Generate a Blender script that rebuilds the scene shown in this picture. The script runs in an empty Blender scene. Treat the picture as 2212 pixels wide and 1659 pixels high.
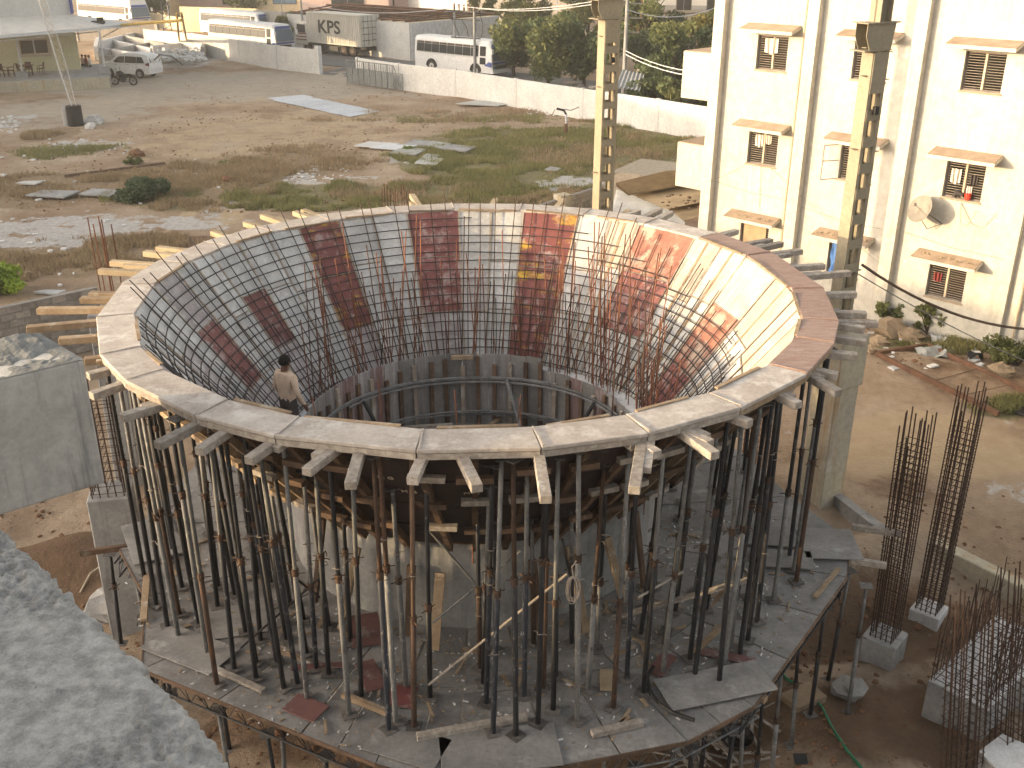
import bpy, math, random
import numpy as np
from mathutils import Vector, Matrix
random.seed(7); rng = np.random.default_rng(7)
S = bpy.context.scene; COL = S.collection
R = math.radians; sin, cos, pi = math.sin, math.cos, math.pi

# ---------------------------------------------------------------- camera, sky, sun, exposure
CZ = 11.6; FPX = 2225.0; TH = R(23.66); RO = R(.1); W2, H2 = 1106.0, 829.5
SUN_AZ, SUN_EL = R(13), R(8.0)          # the light travels towards +x, slightly away from the camera
SKY, SUN, EXPO = .15, 2.0, 1.88
cd = bpy.data.cameras.new('camera'); cam = bpy.data.objects.new('camera', cd); COL.objects.link(cam)
cd.sensor_fit = 'HORIZONTAL'; cd.sensor_width = 36; cd.lens = 36 * FPX / 2212; cd.clip_start = .1; cd.clip_end = 6000
cam.matrix_world = Matrix.Translation((0, 0, CZ)) @ Matrix.Rotation(pi/2 - TH, 4, 'X') @ Matrix.Rotation(RO, 4, 'Z')
S.camera = cam
world = bpy.data.worlds.new('World'); S.world = world; world.use_nodes = True
wn = world.node_tree.nodes; wl_ = world.node_tree.links; wn.clear()
sky = wn.new('ShaderNodeTexSky'); sky.sky_type = 'NISHITA'; sky.sun_disc = False
sky.sun_elevation = SUN_EL; sky.sun_rotation = R(270) - SUN_AZ
sky.air_density = 1.0; sky.dust_density = 5.0; sky.ozone_density = 1.0
bg = wn.new('ShaderNodeBackground'); bg.inputs[1].default_value = SKY
wo = wn.new('ShaderNodeOutputWorld'); hz_ = wn.new('ShaderNodeHueSaturation'); hz_.inputs['Saturation'].default_value = .42; hz_.inputs['Value'].default_value = 1.12
wl_.new(sky.outputs[0], hz_.inputs['Color']); wt_ = wn.new('ShaderNodeMix'); wt_.data_type = 'RGBA'; wt_.blend_type = 'MULTIPLY'; wt_.inputs[0].default_value = 1; wt_.inputs[7].default_value = (1.08, 1.0, .90, 1)
wl_.new(hz_.outputs[0], wt_.inputs[6]); wl_.new(wt_.outputs[2], bg.inputs[0]); wl_.new(bg.outputs[0], wo.inputs[0])
sl = bpy.data.lights.new('sun', 'SUN'); sl.energy = SUN; sl.angle = R(.6); sl.color = (1, .72, .38)
so = bpy.data.objects.new('sun', sl); COL.objects.link(so); so.location = (-60, -20, 40)
sd = Vector((cos(SUN_AZ)*cos(SUN_EL), sin(SUN_AZ)*cos(SUN_EL), -sin(SUN_EL)))
so.rotation_euler = sd.to_track_quat('-Z', 'Y').to_euler()
S.view_settings.view_transform = 'Standard'; S.view_settings.look = 'None'
S.view_settings.exposure = EXPO; S.view_settings.gamma = 1; S.view_settings.use_curve_mapping = False
S.render.engine = 'CYCLES'

# ---------------------------------------------------------------- measuring: a sight line from the camera meets a real plane
def ray(px, py):
    qx, qy = px - W2, py - H2
    u = qx*cos(RO) + qy*sin(RO); w = -qx*sin(RO) + qy*cos(RO)
    return u, FPX*cos(TH) - w*sin(TH), -FPX*sin(TH) - w*cos(TH)
def G(px, py, z=0.0):
    d = ray(px, py); t = (z - CZ)/d[2]; return Vector((d[0]*t, d[1]*t, z))
def HZ(px, py, y):
    d = ray(px, py); t = y/d[1]; return CZ + d[2]*t
def XY(px, py, y):
    d = ray(px, py); t = y/d[1]; return Vector((d[0]*t, y, CZ + d[2]*t))

# ---------------------------------------------------------------- materials
MATS = {}
def ramp(nt, fac, cols):
    r = nt.nodes.new('ShaderNodeValToRGB'); nt.links.new(fac, r.inputs[0])
    e = r.color_ramp.elements
    while len(e) < len(cols): e.new(.5)
    for i, (p, c) in enumerate(cols): e[i].position = p; e[i].color = (*c, 1)
    return r.outputs[0]
def noise(nt, vec, scale, detail=5, rough=.6, stretch=None, dist=0):
    if stretch:
        m = nt.nodes.new('ShaderNodeMapping'); m.inputs['Scale'].default_value = stretch
        nt.links.new(vec, m.inputs[0]); vec = m.outputs[0]
    n = nt.nodes.new('ShaderNodeTexNoise'); n.inputs['Scale'].default_value = scale
    n.inputs['Detail'].default_value = detail; n.inputs['Roughness'].default_value = rough
    n.inputs['Distortion'].default_value = dist
    nt.links.new(vec, n.inputs['Vector']); return n.outputs['Fac']
def mix(nt, fac, a, b, mode='MIX'):
    m = nt.nodes.new('ShaderNodeMix'); m.data_type = 'RGBA'; m.blend_type = mode
    for s, v in ((0, fac), (6, a), (7, b)):
        if isinstance(v, (int, float)): m.inputs[s].default_value = v
        elif isinstance(v, tuple): m.inputs[s].default_value = (*v, 1)
        else: nt.links.new(v, m.inputs[s])
    return m.outputs[2]
def math_(nt, op, a, b=0.0, c=None, clamp=False):
    m = nt.nodes.new('ShaderNodeMath'); m.operation = op; m.use_clamp = clamp
    for i, v in enumerate((a, b, c)):
        if v is None: continue
        if isinstance(v, (int, float)): m.inputs[i].default_value = v
        else: nt.links.new(v, m.inputs[i])
    return m.outputs[0]
def step(nt, v, lo, hi):
    m = nt.nodes.new('ShaderNodeMapRange'); m.interpolation_type = 'SMOOTHSTEP'
    nt.links.new(v, m.inputs[0]); m.inputs[1].default_value = lo; m.inputs[2].default_value = hi
    return m.outputs[0]
def mat(name, c1, c2=None, scale=3, rough=.8, bump=.15, bscale=40, rnd=.15, spots=None, streak=None, metal=0, stretch=None, lo=.35, hi=.65, spec=.3):
    """c1..c2 mottled by noise; spots=(colour, scale, threshold[, stretch]); streak=(colour, amount) vertical runs"""
    m = bpy.data.materials.new(name); m.use_nodes = True; nt = m.node_tree
    b = nt.nodes['Principled BSDF']; b.inputs['Roughness'].default_value = rough; b.inputs['Metallic'].default_value = metal
    b.inputs['Specular IOR Level'].default_value = spec
    tc = nt.nodes.new('ShaderNodeTexCoord'); oi = nt.nodes.new('ShaderNodeObjectInfo')
    va = nt.nodes.new('ShaderNodeVectorMath'); va.operation = 'MULTIPLY_ADD'
    cx = nt.nodes.new('ShaderNodeCombineXYZ')
    for i in range(3): nt.links.new(oi.outputs['Random'], cx.inputs[i])
    nt.links.new(cx.outputs[0], va.inputs[0]); va.inputs[1].default_value = (37, 53, 71); nt.links.new(tc.outputs['Object'], va.inputs[2])
    v = va.outputs[0]
    c2 = c2 or tuple(x*.75 for x in c1)
    col = ramp(nt, noise(nt, v, scale, stretch=stretch), [(lo, c1), (hi, c2)])
    fine = noise(nt, v, scale*9, 3, .7)
    col = mix(nt, .35, col, ramp(nt, fine, [(.3, (.55,)*3), (.7, (1.35,)*3)]), 'MULTIPLY')
    if streak:
        st = step(nt, noise(nt, v, 1.0, 4, .65, stretch=(5, 5, .35)), .52, .72)
        col = mix(nt, math_(nt, 'MULTIPLY', st, streak[1]), col, streak[0])
    for sp in (spots or []):
        st = step(nt, noise(nt, v, sp[1], 7, .72, stretch=sp[3] if len(sp) > 3 else None), sp[2] - .05, sp[2] + .09)
        col = mix(nt, math_(nt, 'MULTIPLY', st, .85), col, sp[0])
    k = math_(nt, 'MULTIPLY_ADD', oi.outputs['Random'], rnd*2, 1 - rnd)
    kc = nt.nodes.new('ShaderNodeCombineColor')
    for i in range(3): nt.links.new(k, kc.inputs[i])
    col = mix(nt, 1.0, col, kc.outputs[0], 'MULTIPLY')
    nt.links.new(col, b.inputs['Base Color'])
    if bump:
        bn = nt.nodes.new('ShaderNodeBump'); bn.inputs['Strength'].default_value = bump; bn.inputs['Distance'].default_value = .02
        nt.links.new(noise(nt, v, bscale, 6, .65), bn.inputs['Height']); nt.links.new(bn.outputs[0], b.inputs['Normal'])
    MATS[name] = m; return m

mat('ply_grey', (.60, .60, .60), (.45, .45, .455), 2.2, rough=.7, rnd=.10, spots=[((.68, .675, .66), 2.7, .60), ((.26, .24, .23), 14, .70), ((.46, .38, .34), 5, .68)])
mat('ply_lilac', (.48, .455, .465), (.36, .32, .33), 3, rough=.7, rnd=.12, spots=[((.60, .59, .59), 4, .56), ((.22, .18, .19), 12, .68)])
mat('ply_maroon', (.235, .090, .085), (.18, .072, .072), 2.5, rough=.5, rnd=.2, spots=[((.40, .32, .31), 2.6, .54), ((.50, .46, .45), 7, .62), ((.10, .05, .05), 13, .68)])
mat('ply_maroon_yellow', (.225, .078, .074), (.17, .06, .06), 2.5, rough=.5, spots=[((.40, .31, .30), 3.4, .57), ((.58, .38, .05), 1.3, .57, (1, 1, 2.6))])
mat('ply_sunlit_cream', (.56, .50, .43), (.44, .37, .31), 2.5, rough=.7, spots=[((.60, .57, .53), 3, .6), ((.32, .24, .18), 12, .68)])  # sunlit grey boards, the warm light put into the colour
mat('ply_orange', (.36, .17, .125), (.27, .11, .085), 2, rough=.6, spots=[((.48, .39, .32), 2.5, .54), ((.16, .08, .065), 15, .7)])
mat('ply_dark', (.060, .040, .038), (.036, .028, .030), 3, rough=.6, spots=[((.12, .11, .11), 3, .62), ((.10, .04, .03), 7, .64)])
mat('ply_rim', (.50, .455, .42), (.38, .335, .305), 2.2, rough=.75, rnd=.11, spots=[((.58, .55, .52), 3, .55), ((.27, .18, .165), 4, .64), ((.14, .12, .11), 20, .70)])
mat('ply_rim_pink', (.36, .265, .23), (.28, .185, .155), 4, rough=.7, rnd=.07, stretch=(1, 5, 1), spots=[((.42, .35, .32), 4, .60, (1, 4, 1)), ((.16, .10, .09), 18, .72)])
mat('ply_deck', (.270, .262, .258), (.185, .180, .178), 1.8, rough=.8, rnd=.16, spots=[((.35, .345, .34), 2.3, .60), ((.19, .135, .125), 3.1, .66), ((.075, .072, .07), 6, .66), ((.36, .33, .30), 45, .74)])
mat('ply_red_scrap', (.17, .085, .08), (.13, .062, .06), 3, rough=.6, spots=[((.27, .23, .22), 3, .56)])
mat('timber_grey', (.40, .36, .32), (.26, .225, .195), 3, rough=.85, rnd=.2, stretch=(4, 4, 4), bump=.3, bscale=60, spots=[((.52, .49, .46), 5, .60), ((.13, .10, .08), 14, .70)])
mat('timber_tan', (.35, .265, .18), (.245, .175, .115), 4, rough=.85, rnd=.25, bump=.3, bscale=60, spots=[((.42, .38, .33), 5, .58), ((.11, .07, .04), 14, .70)])
mat('timber_wash', (.38, .32, .26), (.29, .24, .20), 4, rough=.85, rnd=.15, spots=[((.48, .46, .43), 5, .55)])
mat('ply_ring', (.33, .32, .32), (.235, .22, .225), 2, rough=.7, rnd=.2, stretch=(4, 4, .4), spots=[((.44, .43, .42), 3, .56, (4, 4, .4)), ((.13, .10, .10), 5, .61, (5, 5, .4))])
mat('ply_ring_red', (.25, .17, .17), (.18, .12, .12), 2, rough=.7, rnd=.2, stretch=(4, 4, .4), spots=[((.36, .33, .33), 3, .52, (4, 4, .4))])
mat('timber_yellow', (.42, .345, .24), (.34, .265, .175), 4, rough=.8, rnd=.15, bump=.3, bscale=60)
mat('timber_dark', (.17, .11, .075), (.09, .06, .045), 4, rough=.85, rnd=.3, spots=[((.28, .23, .18), 5, .62)])
mat('concrete', (.36, .36, .36), (.25, .25, .255), 1.2, rough=.9, rnd=.05, bump=.3, bscale=25, streak=((.12, .12, .13), .55), spots=[((.44, .44, .43), 2, .62), ((.1, .1, .1), 20, .76)])
mat('concrete_pier', (.50, .49, .47), (.39, .385, .37), .9, rough=.9, rnd=.03, bump=.35, bscale=18, streak=((.17, .175, .18), .75), spots=[((.56, .55, .53), 1.6, .66), ((.14, .14, .14), 14, .74)])
mat('concrete_rough', (.30, .31, .31), (.20, .205, .205), 3, rough=.95, rnd=.03, bump=1.0, bscale=14, spots=[((.10, .10, .10), 5, .62), ((.38, .38, .37), 7, .6)])
mat('concrete_pedestal', (.46, .41, .30), (.38, .35, .30), .9, rough=.85, rnd=.04, bump=.25, streak=((.36, .20, .07), .7), spots=[((.5, .48, .42), 2, .6)])
mat('concrete_white', (.66, .66, .67), (.5, .5, .51), 3, rough=.9, rnd=.03, bump=.25, spots=[((.40, .37, .33), 4, .66), ((.25, .24, .22), 18, .72)])
mat('block', (.33, .30, .275), (.23, .21, .19), 5, rough=.95, rnd=.22, bump=.6, bscale=30, spots=[((.42, .39, .36), 6, .62)])
mat('block_tan', (.40, .35, .28), (.30, .26, .21), 5, rough=.95, rnd=.18, bump=.6, bscale=30, spots=[((.48, .44, .38), 6, .62)])
mat('mortar', (.26, .245, .23), None, 8, rough=.95)
mat('whitewash', (.66, .66, .65), (.56, .56, .56), .7, rough=.9, rnd=.03, bump=.15, bscale=10, streak=((.40, .38, .34), .32), spots=[((.48, .45, .40), 3, .70)])
mat('facade', (.54, .52, .475), (.48, .46, .41), .5, rough=.9, rnd=0, bump=.1, bscale=10, streak=((.36, .335, .30), .5), spots=[((.43, .41, .37), 1.3, .60)])
mat('chajja_top', (.40, .31, .24), (.29, .22, .165), 3, rough=.95, rnd=.1, spots=[((.46, .38, .29), 6, .6)])
mat('facade_trim', (.60, .56, .49), (.52, .48, .41), 2, rough=.9, rnd=.02)
mat('cream_wall', (.66, .62, .43), (.60, .56, .38), 1, rough=.9, rnd=.02, streak=((.5, .46, .34), .2))
mat('pink_wall', (.60, .46, .43), (.54, .41, .38), .5, rough=.9, rnd=.02, streak=((.42, .34, .31), .3))
mat('yellow_wall', (.68, .58, .40), (.6, .5, .34), .5, rough=.9, rnd=.02)
mat('steel_tan', (.30, .265, .20), (.26, .23, .17), 1.5, rough=.55, rnd=.03, bump=.03)
mat('prop_black', (.030, .032, .038), (.022, .022, .026), 6, rough=.5, rnd=.3, spots=[((.22, .22, .22), 13, .64), ((.10, .055, .03), 5, .66)])
mat('prop_blue', (.040, .044, .058), (.028, .031, .042), 6, rough=.5, rnd=.3, spots=[((.26, .26, .26), 15, .60), ((.12, .07, .04), 5, .66)])
mat('prop_grey', (.22, .22, .22), (.11, .11, .115), 6, rough=.8, rnd=.25, spots=[((.34, .34, .33), 12, .58), ((.05, .045, .045), 9, .62)])
mat('prop_rust', (.085, .050, .036), (.05, .035, .028), 6, rough=.8, rnd=.3, spots=[((.13, .07, .04), 7, .58), ((.22, .20, .185), 13, .66)])
mat('plate_steel', (.15, .14, .135), (.09, .08, .075), 8, rough=.7, rnd=.3, spots=[((.27, .26, .25), 12, .6)])
mat('rebar_dark', (.050, .042, .042), (.034, .030, .032), 10, rough=.7, rnd=.3)
mat('rebar_rust', (.20, .085, .050), (.13, .052, .032), 8, rough=.8, rnd=.35)
mat('rebar_brown', (.085, .050, .038), (.052, .034, .028), 8, rough=.8, rnd=.3)
mat('rusty_iron', (.17, .09, .055), (.11, .06, .04), 3, rough=.8, rnd=.2)
mat('galv', (.34, .355, .37), (.26, .27, .285), 2, rough=.5, rnd=.1, metal=.2)
mat('galv_white', (.62, .64, .68), (.54, .56, .60), 1, rough=.5, rnd=.06)
mat('roof_tan', (.40, .31, .20), (.30, .23, .15), 2, rough=.8, rnd=.15, spots=[((.20, .13, .08), 3, .66)])
mat('roof_white', (.58, .58, .57), (.50, .50, .50), 1, rough=.6, rnd=.03)
mat('paint_white', (.76, .76, .77), (.70, .70, .71), .8, rough=.35, rnd=.02, bump=0, spec=.5)
mat('container_white', (.62, .60, .55), (.54, .52, .47), 1.5, rough=.6, rnd=.03, streak=((.40, .30, .22), .4))
mat('mud_grey', (.20, .205, .205), (.13, .135, .135), 5, rough=.95, bump=.6, bscale=20)
mat('black', (.022, .022, .024), None, 5, rough=.6, rnd=.1, bump=0)
mat('rubber', (.028, .027, .026), (.05, .045, .04), 5, rough=.9, rnd=.1)
mat('interior_shade', (.030, .026, .022), (.05, .042, .035), 2, rough=.9, rnd=.1)  # near black, the shade inside rooms put into the colour
mat('window_frame', (.20, .17, .15), (.14, .12, .11), 5, rough=.8, rnd=.1)
mat('grille', (.33, .29, .25), (.25, .21, .18), 5, rough=.6, rnd=.1)
mat('blue_cloth', (.10, .22, .52), (.06, .15, .40), 5, rough=.8)
mat('blue_shutter', (.16, .26, .36), (.12, .20, .29), 2, rough=.6)
mat('blue_trim', (.06, .08, .30), None, 3, rough=.6)
mat('white_cloth', (.66, .62, .56), (.55, .5, .45), 6, rough=.9)
mat('red_plastic', (.60, .05, .03), None, 4, rough=.5)
mat('dish', (.30, .28, .25), (.25, .23, .21), 4, rough=.6)
mat('chair_brown', (.14, .06, .04), None, 5, rough=.6, rnd=.2)
mat('skin', (.16, .085, .055), None, 20, rough=.6, rnd=.1, bump=.05)
mat('shirt_peach', (.66, .51, .40), (.54, .41, .32), 9, rough=.9, rnd=0, bump=.8, bscale=9)
mat('trousers', (.08, .07, .07), None, 9, rough=.9, rnd=.3)
mat('hair_black', (.012, .011, .011), None, 40, rough=.9, rnd=0, bump=.8, bscale=60)
mat('shirt_red', (.20, .04, .04), None, 9, rough=.9)
mat('shirt_white', (.62, .6, .58), None, 9, rough=.9)
mat('hose_green', (.03, .20, .11), (.02, .15, .08), 5, rough=.5, rnd=0)
mat('pipe_black', (.03, .03, .03), None, 5, rough=.5)
mat('pvc', (.52, .44, .34), (.44, .37, .28), 3, rough=.6, rnd=.05)
mat('rope', (.36, .31, .27), (.28, .24, .2), 20, rough=.9)
mat('gate_grey', (.20, .215, .22), (.16, .17, .175), 3, rough=.7, rnd=.1)
mat('rock', (.33, .25, .17), (.23, .175, .12), 3, rough=.95, rnd=.2, bump=.8, bscale=6)
mat('rock_grey', (.38, .37, .36), (.28, .27, .26), 3, rough=.95, rnd=.2, bump=.6, bscale=8)
mat('granite', (.42, .43, .42), (.34, .35, .34), 3, rough=.8, rnd=.18)
mat('debris_white', (.66, .66, .66), (.5, .5, .5), 5, rough=.9, rnd=.2)
mat('soil_clod', (.22, .12, .07), (.15, .085, .05), 5, rough=1, rnd=.3)
mat('soil_orange', (.27, .13, .075), (.20, .095, .055), 5, rough=1, rnd=.2, bump=.8, bscale=9)
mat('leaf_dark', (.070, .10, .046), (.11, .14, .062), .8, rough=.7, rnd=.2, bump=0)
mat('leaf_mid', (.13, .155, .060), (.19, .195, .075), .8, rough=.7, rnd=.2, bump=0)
mat('leaf_sunlit', (.22, .19, .055), (.15, .15, .045), .8, rough=.7, rnd=.2, bump=0)  # yellow that puts sunlight into the upper leaves
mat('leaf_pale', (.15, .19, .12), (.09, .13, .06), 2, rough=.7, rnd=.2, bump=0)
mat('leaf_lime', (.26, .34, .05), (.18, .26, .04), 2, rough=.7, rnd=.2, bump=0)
mat('bark', (.10, .075, .055), (.06, .048, .038), 5, rough=.95, rnd=.1)
mat('grass_green', (.20, .205, .085), (.31, .285, .13), .5, rough=.9, rnd=0, bump=0)
mat('grass_dry', (.40, .31, .20), (.30, .225, .14), .5, rough=.9, rnd=0, bump=0)
mat('asphalt', (.17, .165, .165), (.13, .13, .13), 1, rough=.9, rnd=0)
mat('yellow_paint', (.50, .36, .05), None, 5, rough=.7)
mat('road_yellow_steel', (.48, .33, .09), None, 3, rough=.6)
mat('foreground_concrete', (.60, .59, .575), (.36, .355, .35), 22, rough=.95, rnd=0, bump=1.0, bscale=90, lo=.38, hi=.60, spots=[((.62, .61, .60), 1.6, .55), ((.15, .15, .15), 34, .65), ((.46, .43, .38), 9, .67), ((.66, .65, .64), 110, .62)])
mat('headlight', (.55, .58, .62), None, 5, rough=.15, bump=0)
mat('graphic_blue', (.07, .11, .34), None, 4, rough=.4, bump=0)
def glass(name, col, rough=.08):
    m = bpy.data.materials.new(name); m.use_nodes = True; b = m.node_tree.nodes['Principled BSDF']
    b.inputs['Base Color'].default_value = (*col, 1); b.inputs['Roughness'].default_value = .25; b.inputs['Specular IOR Level'].default_value = .3
    MATS[name] = m
glass('glass_dark', (.025, .03, .035)); glass('glass_blue', (.10, .14, .19)); glass('glass_brown', (.07, .055, .045))
for nm in ('leaf_dark', 'leaf_mid', 'leaf_sunlit', 'leaf_pale', 'leaf_lime', 'grass_green', 'grass_dry'):
    nt = MATS[nm].node_tree; b = nt.nodes['Principled BSDF']; src = b.inputs['Base Color'].links[0].from_socket
    tr = nt.nodes.new('ShaderNodeBsdfTranslucent'); nt.links.new(src, tr.inputs[0]); mx = nt.nodes.new('ShaderNodeMixShader')
    mx.inputs[0].default_value = .35; nt.links.new(b.outputs[0], mx.inputs[1]); nt.links.new(tr.outputs[0], mx.inputs[2])
    nt.links.new(mx.outputs[0], nt.nodes['Material Output'].inputs[0])

# ---------------------------------------------------------------- mesh building
def wloc(o):
    v = Vector((0, 0, 0))
    while o is not None: v += o.location; o = o.parent
    return v
class MB:
    def __init__(s): s.v = []; s.f = []
    def add(s, vs, fs):
        n = len(s.v); s.v += [tuple(v) for v in vs]; s.f += [tuple(i + n for i in f) for f in fs]; return s
    def box(s, c, d, rz=0.0, mtx=None):
        hx, hy, hz = d[0]/2, d[1]/2, d[2]/2
        m = mtx or Matrix.Rotation(rz, 3, 'Z'); c = Vector(c)
        vs = [c + m @ Vector((x*hx, y*hy, z*hz)) for z in (-1, 1) for x, y in ((-1, -1), (1, -1), (1, 1), (-1, 1))]
        return s.add(vs, [(3, 2, 1, 0), (4, 5, 6, 7), (0, 1, 5, 4), (1, 2, 6, 5), (2, 3, 7, 6), (3, 0, 4, 7)])
    def bar(s, a, b, w, h, up=(0, 0, 1)):
        a, b = Vector(a), Vector(b); d = (b - a); L = d.length; d.normalize(); up = Vector(up)
        if abs(d.dot(up)) > .98: up = Vector((1, 0, 0))
        x = d.cross(up).normalized(); y = x.cross(d)
        return s.box((a + b)/2, (w, L, h), mtx=Matrix((x, d, y)).transposed())
    def tube(s, pts, r, n=6, cap=True, closed=False):
        pts = [Vector(p) for p in pts]; N = len(pts); rs = r if hasattr(r, '__len__') else [r]*N
        vs = []; ref = None
        for i, p in enumerate(pts):
            t = (pts[(i+1) % N] - pts[i-1]) if (closed or 0 < i < N-1) else (pts[min(i+1, N-1)] - pts[max(i-1, 0)])
            t.normalize()
            if ref is None: ref = Vector((0, 0, 1)) if abs(t.z) < .9 else Vector((1, 0, 0))
            x = t.cross(ref).normalized(); y = x.cross(t); ref = y if abs(t.dot(y)) < .5 else ref
            vs += [p + (x*cos(2*pi*k/n) + y*sin(2*pi*k/n))*rs[i] for k in range(n)]
        fs = []
        for i in range(N if closed else N-1):
            j = (i+1) % N
            fs += [(i*n+k, i*n+(k+1) % n, j*n+(k+1) % n, j*n+k) for k in range(n)]
        if cap and not closed: fs += [tuple(range(n))[::-1], tuple((N-1)*n + k for k in range(n))]
        return s.add(vs, fs)
    def prism(s, poly, z0, z1):
        n = len(poly); vs = [(p[0], p[1], z0) for p in poly] + [(p[0], p[1], z1) for p in poly]
        return s.add(vs, [tuple(range(n))[::-1], tuple(range(n, 2*n))] + [(i, (i+1) % n, n+(i+1) % n, n+i) for i in range(n)])
    def slab(s, quad, nrm, t):
        """quad given in 3-D, thickened by t along nrm"""
        nrm = Vector(nrm)*t; q = [Vector(p) for p in quad]; n = len(q)
        return s.add(q + [p + nrm for p in q], [tuple(range(n))[::-1], tuple(range(n, 2*n))] + [(i, (i+1) % n, n+(i+1) % n, n+i) for i in range(n)])
    def ring(s, c, r0, r1, z0, z1, n=48, a0=0, a1=2*pi):
        full = abs(a1-a0-2*pi) < 1e-6; m = n if full else n+1; vs = []
        for i in range(m):
            a = a0 + (a1-a0)*i/n
            for rr, z in ((r0, z0), (r1, z0), (r1, z1), (r0, z1)): vs.append((c[0]+rr*cos(a), c[1]+rr*sin(a), z))
        fs = []
        for i in range(n):
            j = (i+1) % m
            for k in range(4): fs.append((i*4+k, j*4+k, j*4+(k+1) % 4, i*4+(k+1) % 4))
        if not full: fs += [(0, 1, 2, 3), tuple((m-1)*4+k for k in (3, 2, 1, 0))]
        return s.add(vs, fs)
    def mesh(s, name, m, smooth=False):
        me = bpy.data.meshes.new(name); me.from_pydata(s.v, [], s.f)
        if m: me.materials.append(MATS[m])
        if smooth: me.polygons.foreach_set('use_smooth', [True]*len(me.polygons))
        me.update(); return me
    def build(s, name, m, parent=None, smooth=False, loc=None):
        base = Vector(loc) if loc is not None else wloc(parent)
        if parent is None and loc is None and s.v:
            a = np.array(s.v); base = Vector((float(a[:, 0].mean()), float(a[:, 1].mean()), float(a[:, 2].min())))
        s.v = [(v[0]-base.x, v[1]-base.y, v[2]-base.z) for v in s.v]
        o = bpy.data.objects.new(name, s.mesh(name, m, smooth)); COL.objects.link(o)
        if parent is not None: o.parent = parent
        else: o.location = base
        return o
def bevel(o, w, seg=1):
    m = o.modifiers.new('bevel', 'BEVEL'); m.width = w; m.segments = seg; m.limit_method = 'ANGLE'; return o
def tag(o, label, cat, group=None):
    o['label'] = label; o['category'] = cat
    if group: o['group'] = group
    return o
def struct(o): o['kind'] = 'structure'; return o
def stuff(o, label=None):
    o['kind'] = 'stuff'
    if label: o['label'] = label
    return o
def thing(name, loc, label, cat, group=None):
    o = bpy.data.objects.new(name, None); COL.objects.link(o); o.location = loc; o.empty_display_size = .3
    return tag(o, label, cat, group)
def inst(name, me, parent, loc=(0, 0, 0), rot=None, scale=None):
    o = bpy.data.objects.new(name, me); COL.objects.link(o); o.parent = parent; o.location = loc
    if rot is not None: o.rotation_euler = rot
    if scale is not None: o.scale = scale
    return o
def text(body, size, m, parent, loc, rot, bold=0.0, sx=1.0, name='lettering'):
    c = bpy.data.curves.new(name, 'FONT'); c.body = body; c.size = size; c.extrude = .004; c.offset = bold
    c.align_x = 'CENTER'; c.align_y = 'CENTER'; c.resolution_u = 3; c.materials.append(MATS[m])
    t = bpy.data.objects.new(name, c); me = bpy.data.meshes.new_from_object(t); bpy.data.objects.remove(t)
    me.transform(Matrix.Diagonal((sx, 1, 1, 1)))
    o = bpy.data.objects.new(name, me); COL.objects.link(o); o.parent = parent; o.location = Vector(loc) - wloc(parent); o.rotation_euler = rot
    return o
ORD = ['first', 'second', 'third', 'fourth', 'fifth', 'sixth', 'seventh', 'eighth', 'ninth', 'tenth', 'eleventh', 'twelfth', 'thirteenth', 'fourteenth', 'fifteenth', 'sixteenth', 'seventeenth', 'eighteenth', 'nineteenth', 'twentieth']
def ordinal(i):
    if i < 20: return ORD[i]
    t = ['twenty', 'thirty', 'forty', 'fifty', 'sixty', 'seventy'][(i+1)//10 - 2]; r = (i+1) % 10
    return (t[:-1] + 'ieth') if r == 0 else t + '-' + ORD[r-1]
U_ = lambda a, b: random.uniform(a, b)
def rock(mb, c, r, squash=.7, n=7):
    """an uneven boulder"""
    vs = []; fs = []; m = 5
    ph = [U_(.75, 1.25) for _ in range((m+1)*n)]
    for i in range(m+1):
        t = pi*i/m
        for k in range(n):
            a = 2*pi*k/n + .3*i; q = r*ph[i*n+k] if 0 < i < m else r
            vs.append((c[0]+q*sin(t)*cos(a), c[1]+q*sin(t)*sin(a), c[2]+q*cos(t)*squash))
    for i in range(m):
        fs += [(i*n+k, (i+1)*n+k, (i+1)*n+(k+1) % n, i*n+(k+1) % n) for k in range(n)]
    mb.add(vs, fs)
# ================================================================ GROUND
def axis(lo, hi, a, b, d):
    mid = list(np.arange(a, b + 1e-6, d)); out = []; q = b; s = d
    while q < hi: s *= 1.35; q += s; out.append(q)
    pre = []; q = a; s = d
    while q > lo: s *= 1.35; q -= s; pre.append(q)
    return np.array(pre[::-1] + mid + out)
def ell(X, Y, px, py, rx, ry, soft=.35):
    """soft ellipse lying on the ground around one spot of it"""
    c = G(px, py); ax = abs(G(px + rx, py).x - c.x); ay = abs(G(px, py - ry).y - G(px, py + ry).y)/2
    d = np.hypot((X - c.x)/ax, (Y - c.y)/ay); return np.clip((1 + soft - d)/(2*soft), 0, 1)
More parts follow.
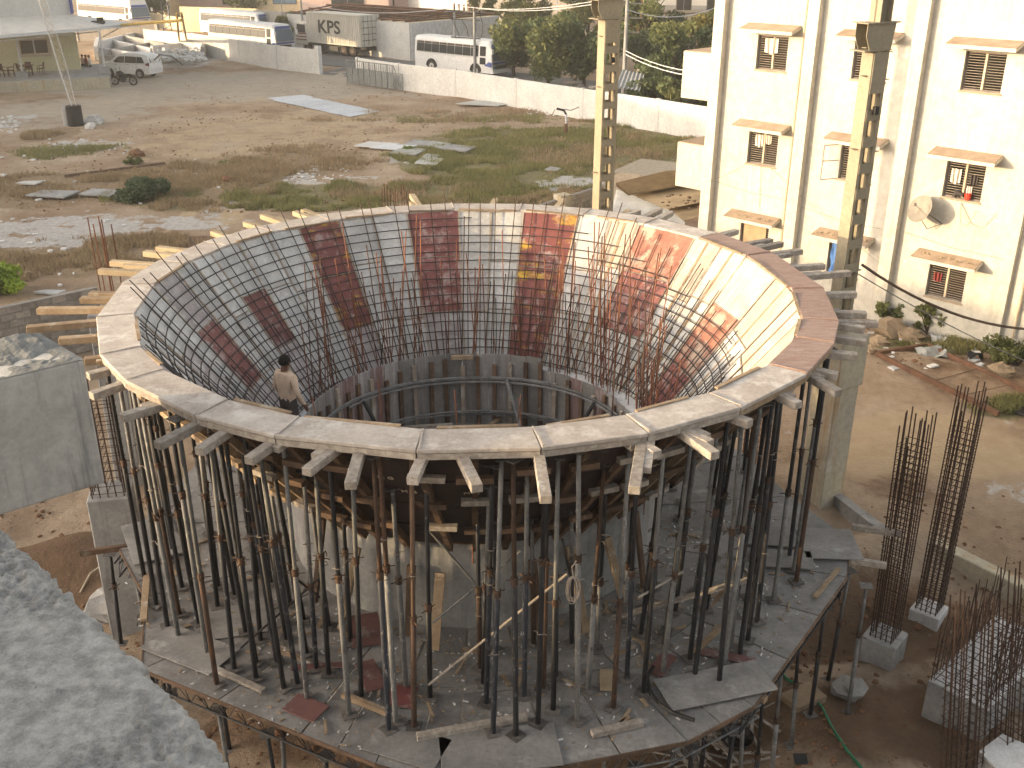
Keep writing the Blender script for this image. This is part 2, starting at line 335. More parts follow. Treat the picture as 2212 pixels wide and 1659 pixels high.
# smooth value noise for relief
def vnoise(X, Y, s, seed):
    r = np.random.default_rng(seed); T = r.random((256, 256)); x = X/s; y = Y/s
    xi = np.floor(x).astype(int); yi = np.floor(y).astype(int); fx = x-xi; fy = y-yi
    fx = fx*fx*(3-2*fx); fy = fy*fy*(3-2*fy); g = lambda i, j: T[(xi+i) % 256, (yi+j) % 256]
    return (g(0, 0)*(1-fx)+g(1, 0)*fx)*(1-fy) + (g(0, 1)*(1-fx)+g(1, 1)*fx)*fy
def mound(X, Y, x, y, rx, ry, h, a=0):
    c, s = cos(a), sin(a); u = ((X-x)*c + (Y-y)*s)/rx; v = (-(X-x)*s + (Y-y)*c)/ry
    return h*np.exp(-(u*u + v*v))
TX, TY = -.632, 15.1
def relief(X, Y):
    Z = (vnoise(X, Y, 3.1, 1)-.5)*.10 + (vnoise(X, Y, .9, 2)-.5)*.05
    near = np.exp(-((np.hypot(X-TX, Y-14)/13)**4))
    Z = Z*(1+near*1.2) + near*(vnoise(X, Y, .55, 3)-.5)*.20 + near*(vnoise(X, Y, 1.7, 4)-.5)*.40
    Z += mound(X, Y, 7.9, 17.9, 1.8, .7, .40, .4) + mound(X, Y, 6.2, 17.3, 1.6, .9, .35) - mound(X, Y, 6.6, 15.4, 1.5, .5, .35, -.5)
    Z += mound(X, Y, 5.3, 11.6, 1.4, 1.3, .28) - mound(X, Y, 5.3, 15.2, 1.9, .45, .35, .3)
    Z += mound(X, Y, -9.2, 17.2, 1.9, .9, .75, .2) + mound(X, Y, -7.3, 12.6, 1.2, 1.3, .4) - mound(X, Y, -8.2, 15.2, 1.6, .6, .4)
    Z += mound(X, Y, 8.2, 29.2, 1.3, .9, .55) + mound(X, Y, 12.4, 27.2, 3.0, .9, .28, -.75)
    Z += mound(X, Y, -24, 33, 7, 2.5, .35)
    for k_ in (0, 1.55): Z -= .05*np.exp(-((Y - 60 - .35*X - 4*np.sin(X*.09) - k_)/.22)**2)*(X < 2)*(X > -34)
    return Z
xs = axis(-700, 700, -44, 24, .42); ys = axis(-30, 1500, 4, 112, .42)
X, Y = np.meshgrid(xs, ys); Z = relief(X, Y)
far = np.clip((Y-108)/10, 0, 1) + np.clip((np.abs(X+10)-36)/8, 0, 1); Z = Z*(1-np.clip(far, 0, 1))
gm = bpy.data.meshes.new('ground'); ny, nx = X.shape
idx = np.arange(nx*ny).reshape(ny, nx); fc = np.stack([idx[:-1, :-1], idx[:-1, 1:], idx[1:, 1:], idx[1:, :-1]], -1).reshape(-1, 4)
gm.from_pydata(np.stack([X, Y, Z], -1).reshape(-1, 3).tolist(), [], fc.tolist())
gm.polygons.foreach_set('use_smooth', [True]*len(fc))
mx = lambda *a: np.maximum.reduce(a)
GR = mx(ell(X, Y, 1180, 330, 330, 60), ell(X, Y, 1400, 300, 200, 45), ell(X, Y, 700, 425, 200, 30), ell(X, Y, 1050, 415, 230, 32), ell(X, Y, 980, 345, 130, 35),
        ell(X, Y, 330, 420, 100, 25)*.7, ell(X, Y, 500, 350, 30, 8), ell(X, Y, 120, 325, 90, 22)*.6, ell(X, Y, 380, 450, 80, 14)*.6, ell(X, Y, 230, 190, 500, 6)*.0,
        ell(X, Y, 2000, 745, 260, 26)*.75, ell(X, Y, 1100, 250, 420, 9)*.5, ell(X, Y, 2170, 890, 90, 22)*.8, ell(X, Y, 560, 400, 130, 16)*.5)
DR = mx(ell(X, Y, 420, 385, 230, 50), ell(X, Y, 100, 560, 260, 45), ell(X, Y, 60, 410, 230, 45)*.75, ell(X, Y, 640, 350, 190, 40)*.7, ell(X, Y, 1180, 425, 120, 25), ell(X, Y, 110, 290, 60, 16), ell(X, Y, 1300, 330, 260, 60)*.75)
LI = mx(ell(X, Y, 110, 500, 230, 38), ell(X, Y, 330, 480, 200, 18)*.8, ell(X, Y, 400, 130, 90, 20), ell(X, Y, 480, 455, 40, 25)*.6, ell(X, Y, 1230, 398, 70, 16), ell(X, Y, 640, 382, 40, 9)*.8,
        ell(X, Y, 880, 345, 90, 10)*.5, ell(X, Y, 1440, 362, 50, 10)*.7, ell(X, Y, 740, 390, 160, 10)*.5, ell(X, Y, 2120, 1060, 120, 40)*.55, ell(X, Y, 180, 312, 110, 14)*.7, ell(X, Y, 20, 265, 40, 20)*.7)
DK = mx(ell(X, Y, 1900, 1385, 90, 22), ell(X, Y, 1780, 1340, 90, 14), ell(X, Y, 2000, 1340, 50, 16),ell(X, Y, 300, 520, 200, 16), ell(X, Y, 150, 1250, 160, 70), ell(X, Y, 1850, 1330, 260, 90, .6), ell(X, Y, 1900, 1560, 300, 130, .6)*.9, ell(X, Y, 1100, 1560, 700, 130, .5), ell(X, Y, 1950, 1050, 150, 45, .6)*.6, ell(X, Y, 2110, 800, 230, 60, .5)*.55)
PA = mx(ell(X, Y, 478, 400, 20, 75)*1.3, ell(X, Y, 440, 345, 45, 12), ell(X, Y, 500, 465, 25, 30), ell(X, Y, 600, 290, 420, 90, .6)*.55, ell(X, Y, 1990, 960, 250, 70, .5), ell(X, Y, 540, 240, 300, 40)*.4)
PC = mx(ell(X, Y, 520, 185, 420, 32, .5), ell(X, Y, 150, 240, 230, 40, .5)*.7)
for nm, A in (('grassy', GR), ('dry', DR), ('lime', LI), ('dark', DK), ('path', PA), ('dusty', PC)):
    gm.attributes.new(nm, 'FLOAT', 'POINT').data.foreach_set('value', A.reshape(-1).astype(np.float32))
ground = bpy.data.objects.new('ground', gm); COL.objects.link(ground); struct(ground)
m = bpy.data.materials.new('earth'); m.use_nodes = True; nt = m.node_tree; b = nt.nodes['Principled BSDF']; b.inputs['Roughness'].default_value = .95; b.inputs['Specular IOR Level'].default_value = .15
tc = nt.nodes.new('ShaderNodeTexCoord').outputs['Object']
def att(n):
    a = nt.nodes.new('ShaderNodeAttribute'); a.attribute_name = n; return a.outputs['Fac']
def msk(n, scale, lo=.44, hi=.60, amt=.8):
    return step(nt, math_(nt, 'ADD', att(n), math_(nt, 'MULTIPLY_ADD', noise(nt, tc, scale, 7, .68), amt, -amt/2)), lo, hi)
col = ramp(nt, noise(nt, tc, .22, 8, .62), [(.36, (.265, .185, .125)), (.5, (.345, .262, .19)), (.64, (.43, .345, .265))])
col = mix(nt, .6, col, ramp(nt, noise(nt, tc, 3.5, 6, .7), [(.3, (.70, .68, .66)), (.5, (1., 1., 1.)), (.72, (1.22, 1.2, 1.18))]), 'MULTIPLY')
col = mix(nt, math_(nt, 'MULTIPLY', msk('dusty', .3, .35, .65, 1.6), .75), col, ramp(nt, noise(nt, tc, 1.2, 7, .65), [(.3, (.34, .30, .25)), (.7, (.45, .41, .355))]))
col = mix(nt, math_(nt, 'MULTIPLY', msk('path', .5, .35, .65, 1.6), .8), col, ramp(nt, noise(nt, tc, 1.6, 7, .65), [(.3, (.40, .30, .195)), (.7, (.50, .40, .275))]))
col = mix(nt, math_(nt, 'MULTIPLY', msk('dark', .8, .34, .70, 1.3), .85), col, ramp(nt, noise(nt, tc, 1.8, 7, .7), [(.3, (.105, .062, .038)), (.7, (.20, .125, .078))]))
col = mix(nt, math_(nt, 'MULTIPLY', msk('dry', 1.1, .42, .62, 1.1), .8), col, ramp(nt, noise(nt, tc, 5, 6, .7), [(.3, (.17, .125, .08)), (.7, (.31, .23, .15))]))
col = mix(nt, math_(nt, 'MULTIPLY', msk('grassy', 1.1, .42, .62, 1.1), .85), col, ramp(nt, noise(nt, tc, 4, 6, .7), [(.3, (.10, .105, .05)), (.7, (.25, .225, .12))]))
col = mix(nt, math_(nt, 'MULTIPLY', msk('lime', .8, .50, .80, 3.4), .85), col, ramp(nt, noise(nt, tc, 5, 6, .7), [(.3, (.36, .35, .34)), (.7, (.60, .60, .61))]))
peb = nt.nodes.new('ShaderNodeTexVoronoi'); peb.inputs['Scale'].default_value = 5.5; nt.links.new(tc, peb.inputs['Vector'])
pm = math_(nt, 'MULTIPLY', step(nt, math_(nt, 'SUBTRACT', 1.0, peb.outputs['Distance']), .86, .92), step(nt, noise(nt, tc, .7, 4), .5, .62))
col = mix(nt, math_(nt, 'MULTIPLY', pm, .6), col, mix(nt, noise(nt, tc, 9, 1), (.10, .075, .06), (.5, .47, .43)))
nt.links.new(col, b.inputs['Base Color'])
bn = nt.nodes.new('ShaderNodeBump'); bn.inputs['Strength'].default_value = .9; bn.inputs['Distance'].default_value = .22
hgt = math_(nt, 'ADD', noise(nt, tc, 1.6, 10, .72), math_(nt, 'MULTIPLY', noise(nt, tc, 9, 4, .7), .25))
nt.links.new(hgt, bn.inputs['Height']); nt.links.new(bn.outputs[0], b.inputs['Normal'])
MATS['earth'] = m; gm.materials.append(m)

def gz(x, y):
    return float(relief(np.array([[x]]), np.array([[y]]))[0, 0])
def GG(px, py):
    p = G(px, py); 
    for _ in range(2): p = G(px, py, gz(p.x, p.y))
    return p
# ---------------- the road beyond the compound wall
RD = Vector((.76, -.65, 0)); RN = Vector((.65, .76, 0))          # along the road, across it (away from the camera)
A_ = G(683, 158); rp = A_ + RN*4.5
q = [rp - RD*70 , rp + RD*60, rp + RD*60 + RN*7.5, rp - RD*70 + RN*7.5]
mb = MB(); mb.prism([(p.x, p.y) for p in q], .0, .05); struct(mb.build('road', 'asphalt', loc=(0, 0, 0)))
gq = [A_ + RD*.3 - RN*.2, A_ + RD*8.8 - RN*.2, A_ + RD*9.5 + RN*4.6, A_ - RD*1 + RN*4.6]
mb = MB(); mb.prism([(p.x, p.y) for p in gq], .0, .045); struct(mb.build('pavement', 'asphalt', loc=(0, 0, 0)))

# ================================================================ THE CONICAL TANK
ZR, ZD, ZC = 6.6, 2.5, 4.1            # rim boards, deck, foot of the cone
def P(a, r, z): return Vector((TX + r*cos(R(a)), TY + r*sin(R(a)), z))
def PA_(p): return math.degrees(math.atan2(p.y-TY, p.x-TX)), math.hypot(p.x-TX, p.y-TY)
RV = [-166, -150, -139, -123, -111, -94, -80, -67, -53, -38, -25, -15.5, 0, 21, 36, 51, 66, 81, 96, 110, 125, 139, 152, 165, 178]
form = thing('cone_formwork', (TX, TY, ZC), 'huge round funnel shaped wooden formwork lined with grey and maroon boards, raised on props', 'formwork')
# rim boards
n = len(RV)
for i in range(n):
    a0, a1 = RV[i], RV[(i+1) % n] + (360 if i == n-1 else 0)
    ro = 5.44; ri = 4.93
    near = -170 < a0 < -60
    mt = 'ply_rim_pink' if (-45 < a0 < 30) else 'ply_rim'
    gap = .05; e0, e1 = a0 + gap, a1 - gap
    k = U_(-.004, .004); z = ZR + k
    quad = [P(e0, ri + U_(-.01, .01), z-.05), P(e0, ro, z-.05), P(e1, ro + U_(-.015, .015), z-.05), P(e1, ri + U_(-.01, .01), z-.05)]
    mb = MB(); mb.slab(quad, (0, 0, 1), .05); o = mb.build('rim_board', mt, form); bevel(o, .008)
    mb = MB(); mb.bar(P(e0, ro-.05, z-.095), P(e1, ro-.05, z-.095), .07, .075); mb.build('rim_batten', 'timber_grey' if near else 'timber_tan', form)
    # strip of pale wood that closes each joint, and slivers on the inner lip
    mb = MB(); mb.bar(P(a0, ri+.02, z+.012), P(a0+.3, ro-.02, z+.012), .022, .008); mb.build('joint_strip', mt, form)
    if random.random() < .8:
        mb = MB(); mb.bar(P(a0+U_(.5, 2), ri-.02, z+U_(-.02, .02)), P(a1-U_(1, 4), ri-.03, z+.01), .05, .02); mb.build('lip_batten', 'timber_tan', form)
# inner lining panels, 3 rows on each stave
RT, ZT, RB, ZB = 4.93, 6.57, 3.08, 4.12
def cone(a, t, off=0.0):
    """t 0 at the foot, 1 at the rim; off lifts inwards off the lining"""
    r = RB + (RT-RB)*t; z = ZB + (ZT-ZB)*t
    L = math.hypot(RT-RB, ZT-ZB); return P(a, r - off*(ZT-ZB)/L, z + off*(RT-RB)/L)
STV = [(149, 157, 'ply_lilac'), (157, 163, 'ply_grey'), (163, 169, 'ply_grey'), (141, 149, 'ply_grey'), (133, 141, 'ply_grey'), (123, 133, 'ply_maroon_yellow'), (115, 123, 'ply_grey'), (107, 115, 'ply_grey'), (95, 107, 'ply_maroon'),
       (87.5, 95, 'ply_grey'), (80, 87.5, 'ply_grey'), (67, 80, 'ply_maroon_yellow'), (59, 67, 'ply_grey'), (52, 59, 'ply_sunlit_cream'), (37, 52, 'ply_orange'), (29, 37, 'ply_sunlit_cream'), (21, 29, 'ply_sunlit_cream'),
       (8, 21, 'ply_orange'), (-4, 8, 'ply_sunlit_cream'), (-16, -4, 'ply_sunlit_cream'), (-28, -16, 'ply_maroon'), (-40, -28, 'ply_grey'), (-54, -40, 'ply_grey'), (-68, -54, 'ply_maroon'), (-84, -68, 'ply_grey'), (-98, -84, 'ply_grey'),
       (-112, -98, 'ply_maroon'), (-126, -112, 'ply_grey'), (-140, -126, 'ply_grey'), (-153, -140, 'ply_lilac'), (-166, -153, 'ply_grey'), (169, 179, 'ply_maroon'), (179, 186, 'ply_grey'), (186, 194, 'ply_grey')]
for a0, a1, mt in STV:
    rows = [(0, U_(.27, .36)), (0, 0), (0, 0)]; t1 = U_(.28, .36); t2 = U_(.60, .70)
    rows = [(.0, t1), (t1, t2), (t2, 1.0)]; am_ = (a0+a1)/2
    for j, (u0, u1) in enumerate(rows):
        m_ = mt
        if mt == 'ply_orange': m_ = ('ply_grey', 'ply_maroon', 'ply_orange')[j] if a0 > 30 else ('ply_maroon', 'ply_orange', 'ply_sunlit_cream')[j]
        if mt == 'ply_maroon' and 90 < am_ < 110 and j < 1: m_ = 'ply_lilac'
        if mt == 'ply_maroon' and (am_ > 160 or am_ < -30) and j != 1: m_ = 'ply_lilac'
        if mt == 'ply_maroon_yellow' and am_ > 120 and j == 0: m_ = 'ply_lilac'
        if mt == 'ply_maroon' and -30 < am_ < 0: m_ = ('ply_maroon', 'ply_lilac', 'ply_sunlit_cream')[j]
        if mt == 'ply_sunlit_cream' and j < 2: m_ = 'ply_grey'  # cream kept for the top boards only, as painted sunlight
        if mt == 'ply_lilac' and j == 2 and am_ > 140: m_ = 'ply_grey'
        if mt == 'ply_lilac' and j == 1 and am_ > 140: m_ = 'ply_maroon'
        if mt == 'ply_grey' and j == 0 and random.random() < .25: m_ = 'ply_lilac'
        if mt == 'ply_grey' and j == 1 and random.random() < .12: m_ = 'ply_lilac'
        g = .18; off = U_(.0, .014)
        quad = [cone(a0+g, u0+.004, off), cone(a1-g, u0+.004, off), cone(a1-g, u1-.004, off), cone(a0+g, u1-.004, off)]
        nr = (quad[1]-quad[0]).cross(quad[2]-quad[1]).normalized()
        if nr.z > 0: nr = -nr
        mb = MB(); mb.slab(quad, nr, .02); mb.build('lining_board', m_, form)
        mb = MB(); mb.bar(cone(a0+g, u0, .016), cone(a1-g, u0, .016), .025, .010); mb.build('joint_strip', 'timber_wash', form)
    mb = MB(); mb.bar(cone(a0, .01, .018), cone(a0, .99, .018), .035, .010); mb.build('joint_strip', 'timber_wash', form)
    if a1-a0 > 11.5 and 'grey' in mt or 'cream' in mt:
        mb = MB(); mb.bar(cone((a0+a1)/2, .01, .022), cone((a0+a1)/2, .99, .022), .05, .012); mb.build('joint_strip', 'timber_tan', form)
# outer skin of the cone: dark boards, rafters, cleats
def oc(a, t, off=0.0):
    r = 3.12 + (5.12-3.12)*t; z = 4.02 + (6.42-4.02)*t
    L = math.hypot(2.0, 2.4); return P(a, r + off*2.4/L, z - off*2.0/L)
for i in range(n):
    a0, a1 = RV[i], RV[(i+1) % n] + (360 if i == n-1 else 0)
    if 15 < a0 < 160: rws = [(0, 1)]
    else: rws = [(0, .22), (.22, .48), (.48, .74), (.74, 1)]
    for u0, u1 in rws:
        quad = [oc(a0+.2, u0, .0), oc(a1-.2, u0), oc(a1-.2, u1-.01), oc(a0+.2, u1-.01)]; off = U_(0, .03)
        nr = (quad[1]-quad[0]).cross(quad[2]-quad[1]).normalized()
        if nr.z > 0: nr = -nr
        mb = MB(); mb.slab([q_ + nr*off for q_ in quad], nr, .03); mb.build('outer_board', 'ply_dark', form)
for a in [RV[i] + U_(-.6, .6) for i in range(n)] + [RV[i] + 6.5 for i in range(n)]:
    an = (a+180) % 360 - 180
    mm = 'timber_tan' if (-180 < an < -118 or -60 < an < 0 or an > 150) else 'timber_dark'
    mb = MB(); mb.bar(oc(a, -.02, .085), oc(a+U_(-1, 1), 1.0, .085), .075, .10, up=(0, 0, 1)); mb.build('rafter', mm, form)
    if an > 10 and an < 170: continue
    for t in (.30, .62, .9):
        p = oc(a, t + U_(-.05, .05), .17); tan_ = Vector((-sin(R(a)), cos(R(a)), 0)); w = U_(.14, .22)
        mb = MB(); mb.bar(p - tan_*w, p + tan_*w, .09, .07); mb.build('cleat', 'timber_tan' if an < -125 or an > 0 else random.choice(['timber_grey', 'timber_dark', 'timber_dark']), form)
# timbers that stick out from under the rim: (sight point of the outer end) at the level of the rim's underside
JP = [(82,671,1),(58,711,1),(128,736,1),(183,780,1),(190,813,0),(197,856,0),(263,903,0),(340,963,0),(430,976,0),(537,996,0),(662,1020,0),(757,1050,0),(891,1040,0),(1031,1056,0),(1179,1080,0),(1370,1060,0),(1420,983,0),
      (1535,960,0),(1621,916,0),(1725,876,0),(1811,850,0),(1808,813,0),(1851,770,0),(1871,740,0),(1895,700,0),(1871,680,0),(1848,636,0),(1835,590,0),(1731,543,0),(1688,527,0),(1666,520,0),(1591,500,0),(890,423,2),(1070,433,2),(1217,433,2),
      (1357,457,2),(1450,460,0),(1380,457,0),(567,467,2),(530,483,2),(637,460,2),(655,456,2),(460,503,2),(340,537,2),(313,547,2),(240,568,2),(215,586,2),(195,636,1),(175,648,1),(1425,455,0),(1780,575,0),(1868,712,0),(1545,985,0)]
skew = {(1370,1060): 9, (757,1050): -4, (662,1020): 3, (1031,1056): -1.5, (1179,1080): .5, (891,1040): 2, (1811,850): 6, (537,996): 2}
for (jx, jy, c) in JP:
    zc = ZR - .155 + U_(-.012, .012)
    e = G(jx, jy, zc); a, r = PA_(e)
    s = P(a + skew.get((jx, jy), 0) + U_(-2, 2), 5.0, zc)
    mb = MB(); mb.bar(s, e, .12, .095)
    o = mb.build('joist', ('timber_grey', 'timber_tan', 'timber_yellow')[c], form); bevel(o, .006)
    if random.random() < .45:
        t = Vector((-sin(R(a)), cos(R(a)), 0))*.11*random.choice((-1, 1)); d = (e-s)
        mb = MB(); mb.bar(s + t + d*.1, s + t + d*U_(.55, .8), .09, .07); mb.build('joist', ('timber_grey', 'timber_tan', 'timber_yellow')[c], form)
for (a, t, w) in ((-97.5, .80, 'M G'), (-88, .80, 'M H'), (-88, .92, 'M H'), (-100, .93, 'M G'), (-57, .8, 'M R')):
    p = oc(a, t - .15, .075); text(w, .11, 'pvc', form, p, (R(90)-R(50)*0 - R(-40), 0, R(a+90)))

# rebar net laid on the lining
net = thing('rebar_net', (TX, TY, ZC), 'curved net of thin dark reinforcing bars lining the inside of the round funnel', 'rebar')
for k in range(17):
    t = .02 + k*.0575; r = RB + (RT-RB)*t
    if t < .50: a0, a1 = 0, 360
    elif t < .62: a0, a1 = 2 + (t-.5)*120 - 12, 330
    else: a0, a1 = 24 + (t-.62)*150, 322 - (t-.62)*60
    if t > .93: a0, a1 = 92, 250
    if False: pass
    pts = []; N = max(8, int((a1-a0)/6)); ph = U_(0, 6)
    for i in range(N + (0 if a1-a0 == 360 else 1)):
        a = a0 + (a1-a0)*i/N; pts.append(cone(a, t + .0045*sin(a*.11+ph), .075 + .012*sin(a*.19 + ph)))
    mb = MB(); mb.tube(pts, .0105, 5, closed=(a1-a0 == 360)); mb.build('hoop_bar', 'rebar_dark', net)
for k in range(176):
    a = k*360/176 + U_(-.35, .35)
    if k % 2 and (a < 0): continue
    hi = 1.08 + U_(-.04, .06)
    an = (a+180) % 360-180
    lo = 0.0
    if k % 2 == 1: hi = U_(.40, .60)
    if -40 < an < 24: hi = min(hi, .60 + max(0, (an))*.006 + U_(-.04, .06))
    elif 24 <= an < 55: hi = min(hi, .78 + (an-24)*.008 + U_(-.03, .04))
    elif -170 < an < -40: hi = min(hi, .98)
    off = .062; lean = U_(-1.5, 1.5)
    mb = MB(); mb.tube([cone(a, lo, off), cone(a + lean*.4, hi*.5, off), cone(a+lean, hi, off)], .0095, 5); mb.build('radial_bar', 'rebar_dark' if hi < .9 or an < 40 or an > 130 else 'rebar_brown', net)
# starter bars that stand up out of the ring
st = thing('starter_bars', (TX, TY, ZC - 1), 'ring of rusty orange reinforcing bars standing upright in the middle of the funnel', 'rebar')
mp = Vector((-3.46, 14.5, 4.05))        # where the man stands
for k in range(185):
    a = U_(0, 360) if k % 3 else random.choice((8, 28, 42, 62, 90, 120, 140, 165)) + U_(-9, 9)
    r = U_(2.78, 3.02); h = U_(.7, 2.0) if k % 3 else U_(1.9, 2.9); z0 = U_(3.4, 4.0)
    if -150 < ((a+180) % 360-180) < -20 and k % 2: continue
    pb = P(a, r, 0); mdx = pb.x - mp.x*pb.y/mp.y
    if abs(mdx) < .42 and pb.y < 16.2: continue
    b0 = P(a, r, z0); t = P(a + U_(-5, 5), r + U_(-.18, .30), z0 + .4 + h)
    mid = (b0+t)/2 + Vector((U_(-.03, .03), U_(-.03, .03), 0))
    mb = MB(); mb.tube([b0, mid, t], .0095, 4); mb.build('starter_bar', 'rebar_rust' if k % 5 else 'rebar_brown', st)

# inner ring form: upright boards and battens
ring = thing('ring_formwork', (TX, TY, 3.0), 'low circular wall of upright grey and maroon boards at the bottom of the funnel', 'formwork')
NB = 56
for k in range(NB):
    a0 = k*360/NB; a1 = a0 + 360/NB; am = (a0+a1)/2; an = (am+180) % 360 - 180
    top = 4.42 if (an > 62 or an < -150) else 4.16
    if 25 < an < 62: top = 4.20
    zt = top + U_(-.008, .012)
    r = 2.70 + U_(-.004, .004)
    quad = [P(a0+.15, r, 2.9), P(a1-.15, r, 2.9), P(a1-.15, r, zt), P(a0+.15, r, zt)]
    mt = random.choice(['ply_ring', 'ply_ring', 'ply_ring', 'ply_ring_red', 'ply_deck'])
    
    mb = MB(); mb.slab(quad, (cos(R(am)), sin(R(am)), 0), .02); mb.build('stave', mt, ring)
    if -150 < an < -30: continue
    mb = MB(); z1 = zt - U_(.02, .30); mb.bar(P(a0, r-.035, 2.95), P(a0+U_(-.6, .6), r-.035, z1), .075, .05, up=(cos(R(a0)), sin(R(a0)), 0)); mb.build('batten', 'timber_dark' if k % 3 else 'timber_wash', ring)
for z, a0, a1, rr in ((3.98, 20, 175, 2.60), (3.93, 10, 150, 2.57), (4.0, 60, 200, 2.62), (3.35, 0, 185, 2.52), (3.31, 10, 180, 2.47), (3.38, -10, 100, 2.44)):
    mb = MB(); mb.tube([P(a, rr, z + .03*sin(a*.05)) for a in np.linspace(a0, a1, 22)], .022, 5); mb.build('bent_bar', 'prop_grey', ring)
mb = MB(); mb.ring((TX, TY), 2.74, 3.06, 4.0, 4.13, 64); mb.build('ring_ledge', 'concrete_white', ring)
mb = MB(); mb.bar(P(92, 2.60, 4.39), P(101, 2.60, 4.40), .07, .07); mb.build('batten', 'timber_tan', ring)
# floor inside the ring and the round shaft it stands on
shaft = thing('concrete_shaft', (TX, TY, 0), 'round grey concrete shaft standing under the funnel behind the forest of props', 'concrete shaft')
mb = MB(); mb.ring((TX, TY), 2.76, 3.0, -.4, 4.08, 96); o = mb.build('wall', 'concrete', shaft, smooth=False)
mb = MB(); mb.tube([(TX, TY, 2.9), (TX, TY, 3.0)], 2.76, 48); mb.build('floor', 'concrete_rough', shaft)
mb = MB(); mb.ring((TX, TY), 3.0, 3.07, 3.93, 4.02, 96); mb.build('joint_band', 'timber_dark', shaft)
for i, (a, ln, rr, mt) in enumerate([(60, 1.5, 1.3, 'timber_tan'), (40, 1.1, 2.1, 'timber_tan'), (85, .9, 2.2, 'timber_tan'), (115, 1.0, 2.3, 'timber_grey')]):
    p = P(a, rr, 3.06 + .05*i); d = Vector((cos(i*2.1), sin(i*2.1), .06))*ln/2
    mb = MB(); mb.bar(p-d, p+d, .08, .05); tag(mb.build('wooden_batten', mt), f'{ordinal(i)} loose wooden batten from the left lying on the floor inside the ring', 'timber', 'battens inside the ring')
rb_ = MB()
for k in range(150):
    p = P(U_(20, 160), U_(.8, 2.6), 3.02); rock(rb_, p, U_(.02, .06), .6, 5)
stuff(rb_.build('rubble', 'concrete_rough'), 'grey crumbs of concrete scattered on the floor inside the ring')
# diagonal struts inside the ring
for i, (a0, r0, a1, r1, mt) in enumerate([(62, 1.9, 78, 2.55, 'prop_grey'), (22, 1.4, 35, 2.55, 'prop_black'), (150, 1.5, 143, 2.5, 'prop_black')]):
    mb = MB(); mb.tube([P(a0, r0, 3.02), P(a1, r1, 3.98)], .035, 8)
    tag(mb.build('strut', mt), ('grey steel strut leaning on the back wall inside the ring', 'black steel strut leaning inside the ring towards the right', 'black steel strut leaning inside the ring towards the left')[i], 'strut')
# timber posts against the shaft, planks
for i, (a, t, w) in enumerate([(-104, 0, .12), (-97, 1, .14), (-72, 0, .13), (-62, 1, .12), (-120, 1, .10), (-133, 0, .10), (-50, 1, .12), (-38, 0, .1)]):
    lb = ['first', 'second', 'third', 'fourth', 'fifth', 'sixth', 'seventh', 'eighth']
    order = sorted([-104, -97, -72, -62, -120, -133, -50, -38]).index(a)
    h = U_(3.5, 3.95)
    mb = MB(); mb.bar(P(a, 3.34 + .25*t, ZD+.04), P(a + U_(-1, 1), 3.10 + .05*t, h), w, .05, up=(cos(R(a)), sin(R(a)), 0))
    tag(mb.build('wooden_post', 'timber_tan' if t else 'timber_dark'), f'{lb[order]} upright plank from the left leaning against the round concrete shaft', 'plank', 'planks leaning on the shaft')
# ================================================================ DECK
deck = thing('working_deck', (TX, TY, ZD), 'many sided working deck of old grey plywood sheets around the concrete shaft', 'deck')
DB = [(-178, 5.6), (-170, 5.75), (-155, 5.35), (-138, 5.85), (-111, 5.5), (-100, 5.72), (-90, 6.02), (-79, 5.8), (-62, 5.95), (-51, 5.95), (-40, 5.75), (-16.5, 6.05), (-6, 6.2), (8, 5.6), (25, 5.6), (45, 5.6), (65, 5.6), (90, 5.6), (115, 5.6), (140, 5.6), (160, 5.6)]
nd = len(DB)
for i in range(nd):
    (a0, r0), (a1, r1) = DB[i], DB[(i+1) % nd]
    if i == nd-1: a1 += 360
    cuts = 2 if -150 < a0 < 5 else 1
    L0 = [3.02, 4.35 + U_(-.15, .15), 1]; 
    for j in range(2):
        sub = cuts if j else 1
        for k in range(sub):
            s0, s1 = k/sub, (k+1)/sub
            A0, A1 = a0 + (a1-a0)*s0, a0 + (a1-a0)*s1
            f = lambda s: (P(a0, r0, 0)*(1-s) + P(a1, r1, 0)*s)
            if j == 0: c = [P(A0+.25, 3.02, 0), P(A1-.25, 3.02, 0), P(A1-.2, L0[1], 0), P(A0+.2, L0[1], 0)]
            else:
                e0, e1 = f(s0+.006), f(s1-.006); c = [P(A0+.2, L0[1]+.012, 0), P(A1-.2, L0[1]+.012, 0), e1, e0]
            z = ZD + U_(-.012, .004)
            mb = MB(); mb.slab([(q_.x, q_.y, z-.03) for q_ in c], (0, 0, 1), .03); mb.build('plywood_sheet', 'ply_deck', deck)
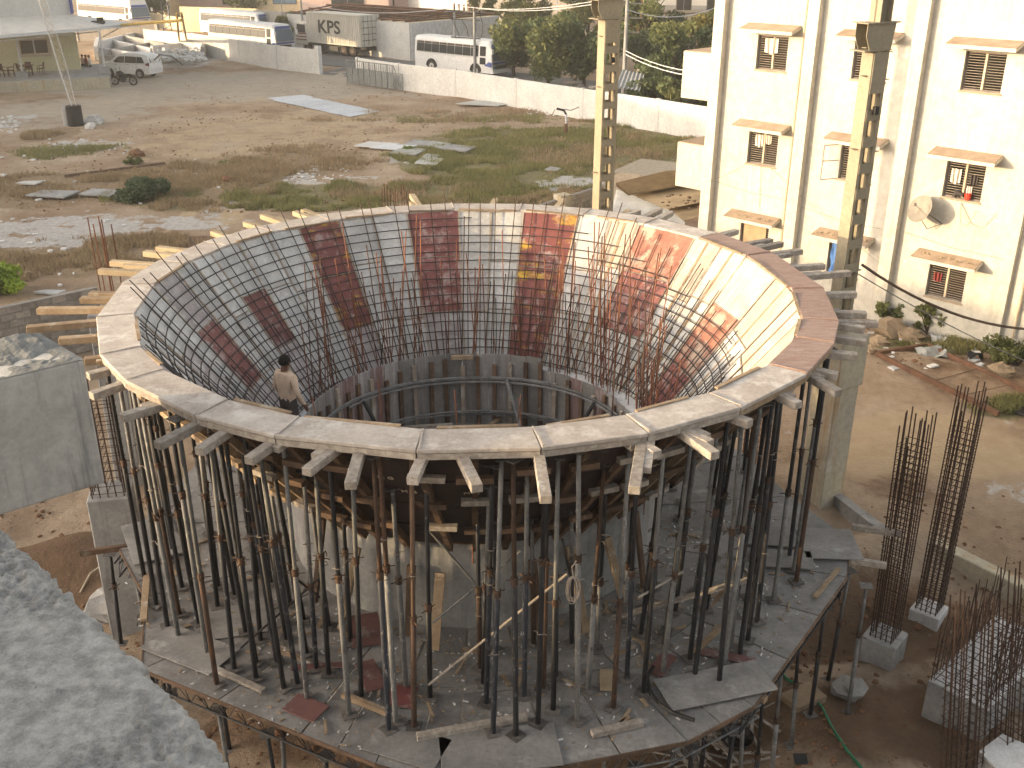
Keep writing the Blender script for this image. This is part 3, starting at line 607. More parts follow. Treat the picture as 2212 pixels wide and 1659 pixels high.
# edge boards and the steel lattice girders that carry the edge
gi = 0
names_g = ['under the far left corner of the deck', 'under the left side of the deck', 'under the lower left edge of the deck', 'below the front left edge of the deck', 'below the front edge left of the middle', 'below the front point of the deck, left side', 'below the front point of the deck, right side', 'below the front edge right of the middle', 'below the pale board at the front right', 'under the lower right edge of the deck', 'along the long right edge of the deck', 'under the far right corner of the deck']
for i in range(12):
    (a0, r0), (a1, r1) = DB[i], DB[i+1]
    p0, p1 = P(a0, r0-.06, 0), P(a1, r1-.06, 0); d = (p1-p0).normalized(); p0 -= d*U_(.0, .25); p1 += d*U_(.0, .3)
    z1, z0 = ZD-.075, ZD-.33
    nrm = Vector((d.y, -d.x, 0))
    g_ = thing('lattice_girder', (p0.x, p0.y, z0), 'dark steel lattice girder ' + names_g[i], 'girder', 'lattice girders under the deck edge')
    mt = 'prop_grey' if i in (7, 8) else 'prop_black'
    V_ = lambda p, z: Vector((p.x, p.y, z))
    for z, off in ((z1, .04), (z1, -.04), (z0, 0)):
        mb = MB(); mb.tube([V_(p0 + nrm*off, z), V_(p1 + nrm*off, z)], .016, 6); mb.build('chord', mt, g_)
    L = (p1-p0).length; nn = int(L/.16); web = MB()
    for sgn in (-1, 1):
        pts = [V_(p0 + d*(L*k/nn) + nrm*(.04*sgn if k % 2 else 0), z1 if k % 2 else z0) for k in range(nn+1)]
        web.tube(pts, .007, 4)
    web.build('lacing', mt, g_)
    ln = thing('edge_board', V_(p0, ZD-.04), f'thin scraped wooden edge board {names_g[i]}', 'board', 'boards along the deck edge')
    mb = MB(); o0, o1 = P(a0, r0+.012, ZD-.03), P(a1, r1+.012, ZD-.03); mb.bar(o0, o1, .02, .055); mb.build('board', 'timber_dark', ln)
# loose things on the deck
def sheet(px, py, lx, ly, rot, m_, label, z=ZD+.028, t=.018, tilt=0.0, nm='plywood_offcut', cat='plywood', grp='loose plywood offcuts on the deck'):
    c = G(px, py, z); mb = MB(); M3 = Matrix.Rotation(R(rot), 3, 'Z') @ Matrix.Rotation(tilt, 3, 'X')
    mb.box(c + Vector((0, 0, t/2 + abs(tilt)*ly/2)), (lx, ly, t), mtx=M3); o = mb.build(nm, m_); bevel(o, .003)
    return tag(o, label, cat, grp)
sheet(410, 1402, 1.25, .62, -27, 'ply_deck', 'square grey plywood sheet overhanging the lower left corner of the deck')
sheet(500, 1343, 1.0, .75, 15, 'ply_deck', 'grey plywood sheet lying askew beside the left props on the deck', z=ZD+.01)
sheet(660, 1530, .5, .34, -28, 'ply_red_scrap', 'small maroon plywood scrap under a whitish prop at the front left')
sheet(800, 1460, .28, .62, 24, 'ply_red_scrap', 'long maroon plywood scrap lying behind the front left props')
sheet(790, 1372, .42, .55, 14, 'ply_red_scrap', 'big maroon and grey sheet leaning by the shaft at left', tilt=.3)
sheet(868, 1505, .35, .4, -10, 'ply_maroon_yellow', 'little maroon offcut with yellow paint near the front')
sheet(1312, 1470, .2, .42, -4, 'timber_yellow', 'small pale board scrap with a cross batten on the deck')
sheet(1545, 1480, 1.5, .62, 16, 'ply_deck', 'grey plywood sheet at the front right lying over the black pipe', z=ZD+.05)
sheet(1700, 1155, 1.35, .75, -6, 'ply_deck', 'grey plywood sheet reaching out past the right corner of the deck', z=ZD+.03)
sheet(1790, 1175, .9, .9, -3, 'ply_deck', 'pale plywood sheet projecting at the far right corner of the deck', z=ZD+.05)
sheet(1690, 1208, .95, .5, -6, 'ply_deck', 'light grey plywood sheet in front of the far right corner', z=ZD+.05)
sheet(1573, 1419, .75, .16, -18, 'ply_red_scrap', 'narrow red plank lying at the foot of the right hand props')
sheet(1430, 1436, .22, .50, -32, 'ply_red_scrap', 'maroon strip of plywood beside the curved black pipe')
sheet(330, 1165, 1.3, .8, -62, 'ply_deck', 'plywood sheet at the far left corner of the deck beside the pedestal', z=ZD+.03)
sheet(690, 1440, .75, .12, 5, 'ply_red_scrap', 'thin maroon lath between the props at left')
sheet(1080, 1620, 1.45, .72, 8, 'ply_deck', 'wide stained plywood sheet at the front point of the deck', z=ZD+.012)
sheet(880, 1610, .95, .55, -22, 'ply_deck', 'stained plywood sheet at the front left of the deck point', z=ZD+.012)
def plank(p0, p1, w, h, m_, label, nm='wooden_plank', grp='loose planks on the deck'):
    mb = MB(); mb.bar(p0, p1, w, h); o = mb.build(nm, m_); bevel(o, .005); return tag(o, label, 'plank', grp)
zt = ZD + .055
plank(G(900, 1592, zt), G(1138, 1548, zt), .10, .08, 'timber_grey', 'long squared timber lying across the front of the deck')
plank(G(1278, 1585, zt), G(1388, 1560, zt), .10, .08, 'timber_grey', 'short squared timber lying near the front edge of the deck')
plank(G(465, 1445, zt), G(570, 1492, zt), .09, .05, 'timber_grey', 'pale batten along the lower left edge of the deck')
plank(G(310, 1340, zt), G(318, 1240, zt), .10, .05, 'timber_tan', 'batten along the left edge of the deck by the first props')
plank(G(740, 1500, zt), G(838, 1540, zt), .08, .07, 'timber_tan', 'orange brown batten between the front left props')
plank(G(345, 1475, ZD-.4), G(400, 1440, ZD-.02), .08, .06, 'timber_tan', 'tan batten poking out below the lower left corner')
plank(G(1560, 1352, zt), G(1500, 1410, zt), .09, .04, 'timber_tan', 'tan plank lying among the right hand props')
plank(G(1760, 1290, zt), G(1812, 1228, zt), .07, .04, 'timber_tan', 'thin tan batten along the right edge of the deck')
plank(G(1840, 1138, ZD+.02), G(1948, 1153, ZD+.02), .09, .10, 'timber_grey', 'long grey timber sticking out far right toward the rebar cage')
plank(G(1838, 1210, ZD+.0), G(1915, 1222, ZD+.0), .08, .10, 'timber_grey', 'shorter grey timber carried by a prop at the right corner')
plank(G(172, 1195, ZD-.02), G(302, 1178, ZD-.02), .07, .10, 'timber_dark', 'dark timber sticking out left of the deck over a prop')
plank(G(1490, 1555, ZD-.05), G(1632, 1496, ZD-.05), .12, .07, 'timber_grey', 'grey timber lying under the front right edge of the deck')
plank(G(1600, 1485, ZD-.07), G(1655, 1512, ZD-.07), .10, .08, 'timber_tan', 'short crosswise timber end at the lower right corner')
plank(G(965, 1600, ZD-.2), G(1000, 1655, ZD-.6), .09, .03, 'timber_tan', 'slanting plank at the front gap of the deck')
plank(P(-55, 3.6, ZD+.12), P(-38, 5.1, ZD+.95), .10, .04, 'timber_grey', 'long grey plank leaning between the right hand props')
mb = MB(); mb.tube([G(x_, y_, ZD+.06) for x_, y_ in ((1412, 1440), (1398, 1462), (1403, 1492), (1424, 1520), (1455, 1540), (1500, 1556))], .028, 6)
tag(mb.build('plastic_pipe', 'pipe_black'), 'curved black plastic pipe lying on the deck at the front right', 'pipe')
# crumbs, sawdust and nails on the deck
cr = MB(); cw = MB()
for k in range(1700):
    a = U_(-175, 0); r = U_(3.2, 5.6); p = P(a, r, ZD+.012); s = U_(.008, .022); (cr if k % 3 else cw).box(p, (s*U_(1, 4), s, s*.6), U_(0, 3))
for k in range(70):
    a = U_(-170, 0); r = U_(3.2, 5.4); p = P(a, r, ZD+.02); cr.box(p, (U_(.12, .45), U_(.02, .06), .02), U_(0, 3))
stuff(cr.build('wood_chips', 'timber_tan'), 'wood chips and crumbs strewn over the plywood deck'); stuff(cw.build('concrete_crumbs', 'concrete_white'), 'pale crumbs of concrete strewn over the plywood deck')

# ================================================================ STEEL PROPS
SH = {}
def shared(key, fn):
    if key not in SH: SH[key] = fn()
    return SH[key]
def prop(base, top, mo, mi, label, grp, plates=True, rad=.030, split=None):
    """base, top: points; outer tube mo, inner tube mi"""
    d = top - base; L = d.length; d.normalize()
    o = thing('steel_prop', base, label, 'prop', grp)
    o.rotation_mode = 'QUATERNION'; o.rotation_quaternion = Vector((0, 0, 1)).rotation_difference(d) @ Matrix.Rotation(U_(0, 6.2), 3, 'Z').to_quaternion()
    sp = split or U_(.42, .66); lo = L*sp
    T1 = shared(('o', mo), lambda: MB().tube([(0, 0, 0), (0, 0, 1)], .035, 10).mesh('outer_tube', mo, True))
    T2 = shared(('i', mi), lambda: MB().tube([(0, 0, 0), (0, 0, 1)], .028, 8).mesh('inner_tube', mi, True))
    def col():
        b_ = MB(); b_.tube([(0, 0, -.05), (0, 0, .05)], .043, 10); b_.tube([(-.10, .01, .015), (.10, .01, .03)], .007, 4)
        b_.tube([(-.10, .01, .015), (-.12, .01, -.03), (-.06, .045, -.03)], .006, 4); b_.tube([(0, -.12, -.02), (0, .12, -.02)], .008, 4); return b_.mesh('collar', 'prop_rust')
    CO = shared(('c',), col)
    BP = shared(('b',), lambda: MB().box((0, 0, .005), (.19, .19, .012)).mesh('base_plate', 'plate_steel'))
    inst('outer_tube', T1, o, scale=(1, 1, lo)); inst('inner_tube', T2, o, (0, 0, lo), scale=(1, 1, L-lo)); inst('collar', CO, o, (0, 0, lo), rot=(0, 0, U_(0, 6)))
    if plates: inst('base_plate', BP, o, (0, 0, 0)); inst('head_plate', BP, o, (0, 0, L-.01))
    return o
def under(a, r):
    """height of the formwork's underside at radius r"""
    if r > 5.0: return ZR - .20
    t = (r + .16 - 3.12)/2.0; return 4.02 + 2.4*t - .16
BASES = [(312,1246),(338,1306),(362,1353),(385,1373),(447,1409),(450,1153),(470,1309),(507,1284),(553,1464),(563,1383),(613,1486),(643,1476),(663,1509),(683,1443),(710,1456),(598,1429),(423,1289),(387,1326),(613,1346),(430,1346),
         (754,1543),(780,1503),(840,1576),(855,1559),(877,1483),(895,1569),(929,1506),(1037,1443),(1050,1519),(1065,1583),(1132,1503),(1162,1563),(1174,1486),(1195,1533),(1247,1556),(1270,1489),(1289,1403),(1325,1529),(1354,1466),(1390,1496),(1384,1369),
         (1459,1319),(1490,1423),(1501,1459),(1578,1399),(1598,1413),(1615,1383),(1635,1343),(1671,1296),(1720,1256),(1705,1203),(1585,1329),(1525,1316),(1501,1279),(1541,1203)]
COLR = {(1065,1583): ('prop_blue', 'prop_grey'), (663,1509): ('prop_grey', 'prop_grey'), (447,1409): ('prop_grey', 'prop_black'), (895,1569): ('prop_rust', 'timber_dark'), (754,1543): ('prop_grey', 'prop_black'), (1247,1556): ('prop_grey', 'prop_grey'),
        (1720,1256): ('prop_rust', 'prop_black'), (840,1576): ('prop_blue', 'prop_rust'), (1578,1399): ('prop_grey', 'prop_rust')}
PR = []
for bx_ in BASES:
    p = G(bx_[0], bx_[1], ZD+.03); PR.append((p, COLR.get(bx_)))
for k in range(112):                       # the rest of the forest, round the sides and behind
    a = random.choice([U_(-8, 185), U_(150, 215), U_(-55, 30), U_(185, 240), U_(-130, -40)]); r = random.choice((3.6, 4.3, 4.9, 5.25)) + U_(-.15, .15); p = P(a, r, ZD+.03)
    if all((p-q_[0]).length > .28 for q_ in PR): PR.append((p, None))
rec = []
for p, cc in PR:
    a, r = PA_(p); rt = r + U_(-.06, .24)*(1 if r < 4.9 else .5); at = a + U_(-1.4, 1.4)
    rt = min(max(rt, 3.35), 5.36); tp = P(at, rt, under(at, rt) - .0)
    if cc is None:
        left = a < -125 or a > 140
        mo = random.choices(['prop_black', 'prop_blue', 'prop_grey', 'prop_rust'], [8, 2, 2, .5] if not left else [9, 1, 1, .8])[0]
        mi = random.choices(['prop_black', 'prop_grey', 'prop_rust'], [5, 3, 1])[0]
        cc = (mo, mi)
    rec.append((p, tp, cc, a, r))
wd = {'prop_black': 'black', 'prop_blue': 'dark blue', 'prop_grey': 'cement-splashed grey', 'prop_rust': 'rusty brown', 'timber_tan': 'tan'}
zone = lambda a, r: ('outer row' if r > 4.75 else 'middle row' if r > 4.05 else 'inner row') + (' behind the shaft' if 20 < a < 150 else ' left of the shaft' if (a >= 150 or a < -125) else ' before the shaft' if a < -60 else ' right of the shaft')
grp = {}
for q_ in rec: grp.setdefault(zone(q_[3], q_[4]), []).append(q_)
for zn, lst in grp.items():
    lst.sort(key=lambda q_: math.atan2(q_[0].x, q_[0].y))
    for i, (p, tp, cc, a, r) in enumerate(lst):
        end = 'first from the left' if i == 0 else 'last on the right' if i == len(lst)-1 else ordinal(i) + ' from the left'
        prop(p, tp, cc[0], cc[1], f'{wd[cc[0]]} prop, {end}, {zn}', 'props under the funnel')
# props below the deck
LOW = []
for i in range(11):
    (a0, r0), (a1, r1) = DB[i], DB[i+1]; nn = max(2, int((P(a0, r0, 0)-P(a1, r1, 0)).length/.75))
    for k in range(nn):
        s = (k+.4)/nn; q_ = P(a0, r0-.1, 0)*(1-s) + P(a1, r1-.1, 0)*s; LOW.append(Vector((q_.x, q_.y, 0)))
        if k % 2: LOW.append(Vector((TX + (q_.x-TX)*.84, TY + (q_.y-TY)*.84, 0)))
LOW.append(G(1790, 1460, 0)); LOW.append(G(1830, 1545, 0)); lowl = sorted(LOW, key=lambda q_: math.atan2(q_.x, q_.y))
for i, q_ in enumerate(lowl):
    z0 = gz(q_.x, q_.y); top = Vector((q_.x + U_(-.12, .12), q_.y + U_(-.05, .1), ZD - .34))
    if (q_ - G(1830, 1545, 0)).length < .01: top = XY(1877, 1232, q_.y+.1); top.z = ZD-.06
    mo = random.choices(['prop_black', 'prop_grey', 'prop_blue'], [6, 2, 2])[0]
    prop(Vector((q_.x, q_.y, z0)), top, mo, random.choice(['prop_black', 'prop_grey']), f'{wd[mo]} steel prop under the deck edge, {ordinal(i)} from the left', 'props under the deck')
q_ = G(262, 1390, .4); prop(q_, XY(238, 1195, q_.y+.1), 'prop_black', 'prop_black', 'single black prop left of the deck under the dark timber', 'props under the deck')
# diagonal bracing rods, tie wire rods
BR = [((905, 1120), (1030, 1265), 'prop_grey'), ((925, 1480), (1225, 1240), 'timber_grey'), ((935, 1345), (1125, 1190), 'prop_grey'), ((1215, 1165), (1230, 1240), 'prop_black'), ((1380, 1290), (1475, 1235), 'timber_grey'), ((520, 1400), (700, 1240), 'rebar_dark'), ((640, 1250), (690, 1290), 'rebar_dark')]
lbl = ['thin diagonal rod crossing in front of the shaft, running down to the right', 'long thin lath tied across the front props, running up to the right', 'thin diagonal rod crossing in front of the shaft, running up to the right', 'short black brace by the coil of rope', 'pale lath tied between props right of the rope coil', 'thin steel rod tied among the left props', 'short steel rod tied among the left props']
for i, (p0, p1, mt) in enumerate(BR):
    y0, y1 = (11.6, 11.7) if i in (0, 2) else (10.6, 11.2) if i != 1 else (10.35, 10.75)
    if i > 4: y0, y1 = 11.5, 12.2
    a_, b_ = XY(*p0, y0), XY(*p1, y1); mb = MB(); mb.tube([a_, b_], .016, 6); tag(mb.build('brace_rod', mt), lbl[i], 'brace', 'thin braces among the props')
for k in range(34):
    p, tp, cc, a, r = random.choice(rec[:55]); s = U_(.3, .8); c = p*(1-s) + tp*s; d = Vector((U_(-1, 1), U_(-.4, .4), U_(-.3, .3))).normalized()*U_(.08, .22)
    if k == 0: ties = MB()
    ties.tube([c-d*.7, c+d*.7], .005, 4)
    ties.tube([c + Vector((.04*cos(t), .04*sin(t), .01*sin(3*t))) for t in np.linspace(0, 6, 8)], .006, 4)
stuff(ties.build('tie_wires', 'rope'), 'short ends of tie rope and wire knotted round the props')
# the coil of pale rope
c = XY(1238, 1265, 10.0); mb = MB()
for k in range(7):
    w, h, o_ = U_(.05, .085), U_(.15, .22), U_(-.02, .02)
    mb.tube([c + Vector((o_ + w*sin(t), .02*sin(t+k), .12 - h + h*cos(t))) for t in np.linspace(0, 2*pi, 18)[:-1]], .006, 4, closed=True)
mb.tube([c + Vector((0, 0, .12)), c + Vector((-.02, 0, .25)), c + Vector((.03, .02, .33))], .008, 4)
tag(mb.build('rope_coil', 'rope'), 'coil of pale rope hanging from a prop at the front', 'rope')
# ================================================================ PERSON BUILDER
def person(loc, h, face, label, shirt, legs, cap=None, arms=None, lean=0.0, grp=None):
    """one continuous skinned body facing angle face; arms = (left, right) lists of elbow, wrist offsets"""
    o = thing('person', loc, label, 'person', grp); o.rotation_euler = (0, 0, face); k = h/1.7
    J = {'pelvis': (0, 0, .94), 'waist': (0, .0+lean*.1, 1.08), 'chest': (0, .01+lean*.25, 1.28), 'neckb': (0, lean*.36, 1.43), 'neck': (0, .01+lean*.38, 1.50), 'head': (0, .03+lean*.42, 1.59), 'crown': (0, .02+lean*.44, 1.67)}
    E_ = [('pelvis', 'waist'), ('waist', 'chest'), ('chest', 'neckb'), ('neckb', 'neck'), ('neck', 'head'), ('head', 'crown')]
    rad = {'pelvis': .145, 'waist': .135, 'chest': .165, 'neckb': .085, 'neck': .052, 'head': .088, 'crown': .062}
    arms = arms or (((-.25, .0, 1.14), (-.24, .10, .90)), ((.25, .0, 1.14), (.24, .10, .90)))
    for s, (el, wr) in zip((-1, 1), arms):
        n_ = str(s)
        J['sh'+n_] = (s*.175, lean*.3, 1.38); J['el'+n_] = (el[0], el[1]+lean*.2, el[2]); J['wr'+n_] = wr
        d = (Vector(wr)-Vector(el)).normalized(); J['pm'+n_] = tuple(Vector(wr)+d*.06)
        rad.update({'sh'+n_: .068, 'el'+n_: .046, 'wr'+n_: .030, 'pm'+n_: .036})
        E_ += [('chest', 'sh'+n_), ('sh'+n_, 'el'+n_), ('el'+n_, 'wr'+n_), ('wr'+n_, 'pm'+n_)]
        for f, (fx, fl) in enumerate(((-.022, .065), (-.008, .078), (.007, .074), (.021, .058))):
            side = Vector((0, 1, 0)).cross(d).normalized() if abs(d.y) < .9 else Vector((1, 0, 0)); side = d.cross(side).normalized()
            b0 = Vector(J['pm'+n_]) + side*fx + d*.02; J[f'f{f}'+n_] = tuple(b0 + d*fl*.5); J[f'g{f}'+n_] = tuple(b0 + d*fl + Vector((-s*.012, .012, 0)))
            rad.update({f'f{f}'+n_: .0095, f'g{f}'+n_: .008}); E_ += [('pm'+n_, f'f{f}'+n_), (f'f{f}'+n_, f'g{f}'+n_)]
        J['t'+n_] = tuple(Vector(J['wr'+n_]) + d*.04 + Vector((-s*.012, .045, 0))); rad['t'+n_] = .010; E_.append(('wr'+n_, 't'+n_))
        J['hp'+n_] = (s*.09, 0, .88); J['kn'+n_] = (s*.10, .02, .50); J['an'+n_] = (s*.11, -.01, .09); J['to'+n_] = (s*.12, .14, .035)
        rad.update({'hp'+n_: .098, 'kn'+n_: .062, 'an'+n_: .042, 'to'+n_: .035}); E_ += [('pelvis', 'hp'+n_), ('hp'+n_, 'kn'+n_), ('kn'+n_, 'an'+n_), ('an'+n_, 'to'+n_)]
    names = list(J); me = bpy.data.meshes.new('body')
    me.from_pydata([tuple(c*k for c in J[q]) for q in names], [(names.index(a), names.index(b)) for a, b in E_], [])
    b_ = bpy.data.objects.new('body', me); COL.objects.link(b_); b_.parent = o
    sk = b_.modifiers.new('skin', 'SKIN'); sk.use_smooth_shade = True
    for i, q in enumerate(names):
        v = me.skin_vertices[0].data[i]; r_ = rad[q]*k
        v.radius = (r_*1.15, r_*.72) if q in ('chest', 'waist', 'pelvis') else (r_, r_); v.use_root = (q == 'pelvis')
    ss = b_.modifiers.new('sub', 'SUBSURF'); ss.levels = ss.render_levels = 2
    for m_ in ('skin', shirt, legs): me.materials.append(MATS[m_])
    dg = bpy.context.evaluated_depsgraph_get(); ev = bpy.data.meshes.new_from_object(b_.evaluated_get(dg)); b_.modifiers.clear(); b_.data = ev
    for p_ in ev.polygons:
        c = p_.center/k; ax = abs(c.x)
        armd = c.z < 1.0 and ax > .19
        if c.z < .99 and not armd and c.z > .09: p_.material_index = 2
        elif .93 < c.z < 1.46: p_.material_index = 1
        elif armd: p_.material_index = 1 if c.z > .915 and ax < .5 else 0
        elif c.z <= .09: p_.material_index = 2
        else: p_.material_index = 0
    hx, hy, hz_ = (c*k for c in J['head'])
    mb = MB(); m_, n_ = 8, 12; vs = []
    for i in range(m_+1):
        t = pi*.62*i/m_
        for j in range(n_):
            a = 2*pi*j/n_; rr = (.098 if cap else .094)*k*(1+.05*sin(5*a+i)); vs.append((hx + rr*.92*sin(t)*cos(a), hy - .012*k + rr*sin(t)*sin(a)*1.05, hz_ + .018*k + rr*1.12*cos(t) + (.03*k if sin(a) > .3 and i == m_ else 0)))
    mb.add(vs, [(i*n_+j, (i+1)*n_+j, (i+1)*n_+(j+1) % n_, i*n_+(j+1) % n_) for i in range(m_) for j in range(n_)])
    me2 = mb.mesh('hair' if not cap else 'woolly_cap', 'hair_black', True); inst(me2.name.split('.')[0], me2, o)
    # face: nose, ears
    for nm, c, s_ in (('nose', (hx, hy+.098*k, hz_-.005), (.016, .026, .03)), ('ear', (hx-.088*k, hy, hz_), (.012, .03, .045)), ('ear', (hx+.088*k, hy, hz_), (.012, .03, .045))):
        q = MB(); q.box(c, tuple(x*k for x in s_)); inst(nm, q.mesh(nm, 'skin'), o)
    return o
person(mp, 1.66, R(-35), 'man in a peach shirt and black woolly cap seen from behind inside the funnel', 'shirt_peach', 'trousers', cap=True, lean=-.05,
       arms=(((-.25, -.02, 1.14), (-.22, .12, .93)), ((.26, -.03, 1.14), (.27, .08, .90))))

# ================================================================ THE WHITE APARTMENT BLOCK
FA = R(-44.5); FP = Vector((12.29, 31.37, 0)); FU = Vector((-sin(FA), -cos(FA), 0)); FN = Vector((-cos(FA), sin(FA), 0))
def F(s, z, n=0.0): return FP + FU*s + FN*n + Vector((0, 0, z))
def fbox(mb, s0, s1, z0, z1, n0, n1):
    c = F((s0+s1)/2, (z0+z1)/2, (n0+n1)/2); return mb.box(c, (s1-s0, abs(n1-n0), z1-z0), mtx=Matrix((FU, -FN, Vector((0, 0, 1)))).transposed())
bl = thing('apartment_block', F(0, 0), 'white three storey apartment block with barred windows, concrete sunshades and pilasters at right', 'building')
WIN = []
for fi, z0 in enumerate((1.22, 4.35, 7.46, 10.56)):
    for ci, (s0, s1) in enumerate(((-6.0, -4.85), (-2.53, -1.40), (.92, 2.08), (4.6, 5.75))):
        WIN.append((s0, s1, z0, z0+1.08, fi, ci))
S0, S1, ZT_ = -7.62, 11.5, 13.2
ss = sorted({S0, S1} | {w[0] for w in WIN} | {w[1] for w in WIN}); zz = sorted({-.2, ZT_} | {w[2] for w in WIN} | {w[3] for w in WIN})
mb = MB()
for i in range(len(ss)-1):
    for j in range(len(zz)-1):
        cs, cz = (ss[i]+ss[i+1])/2, (zz[j]+zz[j+1])/2
        if any(w[0] < cs < w[1] and w[2] < cz < w[3] for w in WIN): continue
        mb.add([F(ss[i], zz[j]), F(ss[i+1], zz[j]), F(ss[i+1], zz[j+1]), F(ss[i], zz[j+1])], [(0, 1, 2, 3)])
for s0, s1, z0, z1, fi, ci in WIN:
    for q in ([F(s0, z0), F(s1, z0), F(s1, z0, -.22), F(s0, z0, -.22)], [F(s0, z1), F(s1, z1), F(s1, z1, -.22), F(s0, z1, -.22)],
              [F(s0, z0), F(s0, z1), F(s0, z1, -.22), F(s0, z0, -.22)], [F(s1, z0), F(s1, z1), F(s1, z1, -.22), F(s1, z0, -.22)]): mb.add(q, [(0, 1, 2, 3)])
# side wall, back wall, roof
mb.add([F(S0, -.2), F(S0, ZT_), F(S0, ZT_, -9), F(S0, -.2, -9)], [(0, 1, 2, 3)]); mb.add([F(S1, -.2), F(S1, ZT_), F(S1, ZT_, -9), F(S1, -.2, -9)], [(0, 1, 2, 3)])
mb.add([F(S0, -.2, -9), F(S1, -.2, -9), F(S1, ZT_, -9), F(S0, ZT_, -9)], [(0, 1, 2, 3)]); mb.add([F(S0, ZT_), F(S1, ZT_), F(S1, ZT_, -9), F(S0, ZT_, -9)], [(0, 1, 2, 3)])
mb.build('wall', 'facade', bl)
for s0, s1 in ((-7.62, -7.22), (-4.12, -3.72), (-.60, -.20), (3.16, 3.42), (6.6, 7.0)):
    mb = MB(); fbox(mb, s0, s1, -.1, ZT_, .001, .27 if s1 < 3 or s0 > 5 else .18); mb.build('pilaster', 'facade', bl)
for s in (-3.98+.0-.28, 3.78):
    mb = MB(); p0, p1 = F(s, .6, .10), F(s, ZT_, .10); mb.tube([p0, p1], .045, 8)
    for z in (1.5, 3.3, 5.2, 7.1, 9.0): mb.tube([F(s, z-.05, .10), F(s, z+.05, .10)], .058, 8)
    mb.build('drain_pipe', 'pvc', bl)
MUL = {}
for wi, (s0, s1, z0, z1, fi, ci) in enumerate(WIN):
    if fi == 3 and ci != 9: 
        pass
    fr = MB(); w = .05
    for a_ in ((s0, s1, z0, z0+w), (s0, s1, z1-w, z1), (s0, s0+w, z0+w, z1-w), (s1-w, s1, z0+w, z1-w)): fbox(fr, *a_, -.17, -.11)
    fo = fr.build('window', 'window_frame', bl)
    q = MB(); sm = (s0+s1)/2; fbox(q, sm-.03, sm+.03, z0+w, z1-w, -.16, -.08); q.build('mullion', 'pvc', fo)
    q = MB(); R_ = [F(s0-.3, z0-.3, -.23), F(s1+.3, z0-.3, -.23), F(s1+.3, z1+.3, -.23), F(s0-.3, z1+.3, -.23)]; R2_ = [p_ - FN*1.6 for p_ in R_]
    q.add(R_ + R2_, [(4, 5, 6, 7), (0, 1, 5, 4), (1, 2, 6, 5), (2, 3, 7, 6), (3, 0, 4, 7)]); q.build('dark_room', 'interior_shade', fo)  # room box coloured dark to stand for deep indoor shade
    me = shared(('bar', ci), lambda: MB().box((0, 0, 0), ((s1-s0)/2-.09, .02, .015)).mesh('slat', 'grille'))
    zr = math.atan2(FU.y, FU.x)
    for k in range(13):
        for sd_ in (-1, 1):
            c = F(sm + sd_*((s1-s0)/4-.01), z0+.10+k*.074, -.12) - wloc(fo); inst('slat', me, fo, c, rot=(U_(-.1, .1), 0, zr))
    sb = MB(); fbox(sb, s0-.04, s1+.04, z0-.06, z0-.002, -.10, .03); sb.build('sill', 'chajja_top', fo)
    # sunshade: tilted top, thin slab
    c0, c1 = s0-.42, s1+.42; zt_ = z1 + .20
    A = [F(c0, zt_+.16, .002), F(c1, zt_+.16, .002), F(c1, zt_, .56), F(c0, zt_, .56)]; B = [p_ - Vector((0, 0, .10)) for p_ in A]
    q = MB(); q.add(A + B, [(7, 6, 5, 4), (0, 1, 5, 4), (1, 2, 6, 5), (2, 3, 7, 6), (3, 0, 4, 7)]); so_ = q.build('sunshade', 'facade_trim', bl)
    q = MB(); q.slab([A[0] + FU*.01 + Vector((0, 0, .002)), A[1] - FU*.01 + Vector((0, 0, .002)), A[2] - FU*.01 - FN*.01 + Vector((0, 0, .002)), A[3] + FU*.01 - FN*.01 + Vector((0, 0, .002))], (0, 0, 1), .006); q.build('weathered_top', 'chajja_top', so_)
    if fi == 0:
        q = MB()
        for k in range(26): rock(q, F(U_(c0+.1, c1-.1), zt_ + .08 + U_(0, .04), U_(.05, .5)), U_(.02, .06), .5, 5)
        q.build('dust_and_twigs', 'roof_tan', so_)
# balconies on the far side wall
for z0, z1, s in ((6.15, 7.75, -9.3), (2.95, 4.55, -9.3)):
    mb = MB(); fbox(mb, s, S0-.003, z0, z1, -2.6, -1.0 + .55); o = mb.build('balcony', 'facade', bl)
    q = MB(); fbox(q, s+.02, S0-.01, z1, z1+.03, -2.58, -.47); q.build('ledge_top', 'chajja_top', o)
# open casement with thin steel frame on the middle window
mb = MB()
for a_, b_ in (((-2.56, 4.33, -.05), (-2.86, 4.33, .5)), ((-2.86, 4.33, .5), (-2.86, 5.42, .5)), ((-2.86, 5.42, .5), (-2.56, 5.42, -.05)), ((-2.86, 4.92, .5), (-2.56, 4.92, -.05))):
    mb.tube([F(*a_), F(*b_)], .014, 4)
mb.build('open_casement', 'window_frame', bl)
for (s, z, n, s2, z2, n2) in ((-6, 4.3, .02, -7.6, 3.4, .38), (-5.0, 4.3, .02, -.3, 1.9, .38), (-5.4, 4.3, .02, -5.3, 2.9, .02), (-7.2, 3.5, .02, -4.3, 3.35, .02), (-3.7, 3.2, .02, -.6, 3.0, .02), (0, 3.05, .03, 3.1, 2.85, .03)):
    mb = MB(); mb.tube([F(s, z, n), F((s+s2)/2, (z+z2)/2-.08, (n+n2)/2), F(s2, z2, n2)], .006, 4); mb.build('wall_wire', 'prop_grey', bl)
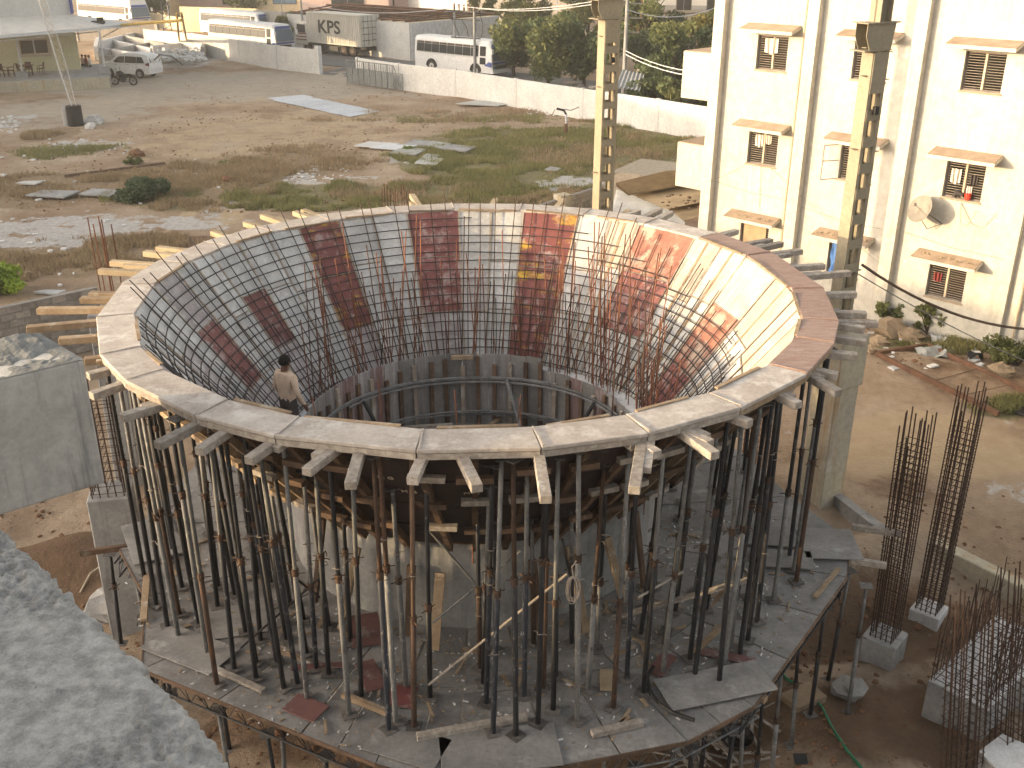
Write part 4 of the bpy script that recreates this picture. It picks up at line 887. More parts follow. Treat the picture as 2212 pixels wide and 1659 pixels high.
# satellite dish under the right hand window
dc = F(.62, 3.92, .42); dish = thing('satellite_dish', dc, 'round grey satellite dish on the white wall below the window with hung clothes', 'satellite dish')
dn = (FN*.75 - FU*.35 + Vector((0, 0, .45))).normalized(); dq = Vector((0, 0, 1)).rotation_difference(dn).to_matrix()
mb = MB(); vs = []; N_ = 24
for ro_ in range(6):
    rr = .42*ro_/5
    for k in range(N_): vs.append(dc + dq @ Vector((rr*cos(2*pi*k/N_), rr*1.08*sin(2*pi*k/N_), .16*(rr/.42)**2)))
fs = [(i*N_+k, i*N_+(k+1) % N_, (i+1)*N_+(k+1) % N_, (i+1)*N_+k) for i in range(5) for k in range(N_)]
mb.add(vs, fs); mb.tube([v for v in vs[-N_:]], .008, 4, closed=True); mb.build('reflector', 'dish', dish, smooth=True)
mb = MB(); mb.tube([dc, F(1.05, 3.55, .02)], .018, 6); mb.tube([F(.75, 3.35, .25), F(1.1, 3.55, .02)], .014, 5); mb.tube([dc - Vector((0, 0, .3)), F(.75, 3.35, .25)], .014, 5); mb.build('bracket', 'prop_grey', dish)
mb = MB(); mb.tube([dc + dq @ Vector((0, -.40, .1)), dc + dq @ Vector((.05, -.15, .50))], .010, 5); mb.box(dc + dq @ Vector((.05, -.12, .52)), (.07, .07, .09)); mb.build('feed_arm', 'dish', dish)
text('TATA', .10, 'pvc', dish, dc + dq @ Vector((-.10, .14, .05)), dq.to_euler())
# washing and odds and ends at that window, the bent antenna
for (s, z, w, h, m_, lb) in ((1.22, 4.98, .30, .46, 'white_cloth', 'cream cloth hanging on the bars of the window above the dish'), (1.76, 4.95, .22, .30, 'trousers', 'dark green cloth hung on the bars beside the cream one'), (1.68, 4.62, .16, .26, 'shirt_white', 'pale bag hung on the right hand bars above the dish'),
        (-5.62, 5.12, .30, .42, 'white_cloth', 'pale cloth hanging inside the first floor window nearest the left corner'), (-5.25, 5.2, .22, .30, 'white_cloth', 'second pale cloth in the first floor window nearest the left corner'), (-5.5, 8.2, .5, .5, 'white_cloth', 'light curtain inside the top left window'), (1.2, 1.85, .25, .3, 'shirt_red', 'reddish cloth behind the bars of the ground floor window below the dish')):
    mb = MB(); vs = []
    for i in range(6):
        for j in range(7):
            vs.append(F(s + (j/6-.5)*w*(1-.35*i/5*(j % 2)), z + h/2 - h*i/5*(1 - .25*abs(j/6-.5)), -.06 + .03*sin(j*2.1)))
    mb.add(vs, [(i*7+j, i*7+j+1, (i+1)*7+j+1, (i+1)*7+j) for i in range(5) for j in range(6)]); tag(mb.build('hanging_cloth', m_), lb, 'cloth')
mb = MB(); mb.tube([F(1.70, 4.37, .0), F(1.70, 4.39, .0), F(1.70, 4.56, .0)], [.07, .085, .10], 10); tag(mb.build('plastic_mug', 'red_plastic'), 'red plastic mug on the sill of the window above the dish', 'mug')
mb = MB(); mb.tube([F(1.30, 4.40, -.02), F(1.34, 4.52, -.02), F(1.55, 4.48, -.02)], [.08, .10, .05], 8); tag(mb.build('bundle', 'trousers'), 'dark bundle on the sill left of the red mug', 'bundle')
mb = MB(); mb.tube([F(1.55, 4.25, .03), F(1.75, 3.75, .35), F(2.0, 3.7, .5), F(2.25, 4.2, .6)], .016, 5); mb.tube([F(2.17, 4.22, .6), F(2.33, 4.22, .6)], .012, 4)
tag(mb.build('bent_antenna', 'pvc'), 'bent metal bracket arm sticking out of the wall right of the dish', 'bracket')
mb = MB(); vs = []
for i in range(9):
    for j in range(5): vs.append(F(-2.45 + .10*j + .03*sin(i*1.7+j), 2.26 - .17*i, -.05 + .03*sin(j*2.5+i)))
mb.add(vs, [(i*5+j, i*5+j+1, (i+1)*5+j+1, (i+1)*5+j) for i in range(8) for j in range(4)]); tag(mb.build('blue_curtain', 'blue_cloth'), 'blue curtain blowing in the ground floor window behind the steel column', 'curtain')
mb = MB(); fbox(mb, -5.9, -5.0, 1.25, 2.2, -.10, -.07); tag(mb.build('mesh_board', 'roof_tan'), 'tan board closing the ground floor window nearest the left corner', 'board')

# ================================================================ STEEL COLUMNS ON PEDESTALS
def laced_column(x, y, z0, zb, ztop, label, s=1.0, rot=R(30)):
    """two plates a short way apart joined by batten plates, corbel at zb"""
    o = thing('steel_column', (x, y, z0), label, 'steel column', 'tan laced steel columns')
    c, sn = cos(rot), sin(rot); ux = Vector((c, sn, 0)); uy = Vector((-sn, c, 0))     # ux: along the lacing face, to the right
    M3 = Matrix((ux, uy, Vector((0, 0, 1)))).transposed(); B = Vector((x, y, 0))
    def bx(mb, x0, x1, y0, y1, za, zb_): return mb.box(B + ux*(x0+x1)/2 + uy*(y0+y1)/2 + Vector((0, 0, (za+zb_)/2)), (x1-x0, y1-y0, zb_-za), mtx=M3)
    W, D = .40*s, .27*s
    for sg in (-1, 1):
        q = MB(); x0 = sg*W/2; bx(q, x0-.008, x0+.008, -D/2, D/2, z0, zb)
        for sy in (-1, 1): bx(q, min(x0+.009*-sg, x0-sg*.075), max(x0-sg*.009, x0-sg*.075), sy*D/2-(.012 if sy > 0 else 0), sy*D/2+(.012 if sy < 0 else 0), z0, zb)
        q.build('channel', 'steel_tan', o)
    z = z0+.25
    k = 0
    while z < zb-.55:
        for sy in (-1, 1):
            q = MB(); bx(q, -W/2+.01, W/2-.01, sy*(D/2+.008), sy*(D/2+.018), z, z+.20) if sy > 0 else bx(q, -W/2+.01, W/2-.01, -D/2-.018, -D/2-.008, z, z+.20); q.build('batten_plate', 'steel_tan', o)
        z += .50 if k % 9 else .55; k += 1
    q = MB(); bx(q, -W/2+.01, W/2-.01, -D/2-.020, -D/2-.008, zb-.62, zb-.02); q.build('batten_plate', 'steel_tan', o)
    q = MB(); bx(q, -.05, .05, -D/2-.09, -D/2-.02, zb-1.15, zb-1.0); q.build('cable_box', 'black', o)
    for zz_ in (zb-.55, zb-.05, zb-1.9, zb-4.3):
        q = MB(); bx(q, W/2+.009, W/2+.20, -.06, .04, zz_, zz_+.012); bx(q, -W/2-.14, -W/2-.009, -.06, .04, zz_+.1, zz_+.112); q.build('gusset', 'steel_tan', o)
    # corbel
    q = MB(); bx(q, -W/2-.30, W/2+.16, -D/2-.05, D/2+.05, zb+.48, zb+.50); bx(q, -W/2-.30, W/2+.02, -D/2-.05, D/2+.05, zb, zb+.02); q.build('corbel_flange', 'steel_tan', o)
    q = MB()
    for sy in (-D/2, D/2):
        yy0, yy1 = sy-.012, sy
        pts = [(-W/2-.26, zb+.48), (-W/2-.26, zb+.26), (-W/2-.14, zb+.02), (W/2+.02, zb+.02), (W/2+.08, zb+.48)]
        A = [B + ux*px_ + uy*yy0 + Vector((0, 0, pz_)) for px_, pz_ in pts]; q.slab(A, uy, .012)
    q.build('corbel_web', 'steel_tan', o)
    q = MB(); bx(q, -W/2+.05, -W/2+.35, -.02, .02, zb+.5, ztop); bx(q, -W/2+.05, -W/2+.07, -.13, .13, zb+.501, ztop); bx(q, -W/2+.33, -W/2+.35, -.13, .13, zb+.501, ztop); q.build('upper_shaft', 'steel_tan', o)
    return o
laced_column(6.74, 19.98, 4.05, 9.62, 13.2, 'tan steel laced column standing on the concrete pedestal right of the funnel')
laced_column(2.66, 29.9, 1.2, 9.45, 13.2, 'tan steel laced column rising behind the far rim of the funnel', s=1.25)
def pedestal(cx_, cy_, w, z1, rz, label, m_='concrete_pedestal', cap=0.0):
    mb = MB(); mb.box((cx_, cy_, z1/2 - .2), (w, w, z1 + .4), rz)
    if cap: mb.box((cx_, cy_, z1 + cap/2 + .002), (w+.10, w+.10, cap), rz)
    o = mb.build('concrete_pedestal', m_); bevel(o, .02); return tag(o, label, 'pedestal')
pedestal(6.86, 19.98, .66, 2.9, R(30), 'tall tan and grey concrete pedestal under the right steel column', cap=1.12)
pedestal(2.66, 29.9, .8, 1.2, R(30), 'concrete pedestal hidden behind the funnel under the far steel column')

# ================================================================ REBAR CAGES
def cage(base, top, w, d, rz, nx_, ny_, label, zb_=.1, ring_to=.85, m_='rebar_brown', sp=.15, nm='rebar_cage', grp='upright rebar cages', ext=(0, .35)):
    o = thing(nm, base, label, 'rebar cage', grp); B = Vector(base); T = Vector(top); H = (T-B)
    ux = Vector((cos(rz), sin(rz), 0)); uy = Vector((-sin(rz), cos(rz), 0)); pts = []
    for i in range(nx_):
        for j in range(ny_):
            if 0 < i < nx_-1 and 0 < j < ny_-1: continue
            pts.append((w*(i/(nx_-1)-.5), d*(j/(ny_-1)-.5)))
    for a_, b_ in pts:
        e = 1 - U_(*ext)*.4 if random.random() < .6 else 1.0
        q = MB(); s = B + ux*a_ + uy*b_; t = B + H*e + ux*(a_+U_(-.03, .03)) + uy*(b_+U_(-.03, .03)); q.tube([s, (s+t)/2 + Vector((U_(-.01, .01), U_(-.01, .01), 0)), t], .0115, 5); q.build('upright_bar', m_, o)
    n_ = int(H.length*ring_to/sp)
    for k in range(n_):
        c = B + H*((k+.5)*sp/H.length); z_ = U_(-.015, .015); e = .018
        q = MB(); cs = [c + ux*sx*(w/2+e) + uy*sy*(d/2+e) + Vector((0, 0, z_)) for sx, sy in ((-1, -1), (1, -1), (1, 1), (-1, 1))]
        q.tube(cs, .0065, 4, closed=True); q.tube([(cs[0]+cs[1])/2 - Vector((0, 0, .01)), (cs[2]+cs[3])/2 - Vector((0, 0, .01))], .0065, 4); q.build('tie_ring', m_, o)
    return o
b1 = G(2005, 1325, 0); b2 = G(1905, 1410, 0)
cage(b1 + Vector((0, 0, .12)), XY(2104, 830, b1.y), .36, .42, R(-40), 5, 5, 'taller rebar cage at right, on a small concrete stub', ring_to=.84, sp=.115)
cage(b2 + Vector((0, 0, .38)), XY(1985, 893, b2.y), .36, .42, R(-40), 5, 5, 'rebar cage nearer the deck corner, on a grey concrete stub', ring_to=.90, sp=.115)
pedestal(b1.x, b1.y, .54, .14, R(-40), 'small pale concrete stub under the taller rebar cage', 'concrete_white')
pedestal(b2.x, b2.y, .60, .40, R(-40), 'grey concrete stub under the rebar cage nearer the deck', 'concrete')
# left pedestal with its cage, cages behind the props
lp = Vector((-6.95, 15.6, 0)); pedestal(lp.x, lp.y, .70, 2.75, R(12), 'grey concrete pedestal standing left of the deck', 'concrete')
cage(lp + Vector((0, 0, 2.75)), (lp.x-.02, lp.y, 4.75), .52, .52, R(12), 5, 5, 'rebar cage rising from the pedestal left of the deck', ring_to=.95)
cage((5.55, 20.7, 0), (5.6, 20.7, 4.6), .6, .6, R(-20), 5, 5, 'rebar cage behind the right hand props, left of the tan pedestal', ring_to=.95, m_='rebar_rust')
cage((3.9, 20.9, 0), (3.9, 20.9, 3.6), .5, .5, R(-20), 4, 4, 'shorter rebar cage deep behind the right hand props', ring_to=.95, m_='rebar_rust')
q = G(232, 660, 0); q = Vector((-9.9, 21.0, 0)); 
fb = thing('starter_rebar', (q.x, q.y, 3.2), 'few rusty bars sticking up behind the far left rim of the funnel', 'rebar')
for px_, y0, y1 in ((189, 470, 640), (201, 484, 640), (212, 466, 640), (216, 480, 640), (219, 474, 640), (240, 484, 640)):
    t = XY(px_, y0, 20.6+U_(-.2, .3)); b_ = XY(px_+4, y1, t.y); b_.x = t.x+.02; mb = MB(); mb.tube([b_, t], .013, 5); mb.build('upright_bar', 'rebar_rust', fb)
pedestal(XY(215, 640, 20.7).x, 20.75, .55, 4.2, R(10), 'concrete pedestal hidden behind the left rim under the few rusty bars', 'concrete')
# a row of short bars beyond the far rim
fb = thing('starter_rebar', G(862, 440, .2), 'row of short rusty bars standing beyond the far rim left of the steel column', 'rebar')
for k in range(11):
    p = G(826 + k*6 + U_(-1, 1), 446, 1.0); mb = MB(); mb.tube([(p.x, p.y, 0), (p.x+U_(-.03, .03), p.y, 1.75 + U_(-.15, .25))], .018, 4); mb.build('upright_bar', 'rebar_rust', fb)

# ================================================================ THE FOOTING BEAMS BOTTOM RIGHT
zt = .62
A = [G(2151, 1329, zt), G(2005, 1469, zt), G(2135, 1535, zt)]; A.append(A[0] + (A[2]-A[1])); 
def footing(quad, z1, label):
    o = thing('footing_beam', (quad[1].x, quad[1].y, 0), label, 'concrete beam')
    q = MB(); q.prism([(p.x, p.y) for p in quad], -.3, z1-.02); bevel(q.build('side', 'concrete', o), .01)
    q = MB(); q.prism([(p.x*.99+.01*quad[0].x, p.y) for p in quad], z1-.018, z1); q.build('top', 'concrete_white', o); return o
footing(A, zt, 'white topped concrete footing beam with bars on it, bottom right')
B4 = [A[3] + Vector((.25, .15, 0)), A[2] + Vector((.15, .95, 0)) + (A[3]-A[2])*.1, A[2] + Vector((1.6, .5, 0)), A[3] + Vector((2.0, -.2, 0))]
footing(B4, zt*.95, 'second white topped concrete block behind the footing beam at the right edge')
C4 = [G(2165, 1585, .5), G(2115, 1622, .5), G(2180, 1690, .5), G(2290, 1640, .5)]
footing(C4, .5, 'white topped concrete block at the lower right corner of the picture')
nets = thing('rebar_grid', A[1], 'thin rusty rebar grid standing over the white topped footing beam', 'rebar')
e0, e1 = (A[0]-A[1]), (A[2]-A[1])
for side, off in ((0, .04), (1, .93)):
    base0 = A[1] + e1*off; nb = 26
    for k in range(nb):
        p = base0 + e0*(k+.3)/nb; mb = MB(); h = 1.0 + .25*sin(k*2.3) + U_(-.08, .15)
        if side == 1: h += .35
        mb.tube([p - Vector((0, 0, .1)), p + Vector((U_(-.04, .04), U_(-.04, .04), h))], .0085, 4); mb.build('upright_bar', 'rebar_brown', nets)
    for z_ in ((.10, .28, .46, .66) if side == 0 else (.15, .4, .65, .9, 1.15)):
        mb = MB(); mb.tube([base0 + Vector((0, 0, z_)), base0 + e0 + Vector((0, 0, z_ + .02))], .007, 4); mb.build('level_bar', 'rebar_brown', nets)
for k in range(16):
    p = A[1] + e0*(k+.4)/16; mb = MB(); mb.tube([p + e1*.0 + Vector((0, 0, .04)), p + e1*1.0 + Vector((0, 0, .04 + .02*(k % 2)))], .008, 4); mb.build('cross_bar', 'rebar_brown', nets)
for k in range(5):
    p = A[1] + e1*(.1+.2*k); mb = MB(); mb.tube([p + Vector((0, 0, .055)), p + e0 + Vector((0, 0, .055))], .008, 4); mb.build('cross_bar', 'rebar_brown', nets)
c0 = G(2075, 1690, 0); cage(c0, XY(2098, 1285, c0.y), .55, .28, R(28), 6, 3, 'near rebar cage with tall bars at the bottom right edge of the picture', ring_to=.7, sp=.17)
c0 = G(2170, 1640, 0); cage(c0 + Vector((.1, .1, 0)), XY(2200, 1240, c0.y), .6, .4, R(28), 6, 3, 'rebar cage behind the nearest one at the right edge of the picture', ring_to=.8, sp=.16)
# low ground beam of concrete further right
mb = MB(); p0, p1 = G(1965, 1150, .25), G(2330, 1335, .25); mb.bar(p0 - Vector((0, 0, .15)), p1 - Vector((0, 0, .15)), .3, .55); bevel(mb.build('_x', 'concrete_pedestal'), .02); o = bpy.data.objects['_x']; o.name = 'ground_beam'; tag(o, 'long low concrete ground beam half buried in the earth at right', 'concrete beam')
mb = MB(); mb.bar(G(1795, 1075, .1), G(1905, 1160, .1), .22, .4); tag(mb.build('ground_beam', 'concrete'), 'short grey ground beam at the foot of the tan pedestal', 'concrete beam')
# hose, stones, black bowl
mb = MB(); mb.tube([GG(x_, y_) + Vector((0, 0, .03)) for x_, y_ in ((1660, 1430), (1678, 1443), (1700, 1470), (1745, 1497), (1775, 1530), (1800, 1580), (1830, 1625), (1875, 1680), (1900, 1720))], .025, 6); tag(mb.build('garden_hose', 'hose_green', smooth=True), 'green hose trailing over the brown earth at lower right', 'hose')
mb = MB(); rock(mb, GG(1831, 1500) + Vector((0, 0, .12)), .30, .6, 8); tag(mb.build('stone', 'rock_grey'), 'grey stone block beside the foot of the lone prop', 'stone')
mb = MB(); mb.box(GG(1735, 1512) + Vector((0, 0, .04)), (.62, .4, .14), .5); tag(mb.build('stone_slab', 'rock'), 'flat tan stone lying by the green hose', 'stone')
mb = MB(); p = GG(1590, 1612); 
vs = []
for i in range(5):
    for k in range(16): vs.append(p + Vector((.26*sin(i*.36)*cos(k*pi/8), .26*sin(i*.36)*sin(k*pi/8), .26-.26*cos(i*.36))))
mb.add(vs, [(i*16+k, (i+1)*16+k, (i+1)*16+(k+1) % 16, i*16+(k+1) % 16) for i in range(4) for k in range(16)]); tag(mb.build('mortar_pan', 'black'), 'black round mortar pan on the ground under the deck', 'pan')
mb = MB(); mb.box(GG(1728, 1648) + Vector((0, 0, .08)), (.2, .16, .02), .4, Matrix.Rotation(.5, 3, 'X')); tag(mb.build('metal_plate', 'black'), 'small black metal plate on the earth at the bottom edge', 'plate')
dq_ = MB()
for k in range(40):
    p = GG(U_(1430, 1640), U_(1540, 1655)) + Vector((0, 0, U_(.02, .12))); a = U_(0, 3); d = Vector((cos(a), sin(a), U_(-.1, .1)))*U_(.15, .5); dq_.bar(p-d, p+d, U_(.01, .06), U_(.01, .03))
stuff(dq_.build('scrap_heap', 'timber_grey'), 'heap of scrap laths and wire below the deck')
st_ = MB()
for k in range(1300):
    px_, py_ = random.choice([(U_(1700, 2212), U_(1060, 1659)), (U_(1700, 2212), U_(1160, 1659)), (U_(0, 330), U_(1080, 1500)), (U_(380, 1700), U_(1440, 1680)), (U_(1850, 2212), U_(700, 790))]); p = GG(px_, py_); rock(st_, p + Vector((0, 0, .0)), min(.12, abs(random.gauss(0, .028)) + .010), .65, 5)
stuff(st_.build('earth_clods', 'soil_clod'), 'brown clods and stones scattered over the bare earth')
mb = MB(); rock(mb, GG(235, 1330) + Vector((0, 0, .2)), .42, .7, 9); tag(mb.build('rubble_stone', 'rock_grey'), 'big lump of broken concrete at the foot of the left pedestal', 'stone')
mb = MB(); mb.tube([GG(175, 1290) + Vector((0, 0, .1)), GG(200, 1262) + Vector((0, 0, .25)), GG(245, 1237) + Vector((0, 0, .3))], .02, 5); tag(mb.build('plastic_pipe', 'pvc'), 'thin pale pipe curving over the earth left of the deck', 'pipe')
mb = MB(); mb.box((-5.6, 10.9, .0), (1.4, 1.0, .5), .5); tag(mb.build('footing_block', 'concrete'), 'pale concrete base half hidden under the left corner of the deck', 'concrete block')
# ================================================================ LEFT PIER, NEAR PARAPET
zt = HZ(180, 773, 10.0); zb = HZ(225, 1043, 10.0)
c0 = XY(180, 773, 10.0); c1 = G(0, 816, zt); c1 = c0 + (c1-c0)*4.5; bk = G(83, 716, zt); c2 = c0 + (bk-c0)*1.0; c3 = c1 + (c2-c0)
n1 = 70; n2 = 22; vs = []
for i in range(n1+1):
    for j in range(n2+1):
        p = c1 + (c0-c1)*(i/n1) + (c2-c0)*(j/n2); e = min(i, n1-i, j, n2-j)/3
        h = (vnoise(np.array([p.x]), np.array([p.y]), .16, 11)[0]-.5)*.045 + (vnoise(np.array([p.x]), np.array([p.y]), .05, 12)[0]-.5)*.02 + mound(p.x, p.y, c0.x-1.0, c0.y+.45, .5, .35, .10)
        vs.append((p.x, p.y, zt + h*min(1, e) - .015))
pier = thing('concrete_pier', (c0.x, c0.y, zb), 'big pale concrete pier cap with dark drip stains at the left edge of the picture', 'concrete pier')
mb = MB(); mb.add(vs, [(i*(n2+1)+j, (i+1)*(n2+1)+j, (i+1)*(n2+1)+j+1, i*(n2+1)+j+1) for i in range(n1) for j in range(n2)]); mb.build('rough_top', 'mud_grey', pier)
mb = MB(); mb.prism([(p.x, p.y) for p in (c1, c0, c2, c3)], zb, zt-.02); bevel(mb.build('block', 'concrete_pier', pier), .025, 2)
cc = (c1+c3)/2; mb = MB(); mb.prism([(c1.x+.2, c1.y+.1), (c1.x+1.2, c1.y+.5), (c3.x+1, c3.y-.1), (c3.x+.1, c3.y-.1)], -.3, zb); mb.build('shaft', 'concrete_pier', pier)
# the parapet just below the camera
zp = 10.05
E_ = [G(-60, 1090, zp), G(0, 1139, zp), G(80, 1207, zp), G(167, 1293, zp), G(253, 1379, zp), G(333, 1463, zp), G(400, 1527, zp), G(500, 1646, zp), G(560, 1720, zp), G(640, 1810, zp)]
cum = [0]; 
for a_, b_ in zip(E_, E_[1:]): cum.append(cum[-1] + (b_-a_).length)
def edge(t):
    d = t*cum[-1]; k = max(0, min(len(E_)-2, int(np.searchsorted(cum, d))-1)); f = (d-cum[k])/(cum[k+1]-cum[k]); return E_[k]*(1-f) + E_[k+1]*f
inw = Vector((-(E_[-1]-E_[0]).y*-1, -(E_[-1]-E_[0]).x, 0)).normalized()
if inw.x > 0: inw = -inw
n1, n2 = 640, 340; uu = np.linspace(0, 1, n1+1); VV = 1.9*np.linspace(0, 1, n2+1)**1.25
ex = np.array([tuple(edge(u)) for u in uu]); XX = ex[:, 0][:, None] + inw.x*VV[None, :]; YY = ex[:, 1][:, None] + inw.y*VV[None, :]
jit = ((vnoise(ex[:, 0]*3, ex[:, 1]*3, .09, 21)-.5)*.020 + (vnoise(ex[:, 0]*3, ex[:, 1]*3, .035, 22)-.5)*.012)[:, None]*np.exp(-VV/.05)[None, :]
XX = XX + inw.x*jit; YY = YY + inw.y*jit
smooth_ = np.clip((vnoise(XX+7, YY, .45, 25)-.50)*6, 0, 1)
HH = (vnoise(XX, YY, .11, 31)-.5)*.010 + ((vnoise(XX, YY, .030, 32)-.5)*.014 + (vnoise(XX, YY, .013, 33)-.5)*.022)*(1-.85*smooth_)
HH = HH - .02*np.exp(-VV/.012)[None, :]
sidez = -.28
vs = np.stack([XX, YY, zp + HH], -1); side = np.stack([XX[:, 0]-inw.x*.004, YY[:, 0]-inw.y*.004, np.full(n1+1, zp+sidez)], -1)
vv = np.concatenate([side[:, None, :], vs], 1).reshape(-1, 3); w_ = n2+2
ix = np.arange((n1+1)*w_).reshape(n1+1, w_); fc = np.stack([ix[:-1, :-1], ix[1:, :-1], ix[1:, 1:], ix[:-1, 1:]], -1).reshape(-1, 4)
me = bpy.data.meshes.new('parapet'); me.from_pydata(vv.tolist(), [], fc.tolist()); me.materials.append(MATS['foreground_concrete'])
o = bpy.data.objects.new('parapet', me); COL.objects.link(o); tag(o, 'rough grey concrete parapet edge close to the camera in the lower left corner', 'parapet')
mb = MB(); a_, b_, c_, d_ = E_[0], E_[-1], E_[-1] + inw*1.9, E_[0] + inw*1.9
mb.prism([((p + inw*.03).x, (p + inw*.03).y) for p in (a_, b_, c_, d_)], 0, zp-.29); tag(mb.build('lower_wall', 'concrete_rough'), 'wall of the unfinished building below the rough parapet', 'wall')

mb = MB(); mb.prism([(-11, -6), (-5, -6), (-5, 2.2), (-11, 2.2)], 0, 13.0); tag(mb.build('parapet_shade_block', 'concrete_rough'), 'unseen block added left of the camera to shade the near parapet', 'building')  # unseen block added so its shadow keeps the sun off the parapet
# ================================================================ BLOCK WALLS
def block_wall(p0, p1, h, label, m_='block', L=.42, H=.21, rows=None, th=.2, nmax=290, grp=None):
    o = thing('block_wall', (p0.x, p0.y, 0), label, 'wall', grp); d = (p1-p0); d.z = 0; T = d.length; d.normalize(); n_ = int(T/L); rz = math.atan2(d.y, d.x)
    me = MB().box((0, 0, 0), (L-.022, th, H-.022)).mesh('block', m_); nr = int(h/H); nv = 0; top0 = max(0, nr - nmax//max(1, n_))
    mb = MB(); mb.box((p0+p1)/2*1 + Vector((0, 0, nr*H/2 - (p0.z+p1.z)/2)), (T, th-.03, nr*H), rz); mb.build('mortar_core', 'mortar', o)
    rest = MB()
    for r_ in range(nr):
        for k in range(n_):
            c = p0 + d*((k+.5+(.5 if r_ % 2 else 0))*L); c.z = (r_+.5)*H
            if (c - p0).length > T + .3: continue
            if r_ >= top0: inst('block', me, o, c - o.location, rot=(U_(-.01, .01), 0, rz + U_(-.012, .012)))
            else: rest.box(c, (L-.022, th, H-.022), rz)
    if rest.v: stuff(rest.build('lower_blocks', m_, o))
    return o
w0, w1 = G(-60, 668, 2.0), G(206, 612, 2.0); w0.z = w1.z = 0
block_wall(w0, w1, 2.0, 'grey concrete block wall at left behind the big pier', th=.2)
w2, w3 = G(1150, 447, 1.9), G(1300, 400, 1.9); w2.z = w3.z = 0
block_wall(w2, w3 + (w3-w2)*.1, 1.9, 'tan block wall behind the far rim, left of the shed roofs', 'block_tan')
mb = MB(); p = G(1215, 430, 1.9); mb.box((p.x, p.y, 1.0), (.55, .5, 2.2), .6); bevel(mb.build('wall_pillar', 'concrete_pedestal'), .02); o = bpy.data.objects['wall_pillar']; tag(o, 'short cream pillar standing against the tan block wall', 'pillar')

# ================================================================ SHEDS WITH CORRUGATED SHEETS
def corr(mb, q, n_=14, amp=.035, nl=2, sag=0.0):
    """corrugated quad q0->q1 across the waves, q0->q3 along them"""
    vs = []; N_ = n_*4
    for i in range(N_+1):
        a_ = q[0]*(1-i/N_) + q[1]*(i/N_); b_ = q[3]*(1-i/N_) + q[2]*(i/N_)
        for j in range(nl+1): p = a_*(1-j/nl) + b_*(j/nl); vs.append(p + Vector((0, 0, amp*sin(2*pi*i/4) - sag*sin(pi*j/nl))))
    mb.add(vs, [(i*(nl+1)+j, (i+1)*(nl+1)+j, (i+1)*(nl+1)+j+1, i*(nl+1)+j+1) for i in range(N_) for j in range(nl)])
shed = thing('shed', G(1400, 430, 0), 'low shed roofed with tan and grey corrugated sheets beside the steel column', 'shed')
for q, m_, n_ in ((((1330, 398, 2.5), (1357, 419, 2.4), (1482, 396, 2.5), (1440, 372, 2.7)), 'roof_tan', 8), (((1440, 372, 2.7), (1484, 396, 2.5), (1600, 392, 2.6), (1560, 366, 2.7)), 'roof_tan', 8),
                  (((1362, 420, 2.2), (1440, 452, 2.1), (1560, 428, 2.2), (1470, 398, 2.3)), 'roof_tan', 2), (((1438, 450, 2.0), (1478, 476, 1.9), (1580, 450, 2.0), (1545, 425, 2.1)), 'roof_tan', 2),
                  (((1332, 412, 2.1), (1322, 450, 1.9), (1480, 484, 1.7), (1445, 455, 1.9)), 'galv', 12), (((1322, 436, 1.9), (1320, 466, 1.8), (1420, 500, 1.6), (1440, 470, 1.7)), 'galv', 10)):
    mb = MB(); corr(mb, [G(*t) for t in q], n_*2 if n_ > 3 else n_, .07 if n_ > 3 else .015); mb.build('roof_sheet', m_, shed)
mb = MB(); c = G(1400, 440, 0); mb.box((c.x+1.2, c.y-.2, .8), (5.0, 3.4, 1.6), R(-30)); mb.build('wall', 'block_tan', shed)
rb_ = MB()
for k in range(26): p = G(1430 + U_(0, 90), 420 + U_(0, 30), 2.35); rock(rb_, p, U_(.03, .09), .4, 5)
stuff(rb_.build('roof_litter', 'timber_dark'), 'stones, rags and sticks lying on the shed roof')

# ================================================================ COMPOUND WALL AND GATE
def wall_run(pxs, h, label, m_='whitewash', grp='white compound wall'):
    pts = [G(*p) for p in pxs]; o = thing('compound_wall', pts[0], label, 'wall', grp)
    for a_, b_ in zip(pts, pts[1:]):
        d = (b_-a_).normalized(); mb = MB(); mb.bar(a_ + d*.12 + Vector((0, 0, h/2-.1)), b_ - d*.12 + Vector((0, 0, h/2-.1)), .16, h+.2); mb.build('wall_panel', m_, o)
    for p in pts: mb = MB(); mb.box(p + Vector((0, 0, h/2-.08)), (.24, .24, h+.26), R(-40)); mb.build('pillar', m_, o)
    return o
wall_run([(318, 108), (420, 118), (520, 136), (600, 150), (687, 160)], 2.1, 'white compound wall running from the far yard to the gate opening')
wall_run([(775, 178), (862, 193), (985, 209), (1114, 232), (1257, 257), (1419, 284), (1565, 311), (1720, 340)], 2.0, 'white compound wall running from the sliding gate to the apartment block')
wall_run([(-30, 80), (60, 84), (170, 89), (340, 92), (345, 95)], 2.4, 'grey block boundary wall at the far left end of the yard', 'block', 'boundary wall')
p = G(683, 160); mb = MB(); mb.box(p + Vector((.3, 0, 1.15)), (.5, .4, 2.5), R(-40)); tag(mb.build('gate_post', 'whitewash'), 'white gate post at the end of the far compound wall', 'post')
g0, g1 = G(752, 180) + Vector((0, -.4, 0)), G(872, 197) + Vector((0, -.5, 0)); gd = (g1-g0).normalized(); gate = thing('sliding_gate', g0, 'long grey steel sliding gate pushed open in front of the white wall', 'gate')
Lg = (g1-g0).length
for z in (.15, .75, 1.35): mb = MB(); mb.bar(g0 + Vector((0, 0, z)), g1 + Vector((0, 0, z)), .06, .06); mb.build('rail', 'gate_grey', gate)
mb = MB(); mb.bar(g0 + Vector((0, 0, 1.95)), g0 + gd*Lg*.84 + Vector((0, 0, 1.95)), .06, .06); mb.build('rail', 'gate_grey', gate)
